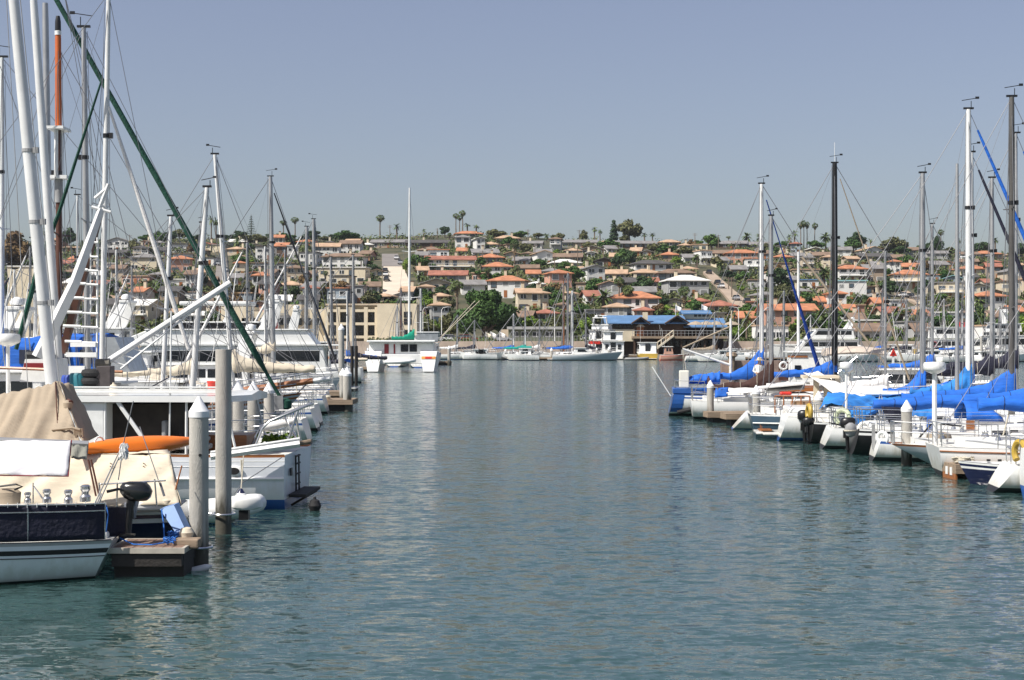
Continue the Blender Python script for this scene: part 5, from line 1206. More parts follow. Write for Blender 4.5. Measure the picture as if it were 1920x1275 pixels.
# R10
o, H = sailboat(1402, 65.2, HD, 'white sailboat with a steep scoop stern left of the slate-blue hull', 8.5, 2.4, .75, 1.05, mats=WB, boot=.05, srake=-.75, tw=.72)
mastfit(o, H, 1660, 470, 5, ALU, boom=3, zb=1.8, cover=WHITEC, sweep=.2, low=1.2)
q = MB(); q.box(1.5, 0, 1.9, 2.2, 1.6, .06, ry=-.1); q.obj('canvas_fly', WHITEC, o)
drape('fly_sheet', (at(1437, 719, 66), at(1510, 716, 66), at(1508, 731, 64.8), at(1436, 734, 64.8)), 10, 4, WHITEC, .04, parent=o)
floatdock('finger_dock', Vector((X(1358, 67.6), 67.6, 0)), Vector((X(1358, 67.6) + 9, 68.4, 0)), 1.0, 'brown timber finger dock end left of the steep scoop stern', .55, 'finger docks')
floatdock('finger_dock', Vector((X(1325, 70), 70, 0)), Vector((X(1325, 70) + 9, 70.8, 0)), .9, 'weathered finger dock beside the leftmost capped pile at right', .5, 'finger docks')
pile(1332, 713, 790, 13, 'white-capped concrete pile farthest left in the right-hand row', d=70.6)
# R12 white hull with brown cover
o, H = sailboat(1294, 73.2, HD, 'white sailboat with a dark brown boom cover and ship-style wheel', 9, 2.8, .92, 1.2, mats=[W_GEL, W_GEL, BOOTB, W_PAINT], srake=.15, tw=.72, cab=(.4, .74, .4))
mastfit(o, H, 1446, 405, 9, ALU, boom=3.1, cover=BROWNC, zb=zpx(o, 3, 727), sweep=1.2, low=1.2, covh=.36)
q = MB(); q.ring((.9, .0, 1.55), .42, .06, 'X', 18, 6)
for k in range(4): a = PI * k / 4; q.tube([(.9, .55 * math.cos(a), 1.55 + .55 * math.sin(a)), (.9, -.55 * math.cos(a), 1.55 - .55 * math.sin(a))], .03, 5)
q.obj('wheel', BRSPAR, o)
q = MB(); q.box(5.3, 0, 1.5, 2.0, 1.3, .26); q.obj('mahogany_hatch', TEAK, o); q = MB(); q.lathe([(.1, -.2), (.26, -.1), (.28, .1), (.1, .2)], 12, (3.9, -.8, 1.6)); q.obj('sail_bag', NAVYC, o, smooth=True)
drape('blue_screen', (at(1342, 728, 72), at(1366, 726, 72), at(1364, 744, 71.8), at(1340, 746, 71.8)), 6, 4, BLUEC, .04, parent=o)
drape('white_cover', (at(1362, 727, 72.4), at(1435, 728, 73), at(1432, 735, 71.8), at(1362, 738, 71.8)), 10, 4, WHITEC, .04, parent=o)
# R13 blue transom ketch
o, H = sailboat(1262, 76.4, HD, 'blue-sterned ketch with bright blue sail cover, farthest boat of the right-hand row', 11, 3.1, 1.12, 1.4, mats=[W_GEL, BLUEP, BOOTB, BLUEP], srake=-.25, tw=.75, cab=(.3, .72, .5))
tr = MB(); tr.add([H.pt(0, H.fs - .02, 1) + Vector((-.02, 0, 0)), H.pt(0, .15, 1) + Vector((-.02, 0, 0)), H.pt(0, .15, -1) + Vector((-.02, 0, 0)), H.pt(0, H.fs - .02, -1) + Vector((-.02, 0, 0))], [(0, 1, 2, 3)]); tr.obj('transom_panel', BLUEP, o)
q = MB(); q.sheet(lambda u, v: H.pt(u * .05, .22 + v * .85, -1) + Vector((0, -.012, 0)), 8, 4); q.obj('side_panel', BLUEP, o)
q = MB(); q.box(.7, 0, 1.28, 1.5, 2.3, .3); q.obj('aft_locker', BLUEP, o, bevel=.05); q = MB(); q.box(1.7, -.7, 1.3, 1.2, .5, .25); q.obj('cockpit_seat', BLUEC, o)
mastfit(o, H, 1428, 345, 8.5, W_METAL, boom=4.0, cover=BLUEC, zb=zpx(o, 4, 708), sweep=1.35, furl=None, covh=.3, low=1.4)
x, d = local(o, 1370); z = zpx(o, x, 597); spar(o, (x, 0, 1.2), (x, 0, z), .075, .06, W_METAL, 'mizzen_mast')
x2, d2 = local(o, 1280); spar(o, (x - .05, 0, zpx(o, x, 684)), (x2, 0, zpx(o, x2, 654)), .06, .05, W_METAL, 'mizzen_boom'); spar(o, (x, 0, zpx(o, x, 612)), (x2, 0, zpx(o, x2, 652)), .045, .04, TANC, 'boom_lift')
q = MB(); q.tube([(x, 0, z - .5), (x + .05, 0, z + .4)], .03, 5); q.tube([(x2, 0, zpx(o, x2, 652)), (x2 + .1, .4, 1.3)], .012, 4); q.tube([(x2, 0, zpx(o, x2, 652)), (x2 + .3, -.4, 1.3)], .012, 4); q.obj('sheet', ROPE_W, o)
sailcover(o, local(o, 1276)[0], local(o, 1350)[0], zpx(o, 1, 716), zpx(o, 1, 716), .1, BLUEC, .42, .28, -.2, 4, 'dinghy_cover')
q = MB(); q.box(.55, -.25, 1.85, .5, .5, .9); q.obj('lashed_chest', W_GEL2, o, bevel=.05)
stay(o, (-.1, .8, .95), (-1.05, 1.2, 2.45), .022, W_PAINT, 'fishing_rod')
q = MB(); q.tube([(.2, -1.0, .2), (1.2, -1.3, .45), (1.9, -1.35, .75)], [.1, .13, .1], 8); q.obj('rubber_fender', RUBBER, o)
# trawler with white pilothouse and ring buoy behind
o, H = motoryacht(1445, 86, HD, 'white wooden trawler wheelhouse with a ring buoy behind the brown sail cover', 9, 3.2, 1.0, 1.6, decks=[(1.0, 3.4, 1.0, 3.1, 1.1, .2, .05, 0, W_PAINT, .15)], rails=False, antennas=0)
x, d = local(o, 1497); spar(o, (x, 0, 1), (x, 0, zpx(o, x, 472)), .09, .07, W_METAL); spar(o, (x + .2, 0, zpx(o, x, 482)), (x + 5.5, 0, 1.7), .07, .07, TANC, 'derrick')
xs, _ = local(o, 1472); q = MB(); q.box(xs - .2, -1.13, 2.05, .55, .06, 1.1); q.obj('door', BRSPAR, o); q = MB(); q.box(xs + .6, -1.13, 2.05, .35, .06, .7); q.obj('window', GLASS, o); q = MB(); q.box(xs + .6, -1.12, 2.9, 1.1, .05, .12); q.obj('name_board', TEAK, o)
lifering(at(1469, 686, 84.6), W_PAINT, 'white life ring on the wall of the trawler wheelhouse', .2, .065, 'Y')
bg_ = E('dock_shed', Vector((X(1407, 92), 92, 0)), HD, 'brown timber dock box with thick posts behind the blue sail cover', 'shed')
q = MB(); q.box(0, 0, 1.3, 3.6, 1.4, 2.5); q.obj('wall', M('brown_grey_boards', (.25, .18, .15), .9, .2, 2, .2, 10), bg_); q = MB(); q.tube([(-1.2, -.8, 0), (-1.2, -.8, 2.9)], .22, 10); q.lathe([(.15, 2.7), (.36, 2.85), (.3, 3.05), (.1, 3.1)], 10, (-1.2, -.8, 0)); q.obj('corner_post', WOOD, bg_)
# boats deeper in the right-hand row: their masts stand over the others
def deep(mpx, tpy, wpx, d, m, label, furl=None, L=10.5, off=6.0, cover=None, fm=None, boom=3.6, spreaders=1, wand=False, sweep=.6, hd=HD, zb=2.0, mats=None):
    x = X(mpx, d) - off * math.cos(hd); dd = d - off * math.sin(hd)
    o = E('sailboat', (x, dd, 0), hd, label, 'sailboat', 'sailing boats in their slips'); H = Hull(L, 3.0, .95, 1.25, .1, .68, -.3)
    H.build(o, mats or WB); cabin(o, H, .36, .76, .42); guardrail(o, H, .16, .86)
    mo = rig(o, H, off, EYE - (tpy - HZ) / F * d, wpx / F * d / 2, m, boom=boom, cover=cover, furl=furl, spreaders=spreaders, wand=wand, sweep=sweep, zb=zb)
    return o, H
deep(1565, 306, 12, 79, BLACK, 'sailboat carrying the thick black mast behind the beige bimini', L=14, off=7, furl=None, wand=True, cover=BLUEC, boom=4)
deep(1816, 205, 12, 57.5, W_METAL, 'sailboat carrying the tallest white mast at right, under a pale blue cover', furl=BLUEC, L=12, off=7, cover=BLUEC2, sweep=1.0, zb=1.9, boom=2.2)
deep(1821, 286, 11, 62, W_METAL, 'sailboat with the second white mast close behind the tallest white one', L=10, off=5.6, furl=NAVYC, cover=BLUEC, sweep=.8, zb=1.7)
deep(1860, 334, 9, 67, ALU, 'sailboat with the grey mast between the white and black masts at right', L=10.5, off=6, spreaders=2, cover=NAVYC, zb=2.4, boom=3)
deep(1748, 420, 6, 98, ALU, 'distant sailboat with a slim white mast right of the grey mast', L=9, off=4, cover=BLUEC)
deep(1470, 545, 4, 150, ALU, 'small distant sailboat left of the black mast near the yachts', L=8, off=4)
o, H = deep(1905, 250, 7, 70, ALU, 'sailboat at far right with a navy-sleeved forestay', L=11, off=6, furl=BLUEC, cover=NAVYC, zb=2.6)
# the blue-sleeved stay in front of the hill (its mast is the white one at 1428)
b = MB(); n = 18; a, c = at(1437, 375, 76.6), at(1535, 690, 79.5)
b.tube([a.lerp(c, i / n) for i in range(n + 1)], [.03 if i < 6 else .035 + .0065 * (i - 5) * (1 + .4 * noise.noise(Vector((i * .8, 0, 0)))) for i in range(n + 1)], 8)
KT = [x for x in sc.objects if x.get('label', '').startswith('blue-sterned ketch')][0]
placed(b.obj('furled_jib', M('deep_blue_canvas', (.008, .05, .30), .85, .3, 3, .4, 9), None, smooth=True), KT)
b = MB(); a, c = at(1575, 335, 79), at(1705, 712, 80); b.tube([a, c], [.025, .06], 6); placed(b.obj('furled_jib', TANC, None, smooth=True), [x for x in sc.objects if x.get('label', '').startswith('sailboat carrying the thick black')][0])
# man in a hat
def man():
    p = at(1424, 722, 75.4); p.z = 1.12
    o = E('person', p, 0, 'man in a white shirt and wide straw hat standing on the blue-sterned ketch', 'person')
    me = bpy.data.meshes.new('body'); J = [(0, 0, .95), (0, 0, 1.2), (0, 0, 1.42), (0, -.01, 1.54), (0, -.02, 1.66), (0, -.02, 1.74), (-.1, 0, .9), (-.11, -.02, .5), (-.11, .02, .07), (-.11, -.12, .03), (.1, 0, .9), (.11, -.02, .5), (.11, .02, .07), (.11, -.12, .03),
         (-.19, 0, 1.42), (-.27, -.02, 1.15), (-.16, -.24, 1.05), (-.1, -.3, 1.07), (.19, 0, 1.42), (.27, -.02, 1.15), (.16, -.24, 1.05), (.1, -.3, 1.07)]
    ed = [(0, 1), (1, 2), (2, 3), (3, 4), (4, 5), (0, 6), (6, 7), (7, 8), (8, 9), (0, 10), (10, 11), (11, 12), (12, 13), (2, 14), (14, 15), (15, 16), (16, 17), (2, 18), (18, 19), (19, 20), (20, 21)]
    rr = [.15, .15, .16, .06, .1, .07, .1, .07, .05, .05, .1, .07, .05, .05, .075, .055, .04, .035, .075, .055, .04, .035]
    me.from_pydata(J, ed, []); b = bpy.data.objects.new('body', me); COL.objects.link(b); b.parent = o
    s = b.modifiers.new('skin', 'SKIN')
    me.skin_vertices[0].data[0].use_root = True
    for v, r in zip(me.skin_vertices[0].data, rr): v.radius = (r, r * .85)
    b.modifiers.new('sub', 'SUBSURF').levels = 1; b.modifiers['sub'].render_levels = 2; me.materials.append(SKIN)
    q = MB(); q.lathe([(.15, .9), (.19, 1.0), (.2, 1.3), (.2, 1.42), (.08, 1.5)], 14); q.v = [(x * 1.05, y * .85, z) for x, y, z in q.v]
    for sg in (-1, 1): q.tube([(sg * .17, 0, 1.43), (sg * .28, -.02, 1.16), (sg * .2, -.18, 1.08)], [.09, .075, .055], 8)
    q.obj('shirt', W_PAINT, o, smooth=True)
    q = MB(); q.lathe([(.19, .98), (.17, .8), (.12, .78)], 12)
    for sg in (-1, 1): q.tube([(sg * .1, 0, .9), (sg * .11, -.02, .5), (sg * .11, .02, .12)], [.12, .09, .07], 8)
    q.obj('trousers', GREYP, o, smooth=True)
    q = MB(); q.lathe([(.26, 1.70), (.27, 1.715), (.13, 1.74), (.12, 1.82), (.06, 1.86)], 16, (0, -.02, 0)); q.obj('hat', HATM, o, smooth=True)
man()
# ------------------------------------------------------------------ left-hand row of boats
HL = PI + .03
def P3(px, py, d): return at(px, py, d)
wld0 = P3
def hoop(px, py, d, R, label):
    q = MB(); q.ring((0, 0, 0), R, .022, 'Z', 22, 6); q.tube([(-R, 0, 0), (-R - .35, .05, 0)], .03, 6)
    T(q.obj('pile_hoop', STEEL, None, P3(px, py, d), 0, True), label, 'pile hoop')
# near dock and its piles
floatdock('dock', Vector((X(226, 25.3), 25.3, 0)), Vector((X(354, 25.3), 25.3, 0)), 1.1, 'reddish timber dock end with a dark side beside the near white hull', .5, None, M('reddish_planks', (.20, .125, .09), .85, .3, 3, .3, 20, stretch=(6, .6, 6)), .09, M('pale_edge_board', (.42, .38, .32), .8, .2, 3))
pile(373, 743, 1064, 36, 'thick white-capped concrete pile nearest the camera, beside the timber dock', d=26.1)
P1_ = [x for x in sc.objects if x.get('label', '').startswith('thick white-capped')][0]
P1_.rotation_euler.z = 0; q = MB()
for px, py in ((379, 852),): c = wld0(px, py, 26.1); q.tube([c + Vector((0, -.19, 0)), c + Vector((0, -.1, 0))], .026 if py < 900 else .018, 10)
placed(q.obj('drill_hole', BLACK, None), P1_)
pile(419, 655, 1000, 30, 'tallest bare concrete pile without a cap, behind the nearest pile', d=30.4, cap=False)
hoop(373, 1025, 26.1, .23, 'steel hoop holding the nearest white-capped pile'); hoop(419, 963, 30.4, .23, 'steel hoop round the tall uncapped pile')
q = MB(); q.box(0, 0, 0, .42, .3, .16); T(q.obj('bollard_block', WOOD, None, P3(352, 1018, 25.2), 0, False, 40, .03), 'weathered timber block at the corner of the near dock', 'block')
q = MB(); q.lathe([(.04, -.1), (.11, -.06), (.13, .02), (.09, .09), (.02, .11)], 14); T(q.obj('mooring_ball', CREAMC, None, P3(350, 1000, 25.4), 0, True), 'small cream ball fender on the corner of the near dock', 'fender')
fender(P3(373, 1067, 25.6), 'white cylindrical fender floating at the foot of the nearest pile', W_PAINT, .36, .06, (0, rad(78), .2))
coil((X(318, 25.1), 25.1, .5), .1, .011, ROPE_B, 'bright blue coiled rope on the near dock planks', 3); coil((X(322, 25.5), 25.6, .5), .08, .011, ROPE_B, 'blue rope heap beside the blue panel on the near dock', 4)
rope([P3(225, 1009, 25.1), (X(250, 25.0), 25.0, .53), (X(285, 24.95), 24.95, .53), (X(305, 25.1), 25.1, .54)], .012, ROPE_B, 'blue mooring line from the near white hull across the dock')
bp_ = MB(); a = [P3(*c) for c in ((300, 955, 25.9), (326, 947, 25.9), (352, 1003, 25.6), (334, 1006, 25.6))]; bp_.add(a + [p + Vector((.03, .25, .02)) for p in a], [(0, 1, 2, 3), (7, 6, 5, 4), (0, 4, 5, 1), (1, 5, 6, 2), (2, 6, 7, 3), (3, 7, 4, 0)])
T(bp_.obj('plastic_sheet', M('light_blue_plastic', (.13, .25, .50), .5, .1, 3)), 'tilted light blue plastic panel at the back of the near dock', 'panel')
rope([P3(303, 955, 25.8), P3(307, 985, 25.7), P3(308, 1006, 25.6)], .012, ROPE_B, 'blue line hanging down in front of the blue panel')

# LA: the near white hull
o = E('sailboat', Vector((X(219, 24.95), 24.95, 0)), PI + .09, 'near white-hulled sailboat with a navy weather cloth and outboard on its rail, at lower left', 'sailboat', 'sailing boats in their slips')
H = Hull(9.5, 2.7, .66, 1.1, .0, .3, .36, .8, .45); H.build(o, [dirt(M('near_white_topsides', (.74, .77, .78), .25, .05, 1.2, coat=.4), (.4, .38, .3), -.1, .5, .3), BLACK, BLACK, ALU], boot=.05, n=30)
q = MB(); q.tube([H.pt(t / 30, H.sheer(t / 30) - .25, 1) + Vector((0, .004, 0)) for t in range(0, 31)], .008, 5); q.obj('cove_line', BLACK, o)
cabin(o, H, .42, .74, .35, m=W_GEL)
def cloth(u, v):
    t = .012 + u * .6; p = H.pt(t, H.sheer(t), 1); return Vector((p.x, p.y + .02 + .02 * noise.noise(Vector((u * 8, v * 2, 0))), H.sheer(t) + .03 + v * .58))
q = MB(); q.sheet(cloth, 40, 6); wc = q.obj('weather_cloth', NAVYC, o, smooth=True); wc.modifiers.new('thick', 'SOLIDIFY').thickness = .012
q = MB()
for dz in (.5, .615): q.tube([cloth(i / 20, 0) + Vector((0, .02, dz - .03)) for i in range(21)], .012, 5)
for i in range(0, 21, 4): q.tube([cloth(i / 20, 0), cloth(i / 20, 1) + Vector((0, 0, .03))], .014, 5)
q.obj('guard_rail', STEEL, o)
q = MB()
for i in range(1, 40): q.tube([cloth(i / 40, 1) + Vector((0, .02, -.03)), cloth(i / 40, 1) + Vector((0, .02, .05))], .006, 4)
q.obj('lacing', W_PAINT, o)
def wld(px, py, d): return P3(px, py, d)
cm = MB(); cm.box(0, 0, 0, 1.9, .3, .4); placed(cm.obj('coaming', W_GEL, None, wld(88, 968, 25.05), .09), o)
drape('weather_cloth', (wld(176, 950, 24.75), wld(238, 951, 25.45), wld(236, 1007, 25.45), wld(176, 1010, 24.7)), 10, 4, NAVYC, .02, parent=o)
for px, py, k in ((52, 941, .8), (88, 940, 1), (128, 941, 1), (160, 938, 1.25)):
    q = MB(); q.lathe([(.075 * k, -.02), (.075 * k, .05 * k), (.05 * k, .08 * k), (.05 * k, .12 * k), (.07 * k, .15 * k), (.07 * k, .19 * k), (.04 * k, .21 * k)], 14); placed(q.obj('winch', STEEL, None, wld(px, py, 25.1), 0, True, 30), o)
q = MB(); q.lathe([(.13, 0), (.14, .2), (.09, .26)], 12); q.v = [(x * 1.6, y, z) for x, y, z in q.v]; placed(q.obj('rope_bag', TANC, None, wld(15, 945, 25.2), 0, True), o)
q = MB(); q.tube([wld(0, 912, 25.1), wld(30, 908, 25), wld(42, 912, 25.2), wld(28, 918, 25)], .02, 6); placed(q.obj('coiled_line', BLACK, None), o)
q = MB(); q.tube([wld(62, 943, 25.2), wld(62, 905, 25.2)], .012, 5); q.tube([wld(63, 912, 25.2), wld(80, 935, 25.3)], .015, 5); placed(q.obj('stanchion', STEEL, None), o)
# white awning / furled main over the boom
def awb(u, v): return Vector((0, 0, 0))
drape('boom_awning', (wld(-70, 822, 25.6), wld(133, 826, 25.9), wld(127, 893, 25.3), wld(-70, 889, 25.0)), 26, 10, M('grey_white_canvas', (.68, .67, .68), .8, .05, 1.2, .2, 9), .05, .03, 5, 4, parent=o)
q = MB(); q.tube([wld(134, 826, 25.9), wld(128, 893, 25.3), wld(60, 892, 25.2), wld(-70, 890, 25.0)], .012, 5); placed(q.obj('awning_hem', MAROON, None), o)
drape('awning_tail', (wld(134, 829, 26.2), wld(166, 832, 26.3), wld(163, 862, 26.0), wld(134, 860, 26.0)), 8, 5, M('grey_green_canvas', (.22, .22, .19), .9, .12, 2, .6, 6), .05, parent=o)
q = MB(); q.tube([wld(-70, 822, 25.9), wld(166, 832, 26.25)], .05, 8); placed(q.obj('boom', ALU, None), o)
# outboard on the stern rail
ob = MB(); cx_ = wld(258, 925, 25.1)
outboard_loc = cx_
q = MB(); pr = []
for zz, rx, ry, ox in ((-.12, .14, .11, .02), (-.07, .22, .15, .0), (.03, .27, .17, -.02), (.12, .25, .16, -.04), (.18, .2, .12, -.05), (.2, .1, .06, -.05)): pr.append([(ox + rx * math.copysign(abs(math.cos(a)) ** .7, math.cos(a)), ry * math.copysign(abs(math.sin(a)) ** .7, math.sin(a)), zz) for a in [2 * PI * j / 16 for j in range(16)]])
q.loft(pr, True, True); ou = placed(q.obj('outboard_motor', M('glossy_black', (.012, .012, .012), .2, .1, 2, coat=.4), None, cx_, 0, True, 50), o)
q = MB(); q.tube([wld(247, 935, 25.15), wld(243, 965, 25.1), wld(240, 1000, 25.1)], [.085, .06, .05], 10); q.tube([wld(245, 922, 25.0), wld(222, 917, 24.95), wld(200, 922, 24.9)], [.02, .022, .026], 8)
c = wld(238, 1003, 25.1); q.box(c.x, c.y, c.z, .26, .12, .03); c = wld(246, 957, 25.15); q.box(c.x, c.y, c.z, .13, .16, .26); placed(q.obj('outboard_leg', BLACK, None), o)
q = MB(); c = wld(252, 950, 25.3); q.box(c.x, c.y, c.z, .07, .22, .34, ry=.25); placed(q.obj('outboard_bracket', GREYP, None), o)
# stern rail and anchor
q = MB(); q.tube([wld(186, 908, 25.7), wld(310, 901, 25.0)], .016, 6); q.tube([wld(186, 905, 25.6), wld(190, 960, 25.6)], .016, 6); q.tube([wld(220, 905, 25.3), wld(218, 1003, 25.3)], .016, 6); q.tube([wld(290, 898, 25.1), wld(294, 948, 25.1)], .014, 6); placed(q.obj('stern_rail', STEEL, None), o)
q = MB(); q.tube([wld(122, 983, 24.55), wld(152, 997, 24.5), wld(182, 1010, 24.5)], .016, 6)
q.tube([wld(152, 998, 24.5), wld(222, 850, 25.0)], .012, 6); q.tube([wld(158, 998, 24.55), wld(190, 925, 24.8)], .012, 6)
f1 = [wld(140, 990, 24.5), wld(146, 972, 24.55), wld(176, 955, 24.6), wld(155, 992, 24.5)]; f2 = [wld(157, 996, 24.45), wld(180, 953, 24.6), wld(178, 985, 24.5), wld(163, 998, 24.45)]
for f in (f1, f2): q.add(f + [p + Vector((0, .02, 0)) for p in f], [(0, 1, 2, 3), (7, 6, 5, 4), (0, 4, 5, 1), (1, 5, 6, 2), (2, 6, 7, 3), (3, 7, 4, 0)])
c = wld(155, 996, 24.48); q.box(c.x, c.y, c.z, .1, .07, .12); T(q.obj('anchor', GREYP), 'grey plate anchor lashed to the stern rail of the near white hull', 'anchor')
q = MB(); q.lathe([(.02, -.14), (.1, -.1), (.12, .0), (.09, .1), (.02, .13)], 12)
m_ = E('mop', wld(232, 842, 25.0), 0, 'deck mop with a fluffy white head standing on the stern of the near white hull', 'mop')
b = MB()
for i in range(160):
    a = rnd.uniform(0, 6.28); r0 = rnd.uniform(.02, .06); z = rnd.uniform(-.12, .1); b.tube([(r0 * math.cos(a), r0 * math.sin(a), z), (r0 * 1.5 * math.cos(a), r0 * 1.5 * math.sin(a), z - .07)], .009, 4)
b.obj('mop_head', W_PAINT, m_); b = MB(); b.tube([Vector((0, 0, .05)), wld(165, 990, 24.75) - m_.location], .012, 6); b.obj('handle', ALU, m_)
q = MB(); q.tube([wld(250, 752, 25.5), wld(232, 830, 25.5), wld(222, 900, 25.5)], .01, 5); placed(q.obj('backstay', WIRE, None), o)
q = MB(); q.tube([wld(262, 800, 25.4), wld(290, 880, 25.2), wld(306, 928, 25.1)], .009, 5); c0, c1 = wld(300, 905, 25.15), wld(308, 930, 25.1); q.tube([c0, c1], .022, 6); placed(q.obj('backstay', WIRE, None), o)
q = MB(); q.tube([wld(166, 862, 25.8), wld(180, 930, 25.6)], .018, 5); q.tube([wld(171, 862, 25.8), wld(186, 930, 25.6)], .018, 5); placed(q.obj('mainsheet', BRSPAR, None), o)
q = MB(); q.box(0, 0, 0, .28, .2, .13); placed(q.obj('vent_cowl', W_PAINT, None, wld(188, 1003, 24.9), 0, False, 40, .05), o)
rope([wld(199, 947, 24.9), wld(203, 965, 24.85), wld(200, 990, 24.85), wld(197, 1004, 24.85)], .011, ROPE_B, 'blue line hanging from the stern rail of the near white hull')

# LB: navy hull with cream cockpit cover and tan boom tent
o = E('sailboat', Vector((X(340, 28.2), 28.2, 0)), PI + .09, 'navy-hulled sailboat under a cream cockpit cover and tan boom tent', 'sailboat', 'sailing boats in their slips')
H = Hull(10.5, 2.7, .82, 1.2, .05, .7, -.1); H.build(o, [NAVY, W_PAINT, NAVY, W_PAINT], boot=.1)
LBo = o
def fold(u, v): return Vector((0, -.06 * math.sin(v * 3), 0))
drape('cockpit_cover', (wld(-70, 850, 27.4), wld(318, 852, 27.2), wld(337, 947, 26.6), wld(-70, 950, 26.7)), 70, 14, CREAMC, .07, .02, 11, 11, parent=o)
drape('cockpit_cover_top', (wld(-70, 838, 29.2), wld(312, 842, 29.2), wld(318, 852, 27.2), wld(-70, 850, 27.4)), 30, 6, CREAMC, .05, 0, 5, 13, parent=o)
drape('cockpit_cover_end', (wld(318, 852, 27.2), wld(314, 842, 29.2), wld(328, 935, 29.4), wld(337, 947, 26.6)), 6, 10, CREAMC, .05, 0, 4, 17, parent=o)
q = MB()
for x0 in (228, 290):
    for i in range(7): q.tube([wld(x0 - 22, 868 + i * 6, 27.05), wld(x0 - 17, 871 + i * 6, 27.05)], .008, 4)
placed(q.obj('lacing', BRSPAR, None), o)
drape('boom_tent', (wld(-80, 739, 29.4), wld(110, 716, 29.4), wld(152, 832, 28.3), wld(-80, 836, 28.2)), 60, 20, TANC, .13, .1, 8, 23, parent=o)
drape('boom_tent', (wld(110, 716, 29.4), wld(136, 722, 30.2), wld(184, 818, 30.6), wld(152, 832, 28.3)), 20, 20, TANC, .1, 0, 4, 29, parent=o)
q = MB(); q.tube([wld(104, 716, 29.35), wld(106, 760, 29.0), wld(110, 832, 28.3)], .012, 5); q.tube([wld(128, 752, 29.0), wld(133, 755, 28.9)], .05, 8); placed(q.obj('tent_seam', BRSPAR, None), o)
c = wld(128, 757, 28.95); q = MB(); q.lathe([(.09, -.08), (.1, .02), (.05, .07)], 10, c); placed(q.obj('tent_vent', TANC, None, None, 0, True), o)
q = MB(); q.tube([wld(98, 806, 28.5), wld(135, 802, 28.4), wld(150, 806, 28.4)], .03, 6)
for i in range(8): q.tube([wld(140 + i * 2, 803, 28.4), wld(138 + i * 2.5, 816 + (i % 3) * 3, 28.4)], .012, 4)
placed(q.obj('tent_tie', TANC, None), o)
q = MB(); q.box(0, 0, 0, .8, .55, .16); placed(q.obj('white_seat', W_GEL, None, wld(278, 946, 26.9), .1, False, 40, .05), o)
q = MB(); q.tube([wld(322, 945, 26.7), wld(341, 873, 26.9)], .014, 6); placed(q.obj('boathook', TEAK, None), o)
q = MB(); q.lathe([(.03, -.08), (.09, -.03), (.09, .05), (.03, .09)], 10); placed(q.obj('ball_fender', CREAMC, None, wld(313, 943, 26.7), 0, True), o)
# orange kayak on the cover
k = E('kayak', wld(258, 838, 28.2), .95, 'bright orange kayak lying on the cream cockpit cover', 'kayak')
q = MB(); R = []
for i in range(15):
    u = i / 14 * 2 - 1; w_ = .36 * (1 - abs(u) ** 1.7) + .01; h = .19 * (1 - abs(u) ** 2) + .012
    R.append([(u * 1.6, w_ * math.cos(a), (h if math.sin(a) > 0 else h * .9) * math.sin(a) + .06 * u * u) for a in [2 * PI * j / 14 for j in range(14)]])
q.loft(R, True, True); q.obj('hull', ORANGE, k, smooth=True)
q = MB(); q.ring((-.9, 0, .14), .1, .018, 'Y', 12, 5); q.obj('grab_handle', W_PAINT, k)

# LC: white trawler with boarding ladder
o = E('trawler', Vector((X(560, 36.0), 36.0, 0)), PI - .05, 'white wooden trawler with a flat hardtop, boarding ladder and blue bottom', 'trawler')
H = Hull(13, 3.8, 1.28, 1.9, .08, .86, .08, .8, .5, .38, 0, 1); H.build(o, [dirt(M('white_planked_topsides', (.74, .76, .80), .4, .06, 1.5), (.5, .42, .3), .1, 1.0, .22), M('white_planked_bulwark', (.76, .78, .82), .4, .05, 1.5), BLUEP, TEAK], boot=.24, stripe=True)
LC, LH = o, H
q = MB(); q.tube([H.pt(t / 30, .74, 1) + Vector((0, .02, 0)) for t in range(0, 28)], .035, 6); q.tube([H.pt(t / 30, 1.02, 1) + Vector((0, .0, 0)) for t in range(0, 28)], .007, 4); q.tube([H.pt(t / 30, 1.14, 1) + Vector((0, .0, 0)) for t in range(0, 28)], .007, 4); q.obj('rubbing_strake', W_PAINT, o)
q = MB()
for z in (1.08, 1.2): q.tube([LH.pt(t / 40, z, 1) + Vector((0, .006, 0)) for t in range(11, 30)], .022, 5)
q.obj('blue_stripe', BLUEP, o)
for x in (1.15,):
    p = H.pt(x / 13, .92, 1); q = MB(); q.lathe([(.16, 0), (.17, .03), (.11, .05)], 16, (0, 0, 0)); q.v = [(p.x + a * 1.2, p.y + c, p.z + b * .75) for a, b, c in q.v]; q.obj('hawse_ring', W_PAINT, o, smooth=True)
    q = MB(); q.lathe([(.11, .03), (.11, .056)], 16); q.v = [(p.x + a * 1.2, p.y + c, p.z + b * .75) for a, b, c in q.v]; q.obj('hawse_hole', BLACK, o)
q = MB(); q.box(-.2, .25, .3, .4, 1.9, .07); q.obj('swim_platform', WOODD, o); q = MB()
for y in (-.5, .9): q.tube([(-.36, y, .26), (.0, y, .05)], .03, 5)
q.obj('platform_bracket', WOODD, o)
q = MB()
for y in (.25, .62): q.tube([(-.06, y, .35), (-.05, y, 1.2)], .022, 6)
for z in (.52, .76, 1.0, 1.18): q.tube([(-.07, .2, z), (-.07, .67, z)], .022, 6)
q.obj('boarding_ladder', WOODD, o)
q = MB(); q.box(-.03, 1.05, .85, .04, .14, .18); q.obj('exhaust_port', BLACK, o)
q = MB(); R = []
for i in range(12):
    a = i / 11; x = .95 + 4.9 * a; R.append([(x, y, z) for y, z in ((-1.75 * min(1, .5 + a * 6), 2.5), (1.75 * min(1, .5 + a * 6), 2.5), (1.75 * min(1, .5 + a * 6), 2.64), (0, 2.72), (-1.75 * min(1, .5 + a * 6), 2.64))])
q.loft(R, True, True); rf = q.obj('hardtop', W_GEL, o, smooth=True, angle=40)
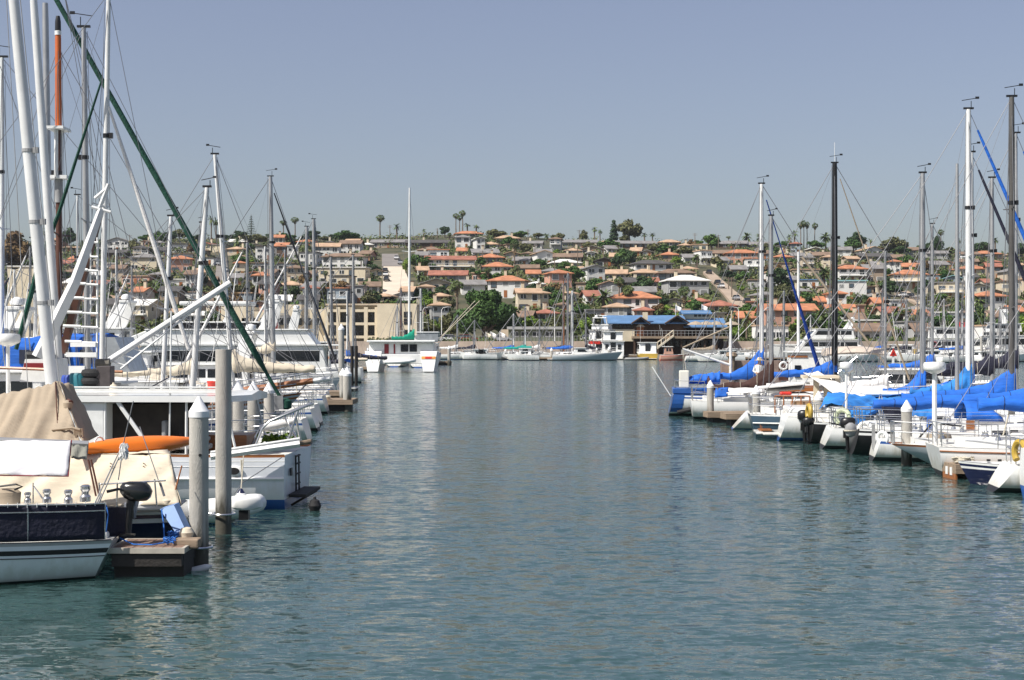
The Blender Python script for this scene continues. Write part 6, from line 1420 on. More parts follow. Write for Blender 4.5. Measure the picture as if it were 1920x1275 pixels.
q = MB()
for z in (2.72, 2.84): q.tube([(1.3, 1.7, z), (5.8, 1.7, z)], .02, 5)
q.box(3.4, 1.6, 2.75, 4.2, .06, .1); q.obj('roof_rail', W_PAINT, rf)
q = MB(); q.box(5.0, 0, 1.85, 1.6, 3.3, 1.3); q.obj('wheelhouse', W_PAINT, o, bevel=.05)
q = MB(); q.box(3.4, -.2, 1.75, 1.6, 2.6, 1.35); q.obj('cabin_shade_block', M('interior_shade', (.03, .024, .02), .8, .4, 2), o)  # solid block coloured dark as the shade inside the open cabin
q = MB(); q.box(2.4, 1.2, 1.45, 1.1, .5, .12); q.box(2.4, 1.2, 1.62, 1.0, .5, .1); q.box(2.9, 1.0, 1.8, .1, .8, .5); q.obj('cushion', GREYP, o, bevel=.03)
q = MB(); q.box(2.0, -.3, 1.4, 1.6, 1.2, .5); q.obj('engine_box', TEAK, o, bevel=.03)
q = MB()
for x in (1.1, 2.3, 4.2):
    for y in (-1.65, 1.65): q.tube([(x, y, 1.2), (x + (.3 if x < 2 else 0), y * .98, 2.5)], .03, 6)
q.tube([(3.0, 1.7, 1.25), (3.9, 1.65, 2.5)], .05, 6); q.tube([(1.2, 1.62, 1.28), (4.2, 1.62, 1.28)], .02, 5); q.tube([(1.2, -1.62, 1.28), (4.2, -1.62, 1.28)], .02, 5); q.tube([(1.15, -1.62, 1.28), (1.15, 1.62, 1.28)], .02, 5); q.obj('hardtop_frame', W_PAINT, o)
q = MB(); q.tube([wld(478, 838, 34.6), wld(492, 803, 34.6), wld(505, 790, 34.6), wld(578, 760, 34.9), wld(588, 757, 35)], .03, 8); q.tube([wld(470, 838, 36), wld(490, 798, 36), wld(510, 786, 36), wld(582, 756, 35.6)], .03, 8)
q.tube([wld(560, 766, 34.9), wld(540, 828, 34.8)], .03, 6); q.tube([wld(552, 768, 34.9), wld(564, 830, 35)], .03, 6); q.tube([wld(530, 776, 34.9), wld(562, 832, 35)], .03, 6); placed(q.obj('davit_frame', STEEL, None, None, 0, True), o)
sp_ = MB(); sp_.tube([wld(488, 803, 35.2), wld(520, 796, 35.2), wld(558, 788, 35.3)], [.09, .1, .06], 10); placed(sp_.obj('rolled_sail', WHITEC, None, None, 0, True), o)
g_ = MB(); a, c = wld(395, 856, 33.9), wld(562, 832, 34.2); g_.tube([a, c], .085, 4); g_.tube([a + Vector((0, 0, .1)), wld(562, 822, 34.2)], .03, 6); placed(g_.obj('gangplank', W_PAINT, None), o); g_ = MB(); g_.tube([wld(555, 833, 34.2), wld(582, 827, 34.4)], .05, 8); placed(g_.obj('gangplank_pole', WOOD, None), o)
xm, _ = local(o, 122); d_ = Y_(o, xm); spar(o, (xm, .5, 1.4), (xm + (122 - 33) / F * d_ , .5, EYE + 680 / F * d_), .15, .125, W_METAL)
q = MB()
for k in (.12, .3, .47, .62):
    c_ = Vector((xm, .5, 1.4)).lerp(Vector((xm + (122 - 33) / F * d_, .5, EYE + 680 / F * d_)), k); q.lathe([(.158, -.04), (.158, .04)], 14, c_)
    q.box(c_.x - .2, c_.y + .05, c_.z, .12, .1, .14)
q.tube([Vector((xm - .22, .6, 1.5)), Vector((xm - .2 + (122 - 33) / F * d_, .6, EYE + 680 / F * d_))], .012, 5); q.tube([Vector((xm + .6, .65, 1.5)), Vector((xm + .1 + (122 - 33) / F * d_, .6, EYE + 680 / F * d_))], .01, 5); q.obj('mast_band', GREYP, o)
xm2, _ = local(o, 352); q = MB(); q.tube([(xm2, 1.6, 1.3), (xm2 - .05, 1.6, 4.6)], .02, 6); q.obj('antenna', W_PAINT, o)
def stand(nm, mb, mat, px, py, d, label, cat, rz=0, bev=0):
    return T(mb.obj(nm, mat, None, wld(px, py, d), rz, True, 40, bev), label, cat)
q = MB(); q.lathe([(.14, 0), (.17, .36), (.18, .37), (.18, .4), (.15, .4)], 14); stand('bucket', q, RED, 402, 746, 35.6, 'red plastic bucket on the trawler hardtop behind the tall pile', 'bucket')
q = MB(); q.lathe([(.2, 0), (.23, .1), (.23, .55), (.2, .62)], 14); stand('barrel', q, M('blue_barrel', (.03, .07, .35), .5, .1, 3), 133, 751, 36.4, 'deep blue plastic barrel on the trawler roof beside the thick white mast', 'barrel'); q = MB(); q.lathe([(.2, 0), (.24, .3), (.24, .62), (.21, .68)], 14); stand('barrel', q, M('teal_barrel', (.02, .16, .2), .5, .1, 3), 149, 752, 36.2, 'teal plastic barrel on the trawler roof between the blue one and the tyres', 'barrel')
for i in range(4): q = MB(); q.ring((0, 0, .1), .19, .1, 'Z', 18, 8); stand('tyre', q, RUBBER, 175, 752 - i * 15, 36, f'black tyre in the stack on the trawler roof, {["lowest", "second from the bottom", "third from the bottom", "topmost"][i]}', 'tyre')
q = MB(); q.box(0, 0, .42, .34, .4, .85); stand('crate', q, M('dark_grey_crate', (.06, .05, .05), .8, .3, 4), 198, 752, 36, 'dark upright crate beside the stack of tyres', 'crate', 0, .02)
fender(wld(213, 735, 35.2), 'cream fender hanging against the dark crate on the trawler roof', CREAMC, .36, .1)
pl = E('potted_plant', wld(520, 829, 35.6), 0, 'leafy yellow-green potted plant on the trawler stern', 'plant'); b = MB()
for i in range(220): leaf(b, Vector((rnd.gauss(0, .16), rnd.gauss(0, .1), abs(rnd.gauss(.06, .06)))), .07)
b.obj('leaves', LEAF['bright'], pl); q = MB(); q.lathe([(.1, -.16), (.14, 0)], 10); q.obj('pot', WOODD, pl)
q = MB(); q.lathe([(.02, -.15), (.1, -.13), (.15, 0), (.1, .12), (.035, .15), (.03, .2)], 16); q.v = [(x * 1.02, y, z) for x, y, z in q.v]; T(q.obj('ball_fender', RUBBER, None, wld(590, 948, 34.4), 0, True), 'round black fender floating under the trawler swim platform', 'fender')
f_ = E('teardrop_fender', wld(452, 938, 32.6), 0, 'red and white teardrop fender with a navy top hanging beside the trawler', 'fender'); q = MB(); q.lathe([(.05, -.2), (.15, -.15), (.17, -.06)], 14); q.obj('bottom', RED, f_, smooth=True); q = MB(); q.lathe([(.17, -.06), (.15, .06), (.09, .16)], 14); q.obj('middle', W_PAINT, f_, smooth=True); q = MB(); q.lathe([(.09, .16), (.04, .24), (.02, .26)], 12); q.obj('top', NAVY, f_, smooth=True); q = MB(); q.tube([(0, 0, .24), (0, .3, .95)], .014, 5); q.obj('line', ROPE_W, f_)
rope([wld(528, 858, 34), wld(455, 905, 33), wld(440, 925, 32.5)], .01, WIRE, 'dark mooring line along the trawler side')
rope([wld(452, 862, 33.6), wld(454, 905, 33.5), wld(453, 862, 33.4)], .016, ROPE_W, 'pale looped rope hanging on the trawler topsides')
di = dinghy(wld(436, 985, 31.6) + Vector((-1.75, .3, .0)), .25, 'white inflatable dinghy with a white outboard between the tall pile and the trawler', 2.2, W_PAINT, False)
di.location.z = 0
q = MB(); R = []
for zz, rx, ry in ((0, .2, .14), (.05, .3, .17), (.2, .3, .17), (.26, .26, .15), (.28, .2, .1)): R.append([(rx * math.cos(a) * (1 + .15 * math.cos(2 * a)), ry * math.sin(a), zz) for a in [2 * PI * j / 16 for j in range(16)]])
q.loft(R, True, True); placed(q.obj('outboard_motor', W_PAINT, None, wld(462, 955, 31.3), .1, True, 50), di); q = MB(); c = wld(458, 965, 31.3); q.box(c.x, c.y, c.z, .2, .2, .2); placed(q.obj('outboard_leg', BLACK, None), di)
for px, ty, d, w_, lb in ((446, 713, 45, 23, 'first from the tall bare pile'), (475, 715, 46, 22, 'second from the tall bare pile'), (504, 717, 48.5, 19, 'third from the tall bare pile')): pile(px, ty, 0, w_, f'capped pile above the trawler stern, {lb}', d=d)
pile(651, 688, 0, 16, 'white-capped pile at the outer corner of the brown dock end', d=80.5); pile(643, 690, 0, 13, 'white-capped pile half hidden behind the one at the brown dock corner', d=86); pile(640, 607, 0, 11, 'tall slim capped pile standing left of the catamaran', d=108)
floatdock('dock', Vector((X(470, 81.5), 81.5, 0)), Vector((X(664, 81.5), 81.5, 0)), 2.6, 'brown timber dock end reaching out below the wooden bowsprit', .62)
floatdock('dock', Vector((X(540, 88.5), 88.5, 0)), Vector((X(648, 88.5), 88.5, 0)), 2.2, 'brown timber dock behind the outer corner piles', .8)
coil((X(608, 81), 80.8, .64), .3, .05, ROPE_W, 'pale coiled rope on the brown dock end', 3)
for px, lb in ((660, 'nearer the catamaran'), (668, 'at the very end')): q = MB(); q.tube([(0, 0, 0), (0, 0, 3.3)], .13, 8); T(q.obj('mooring_post', WOODD, None, (X(px, 118), 118, 0)), f'dark slim mooring post left of the catamaran, {lb}', 'post')

# LD: fishing boat with derrick, A-frame and rung ladder
o = E('fishing_boat', Vector((X(330, 41.5), 41.5, 0)), HL, 'old white fishing boat with a steel A-frame, rung ladder and lattice derrick', 'fishing boat')
H = Hull(13, 3.8, 1.5, 2.1, .05, .8, 0, .8); H.build(o, [W_PAINT, MAROON, MAROON, TEAK])
fn = MB(); R = []
for py, a, c in ((715, 48, 112), (673, 58, 106)):
    z = wld(0, py, 41).z; x0, x1 = X(a, 41), X(c, 41); R.append([(x0, 40.5, z), (x1, 40.5, z), (x1, 42, z), (x0, 42, z)])
fn.loft(R, True, True); placed(fn.obj('funnel', W_PAINT, None), o)
fs_ = MB(); R = []
for py, a, c in ((689, 55.4, 108.2), (680, 57.2, 107)):
    z = wld(0, py, 41).z; x0, x1 = X(a, 41), X(c, 41); R.append([(x0, 40.47, z), (x1, 40.47, z), (x1, 42, z), (x0, 42, z)])
fs_.loft(R, True, True); placed(fs_.obj('funnel_stripe', MAROON, None), o)
q = MB(); q.tube([wld(190, 392, 40), wld(140, 530, 39.6), wld(72, 670, 39.4)], [.1, .15, .19], 4); placed(q.obj('frame_leg', W_METAL, None), o)
q = MB(); q.tube([wld(190, 392, 40.4), wld(150, 540, 41.5), wld(118, 660, 42)], [.1, .13, .13], 4); placed(q.obj('frame_leg', BRSPAR, None), o)  # brown colour stands for the shaded side of the white leg
q = MB(); q.tube([wld(178, 372, 40), wld(202, 352, 40)], .05, 6); q.tube([wld(172, 388, 40), wld(208, 398, 40)], .05, 6); q.tube([wld(186, 392, 40), wld(204, 345, 40)], .06, 6); placed(q.obj('frame_head', W_METAL, None), o)
q = MB()
for i, (py, a, c) in enumerate(((452, 160, 184), (479, 152, 184), (505, 145, 184), (531, 138, 184), (558, 131, 184), (585, 124, 184), (611, 119, 184), (640, 122, 184), (666, 122, 182))):
    q.tube([wld(a, py, 40.1), wld((a + c) / 2, py + 1, 40.1)], .045, 6); q.tube([wld((a + c) / 2, py + 2, 40.2), wld(c, py + 3, 40.2)], .035, 6)
q.tube([wld(170, 450, 40.2), wld(170, 586, 40.2)], .02, 6); q.tube([wld(183, 445, 40.25), wld(182, 672, 40.25)], .03, 6); placed(q.obj('rung_ladder', W_PAINT, None), o)
q = MB(); a, c = wld(205, 676, 39.5), wld(432, 530, 40.5); q.tube([a, c], .085, 8); q.tube([a + Vector((.3, 0, -.22)), c + Vector((-.2, 0, -.1))], .03, 5)
for i in range(12): q.tube([a.lerp(c, i / 12), (a + Vector((.3, 0, -.22))).lerp(c + Vector((-.2, 0, -.1)), (i + .5) / 12)], .018, 4)
placed(q.obj('derrick', W_METAL, None), o)
q = MB(); q.tube([wld(-40, 688, 40.4), wld(90, 693, 40.2)], .045, 6); q.tube([wld(185, 696, 39), wld(230, 697, 39)], .04, 6); placed(q.obj('wooden_rail', TEAK, None), o)
for py, a, c in ((646, 133, 180), (665, 125, 182), (694, 130, 160)): q = MB(); m = wld((a + c) / 2, py, 39.2); q.box(m.x, m.y, m.z, (c - a) / F * 39.2, .12, .12 if py < 690 else .22); placed(q.obj('crossbeam', W_PAINT, None), o)
b = MB(); b.box(0, 0, 0, .7, .6, .3); placed(b.obj('deck_gear', BLACK, None, wld(75, 668, 41), 0, False, 40, .1), o)
rp = MB(); rp.tube([wld(180, 682, 39.4), wld(206, 682, 39.4)], .13, 8); placed(rp.obj('winch_drum', M('rusty_drum', (.13, .12, .10), .8, .4, 3), None), o)
radar(o, *((lambda L_: (L_[0], 0))(local(o, 15))), 1.5, zpx(o, local(o, 15)[0], 640), R=.33)
xm, _ = local(o, 118); spar(o, (xm, 0, 1.5), (xm + (118 - 62) / F * 40.5, 0, EYE + 650 / F * 40.5), .12, .11, W_METAL)
# LE: wooden bowsprit and the green-covered forestay
o = E('sailboat', Vector((X(566, 52), 52, 0)) - Vector((math.cos(HD), math.sin(HD), 0)) * 14, HD, 'old-style white sailboat with varnished bowsprit and long green-covered forestay', 'sailboat', 'sailing boats in their slips')
H = Hull(14, 3.6, 1.4, 2.05, .25, .7, 0, 2.4); H.build(o, [GREYH, TEAK, BOOTB, TEAK]); cabin(o, H, .3, .7, .5); bowrail(o, H, .7, .8)
q = MB(); q.tube([(11.4, 0, 2.05), (14.4, 0, 2.48)], [.14, .1], 8); bs_ = q.obj('bowsprit', TEAK, o, smooth=True); q = MB(); q.tube([(14.4, 0, 2.48), (15.0, 0, 2.56)], .08, 8); q.obj('bowsprit_tip', W_PAINT, bs_)
for y in (-.45, .45): q = MB(); q.tube([(11.8, y * 2, 2.3), (14.3, y * .3, 2.75)], .02, 5); q.obj('bowsprit_rail', STEEL, bs_)
q = MB(); q.tube([(14.2, 0, 2.4), (13.0, 0, 1.2)], .025, 5); q.obj('bobstay', WIRE, bs_)
a, c = wld(96, -18, 50.5), wld(527, 748, 51.5); q = MB(); n = 30; q.tube([a.lerp(c, i / n) for i in range(n + 1)], [.085 + .028 * (i / n) * (1 + .5 * noise.noise(Vector((i * .9, 0, 2)))) - (.05 if i > 27 else 0) for i in range(n + 1)], 9); placed(q.obj('furled_jib', GREENC, None, None, 0, True), o)
q = MB(); q.lathe([(.05, -.22), (.2, -.14), (.2, .1), (.08, .2)], 12); placed(q.obj('drum_cover', GREENC, None, wld(536, 757, 51.4), 0, True), o)
xm, _ = local(o, 96); spar(o, (xm, 0, 1.8), (xm - (96 - 84) / F * 50.8, 0, EYE + 650 / F * 50.8), .125, .11, ALU); a = wld(96, -18, 50.5); q = MB()
for px, py in ((300, 690), (240, 690), (270, 690)): q.tube([wld(120, -15, 50.5), wld(px, py, 50)], .011, 4)
placed(q.obj('shroud', WIRE, None), o)
q = MB(); q.tube([wld(-60, -30, 50), wld(170, 560, 50)], .011, 4); placed(q.obj('running_stay', WIRE, None), o)
b = MB()
for i in range(16): b.tube([wld(500 + i * 2, 742, 51.2), wld(498 + i * 2.2, 770 + (i * 7) % 9, 51.2)], .025, 5)
placed(b.obj('windlass_chain', GREYP, None), o)
# the other boats of the left row: each with its mast
def lboat(tpx, tpy, bpx, w_, d, m, label, L=10.5, bow=None, cover=None, furl=None, spreaders=1, boom=3.4, mats=None, zb=2.0, wand=False, head=True, detail=True, rails=True, sweep=.5, fl=None, cab=.45):
    if bow is None:
        hd = HL; p = Vector((-.0929 * d - 2.6, d, 0))
    else:
        hd = HD; p = Vector((X(bow, d), d, 0)) - Vector((math.cos(HD), math.sin(HD), 0)) * L
    o = E('sailboat', p, hd, label, 'sailboat', 'sailing boats in their slips'); xm, dm = local(o, bpx); L = max(L, xm + 3.5) if bow is None else L
    H = Hull(L, 3.0, .95, 1.35, .1, .68, -.3); H.build(o, mats or WS, n=18); cabin(o, H, .3, .72, cab)
    if rails: guardrail(o, H, .1, .88); bowrail(o, H); sternrail(o, H)
    mo = rig(o, H, xm, EYE - (tpy - HZ) / F * dm, w_ / F * dm / 2, m, rake=-(tpx - bpx) / F * dm * (1 if bow is None else -1), boom=boom, cover=cover, furl=furl, spreaders=spreaders, zb=zb, wand=wand, head=head, detail=detail, sweep=sweep)
    return o, H, mo
o, H, mo = lboat(109, 90, 112, 12, 44, BRSPAR, 'sailboat with the brown mast whose top is painted orange, beside the thick white mast', cover=TANC, head=False)
xm, dm = local(o, 112); k_ = dm / F
z_ = lambda py: EYE - (py - HZ) * k_
xr = lambda py: xm - (-(1)) * 0 + (112 - 109) * k_ * (700 - py) / 610
spar(mo, (xr(240), 0, z_(240)), (xr(64), 0, z_(64)), .098, .09, ORSPAR, 'painted_top'); spar(mo, (xr(66), 0, z_(66)), (xr(60), 0, z_(58)), .1, .1, W_PAINT, 'white_band'); spar(mo, (xr(58), 0, z_(58)), (xr(30), 0, z_(30)), .09, .06, BLACK, 'masthead')
q = MB(); x = xr(245); q.box(x, 0, z_(242), .5, .9, .08); q.box(x, 0, z_(333), .6, .5, .1)
for y in (-.25, .25): q.tube([(x, y, z_(242)), (x, y, z_(335))], .06, 6)
q.obj('mast_platform', W_PAINT, mo)
spar(mo, (xr(380), 0, z_(380)), (xr(333), 0, z_(333)), .125, .12, GREYP, 'grey_band')
lboat(157, 52, 166, 12, 47.5, ALU, 'sailboat with the tall grey mast topped by a wind vane, right of the orange-topped mast', furl=None, cover=NAVYC, boom=3.8, L=12)
o, H, mo = lboat(204, -12, 189, 11, 42.6, W_METAL, 'sailboat with the slim white mast that leaves the top of the picture', L=12.5, bow=372, head=False, cover=WHITEC)
q = MB(); a, c = wld(204, 200, 42.6), wld(354, 655, 43.2); q.tube([a, a.lerp(c, .3), a.lerp(c, .7), c], [.04, .06, .075, .06], 8); placed(q.obj('furled_jib', WHITEC, None, None, 0, True), o)
q = MB(); q.tube([wld(190, 152, 42.6), wld(110, 400, 42.6), wld(72, 500, 42.6), wld(30, 655, 42.6)], [.03, .055, .08, .06], 7); placed(q.obj('furled_staysail', GREENC, None, None, 0, True), o)
lboat(4, 108, 3, 9.5, 56, W_METAL, 'sailboat with the white mast at the far left edge of the picture', cover=NAVYC, furl=None)
lboat(403, 290, 441, 9, 64, W_METAL, 'sailboat with the raked white mast in the middle of the left row', cover=CREAMC, furl=None, spreaders=2, zb=2.6)
lboat(389, 352, 356, 11.5, 50, W_METAL, 'sailboat with the thick white mast leaning towards the open water', cover=None, L=9.5, bow=470, zb=2.2)
lboat(321, 406, 303, 9, 60, W_METAL, 'sailboat with the white mast crossing behind the green forestay', cover=None, bow=450, zb=2.2)
lboat(379, 418, 365, 8, 75, ALU, 'sailboat with the grey mast just left of the raked white mast', cover=CREAMC, bow=520, zb=2.2)
o, H, mo = lboat(507, 331, 513, 9.5, 99, ALU, 'large pale blue-hulled sailboat with a tall grey mast, bow towards the brown dock', L=14, bow=640, mats=[GREYH, W_PAINT, BOOTB, W_PAINT], spreaders=2, zb=3, cover=CREAMC)
a, c = wld(514, 362, 99), wld(628, 672, 99.8); q = MB(); n = 14; q.tube([a.lerp(c, i / n) for i in range(n + 1)], [.04 + .07 * (i / n) for i in range(n)] + [.04], 7); placed(q.obj('furled_jib', BLACK, None, None, 0, True), o)
for a_ in ((463, 455, 464, 5, 92, ALU, 'sailboat with the short grey mast left of the tall grey one', NAVYC), (497, 462, 498, 4.5, 104, W_METAL, 'sailboat with the short white mast beside the tall grey one', CREAMC), (575, 425, 573, 6.5, 126, ALU, 'sailboat with the left one of the close pair of masts', NAVYC), (588, 411, 590, 7, 131, ALU, 'sailboat with the taller one of the close pair of masts', BLUEC),
           (620, 482, 621, 4.5, 141, ALU, 'sailboat with the short mast between the close pair and the hotel', CREAMC), (662, 478, 662, 4.5, 150, ALU, 'sailboat with the thin mast in front of the hotel piers', NAVYC), (651, 545, 651, 3.5, 158, W_METAL, 'sailboat with the shortest mast in front of the hotel', BLUEC), (145, 366, 145, 4.5, 84, W_METAL, 'sailboat with the thin white mast behind the rung ladder', CREAMC),
           (66, 458, 66, 7, 78, W_METAL, 'sailboat with the short white mast left of the thick white one', TEALC), (56, 462, 56, 4, 92, ALU, 'sailboat with the thin grey mast at left near the tan building', NAVYC), (218, 468, 218, 4.5, 96, W_METAL, 'sailboat with the thin white mast right of the slim tall white one', CREAMC), (27, 505, 27, 5, 68, W_METAL, 'sailboat with the stubby white mast near the left edge', NAVYC),
           (534, 468, 535, 4, 118, ALU, 'sailboat with the thin mast right of the tall grey one', CREAMC), (247, 500, 246, 4, 112, ALU, 'sailboat with the thin grey mast above the derrick', BLUEC)):
    lboat(a_[0], a_[1], a_[2], a_[3], a_[4], a_[5], a_[6], L=9.5, cover=a_[7], rails=a_[4] < 100, furl=rnd.choice((None, None, WHITEC, NAVYC)), zb=1.9)
# motor boats behind
o, H = motoryacht(648, 112, HL, 'long white motor yacht with a continuous black window band, behind the left row', L=24, B=5.2, fs=1.5, fb=2.6, decks=[(1.2, 17.5, 1.4, 3.35, 2.1, 2.8, .3, 1, W_GEL, .9), (2.0, 17, 3.46, 4.5, 2.0, 2.6, .8, 0, W_GEL, .2), (6, 14, 4.6, 5.05, 1.6, 1.2, .3, 0, BLACK, .05)], arch=(6.0, 4.6, 6.6, 1.7), antennas=3)
q = MB(); q.box(9.5, 0, 6.5, 5.2, 3.2, .28); q.obj('bimini', W_GEL, o, bevel=.08); q = MB()
for x in (7.2, 11.8):
    for y in (-1.4, 1.4): q.tube([(x, y, 5.0), (x, y, 6.5)], .035, 5)
q.obj('bimini_frame', STEEL, o); q = MB(); q.box(8, 0, 3.42, 13.5, 4.5, .1); q.obj('deck_overhang', W_GEL, o)
o, H = motoryacht(262, 55, HL, 'white flybridge boat with bright blue canvas enclosure behind the thick white mast', L=12, B=4, fs=1.2, fb=1.9, decks=[(1.5, 8, 1.1, 2.75, 1.7, 1.2, .2, 3, W_GEL)], antennas=1)
x0, _ = local(o, 205); x1, _ = local(o, 8)
q = MB(); R = []
for i in range(13):
    u = i / 12; x = x0 + (x1 - x0) * u - .0; z1 = 4.02 - .25 * u * u + .03 * math.sin(i * 1.9); R.append([(x, 1.6, 2.85 - .25 * u), (x, 1.62, 3.75 - .2 * u), (x, 1.5, z1), (x, 0, z1 + .12), (x, -1.5, z1), (x, -1.62, 3.75), (x, -1.6, 2.85)])
q.loft(R, False, False); q.add(R[0], [tuple(range(7))]); q.add(R[-1], [tuple(range(6, -1, -1))]); cv = q.obj('canvas_enclosure', BLUEC, o, smooth=True, angle=40)
for u in (.06, .26, .62): q = MB(); w_ = (x1 - x0) * .11; xx = x0 + (x1 - x0) * u; q.box(xx + w_ / 2, 1.64, 3.3, w_, .03, .5); q.obj('canvas_window', M('smoked_vinyl', (.03, .035, .06), .15, .2, 2), cv)
q = MB()
for u in (.03, .25, .6, .85): q.tube([(x0 + (x1 - x0) * u, 1.68, 2.7), (x0 + (x1 - x0) * (u + .04), 1.66, 4.0)], .025, 5)
q.obj('canvas_frame', STEEL, cv); q = MB(); q.prism([(x0 - 1.1, 2.75), (x0 - .1, 2.75), (x0 - .1, 4.0), (x0 - .55, 4.0)], -1.5, 1.5); q.obj('clear_screen', CLEAR, cv)
# deck clutter boats: covers and small craft between the masts
o, H = motoryacht(430, 70, HL, 'white cruiser under a cream deck cover, behind the red bucket', L=10, B=3.2, fs=1.1, fb=1.6, decks=[(2, 6, 1.0, 1.9, 1.3, .9, .2, 3, W_GEL)], antennas=0)
sailcover(o, .3, 3.6, 1.5, 1.7, .1, CREAMC, .45, .9, 0, 3, 'deck_cover'); sailcover(o, 4, 8, 1.6, 1.8, .2, WHITEC, .6, 1.0, 0, 7, 'deck_cover')
o, H = motoryacht(520, 86, HL, 'white motor boat with a cream tender lashed on its deck, behind the three capped piles', L=11, B=3.4, fs=1.3, fb=1.8, decks=[(1.4, 7, 1.2, 2.4, 1.4, 1.0, .2, 4, W_GEL)], arch=(2.4, 2.4, 4.2, 1.3), antennas=1)
sailcover(o, -.2, 3.2, 2.2, 2.4, .1, CREAMC, .55, .5, 1.0, 4, 'tender_cover')
o, H = motoryacht(560, 70, HD, 'navy-striped runabout with a teal seat cover, bow near the wooden bowsprit', L=9, B=3, fs=1.0, fb=1.4, anchor='bow', mats=[W_GEL, NAVY, NAVY, W_PAINT], decks=[(2.5, 5.5, 1.0, 1.7, 1.2, .9, .2, 2, W_GEL)], antennas=0, rails=True)
q = MB(); q.box(1.2, -1.0, 1.3, 1.6, .9, .4); q.obj('seat_cover', TEALC, o, bevel=.12)
o, H = motoryacht(678, 132, HL, 'white motor boat with a tall windscreen left of the catamaran', L=12, B=4, fs=1.3, fb=2, decks=[(1.4, 8, 1.2, 2.8, 1.6, 1.4, .4, 4, W_GEL), (3, 6, 3, 3.5, 1.3, .6, .2, 0, BLACK)], antennas=2)
o, H = motoryacht(600, 148, HL, 'white flybridge cruiser with a radar arch in front of the low hotel wing', L=14, B=4.2, fs=1.4, fb=2.2, decks=[(1.4, 10, 1.3, 3.0, 1.7, 1.6, .3, 4, W_GEL), (3, 8, 3.2, 4.0, 1.5, 1.0, .3, 0, W_GEL)], arch=(3.2, 3.2, 6.6, 1.6), antennas=2)
o, H = motoryacht(470, 160, HL, 'white sedan cruiser with twin radomes before the hotel wing', L=14, B=4.2, fs=1.4, fb=2.2, decks=[(1.4, 10, 1.3, 3.0, 1.7, 1.6, .3, 4, W_GEL), (3, 8, 3.2, 4.2, 1.5, 1.0, .3, 3, W_GEL)], arch=(3.2, 4.3, 6.2, 1.6), antennas=2)
o, H = motoryacht(240, 78, HL, 'white trawler yacht with a cream upper deck above the derrick foot', L=13, B=4, fs=1.3, fb=2.1, decks=[(1.4, 9, 1.2, 3.0, 1.6, 1.4, .3, 4, W_GEL), (2, 8, 3.2, 3.9, 1.5, .8, .2, 0, W_GEL2)], antennas=1)
o, H = motoryacht(110, 66, HL, 'white sportfisher with two radomes and outrigger poles at left', L=13, B=4, fs=1.3, fb=2.1, decks=[(1.4, 9, 1.2, 3.2, 1.6, 1.4, .3, 4, W_GEL), (2, 8, 3.4, 4.3, 1.5, .8, .2, 0, W_GEL2)], arch=(2.6, 3.4, 5.2, 1.4), antennas=2)
q = MB(); q.tube([(3, 1.5, 3.4), (9.5, 2.4, 6.6)], .04, 5); q.obj('outrigger_pole', W_PAINT, o)

# more of the crowd between the masts
o, H = motoryacht(330, 96, HL, 'white motor yacht with a raised pilothouse and rolled cream covers, behind the derrick', L=15, B=4.4, fs=1.4, fb=2.3, decks=[(1.2, 11, 1.3, 3.0, 1.8, 1.8, .3, 5, W_GEL), (3, 9, 3.2, 4.5, 1.6, 1.4, .3, 3, W_GEL)], arch=(4, 4.6, 6.2, 1.5), antennas=2)
o, H = motoryacht(560, 120, HL, 'white convertible with a tall flybridge left of the dark mooring posts', L=14, B=4.4, fs=1.4, fb=2.3, decks=[(1.6, 10, 1.3, 3.1, 1.8, 1.8, .3, 4, W_GEL), (2.4, 8, 3.3, 4.4, 1.6, 1.2, .3, 0, W_GEL)], arch=(3, 4.5, 6.4, 1.5), antennas=3)
o, H = motoryacht(360, 57, HL, 'white sedan boat with a tan bimini and grey solar panel behind the crate', L=10, B=3.2, fs=1.1, fb=1.6, decks=[(2.4, 7, 1.0, 2.2, 1.3, 1.2, .3, 3, W_GEL)], antennas=1)
q = MB(); q.box(4.0, 0, 3.0, 3.0, 2.4, .1); q.obj('bimini', TANC, o, bevel=.04); q = MB()
for x in (2.7, 5.3):
    for y in (-1.1, 1.1): q.tube([(x, y, 1.2), (x, y, 3.0)], .025, 5)
for y in (-1.1, 1.1): q.tube([(2.7, y, 2.1), (5.3, y, 2.1)], .015, 5)
q.tube([(2.7, -1.1, 2.95), (2.7, 1.1, 2.95)], .02, 5); q.obj('bimini_frame', STEEL, o); q = MB(); q.box(1.2, .6, 2.2, 1.3, .9, .04, ry=.5); q.obj('solar_panel', NAVY, o)
o, H = motoryacht(200, 47, HL, 'white launch with an open cockpit under the rung ladder', L=9, B=3, fs=1.5, fb=1.9, decks=[(1.5, 6, 1.5, 2.9, 1.3, .9, .2, 4, W_GEL)], antennas=1)
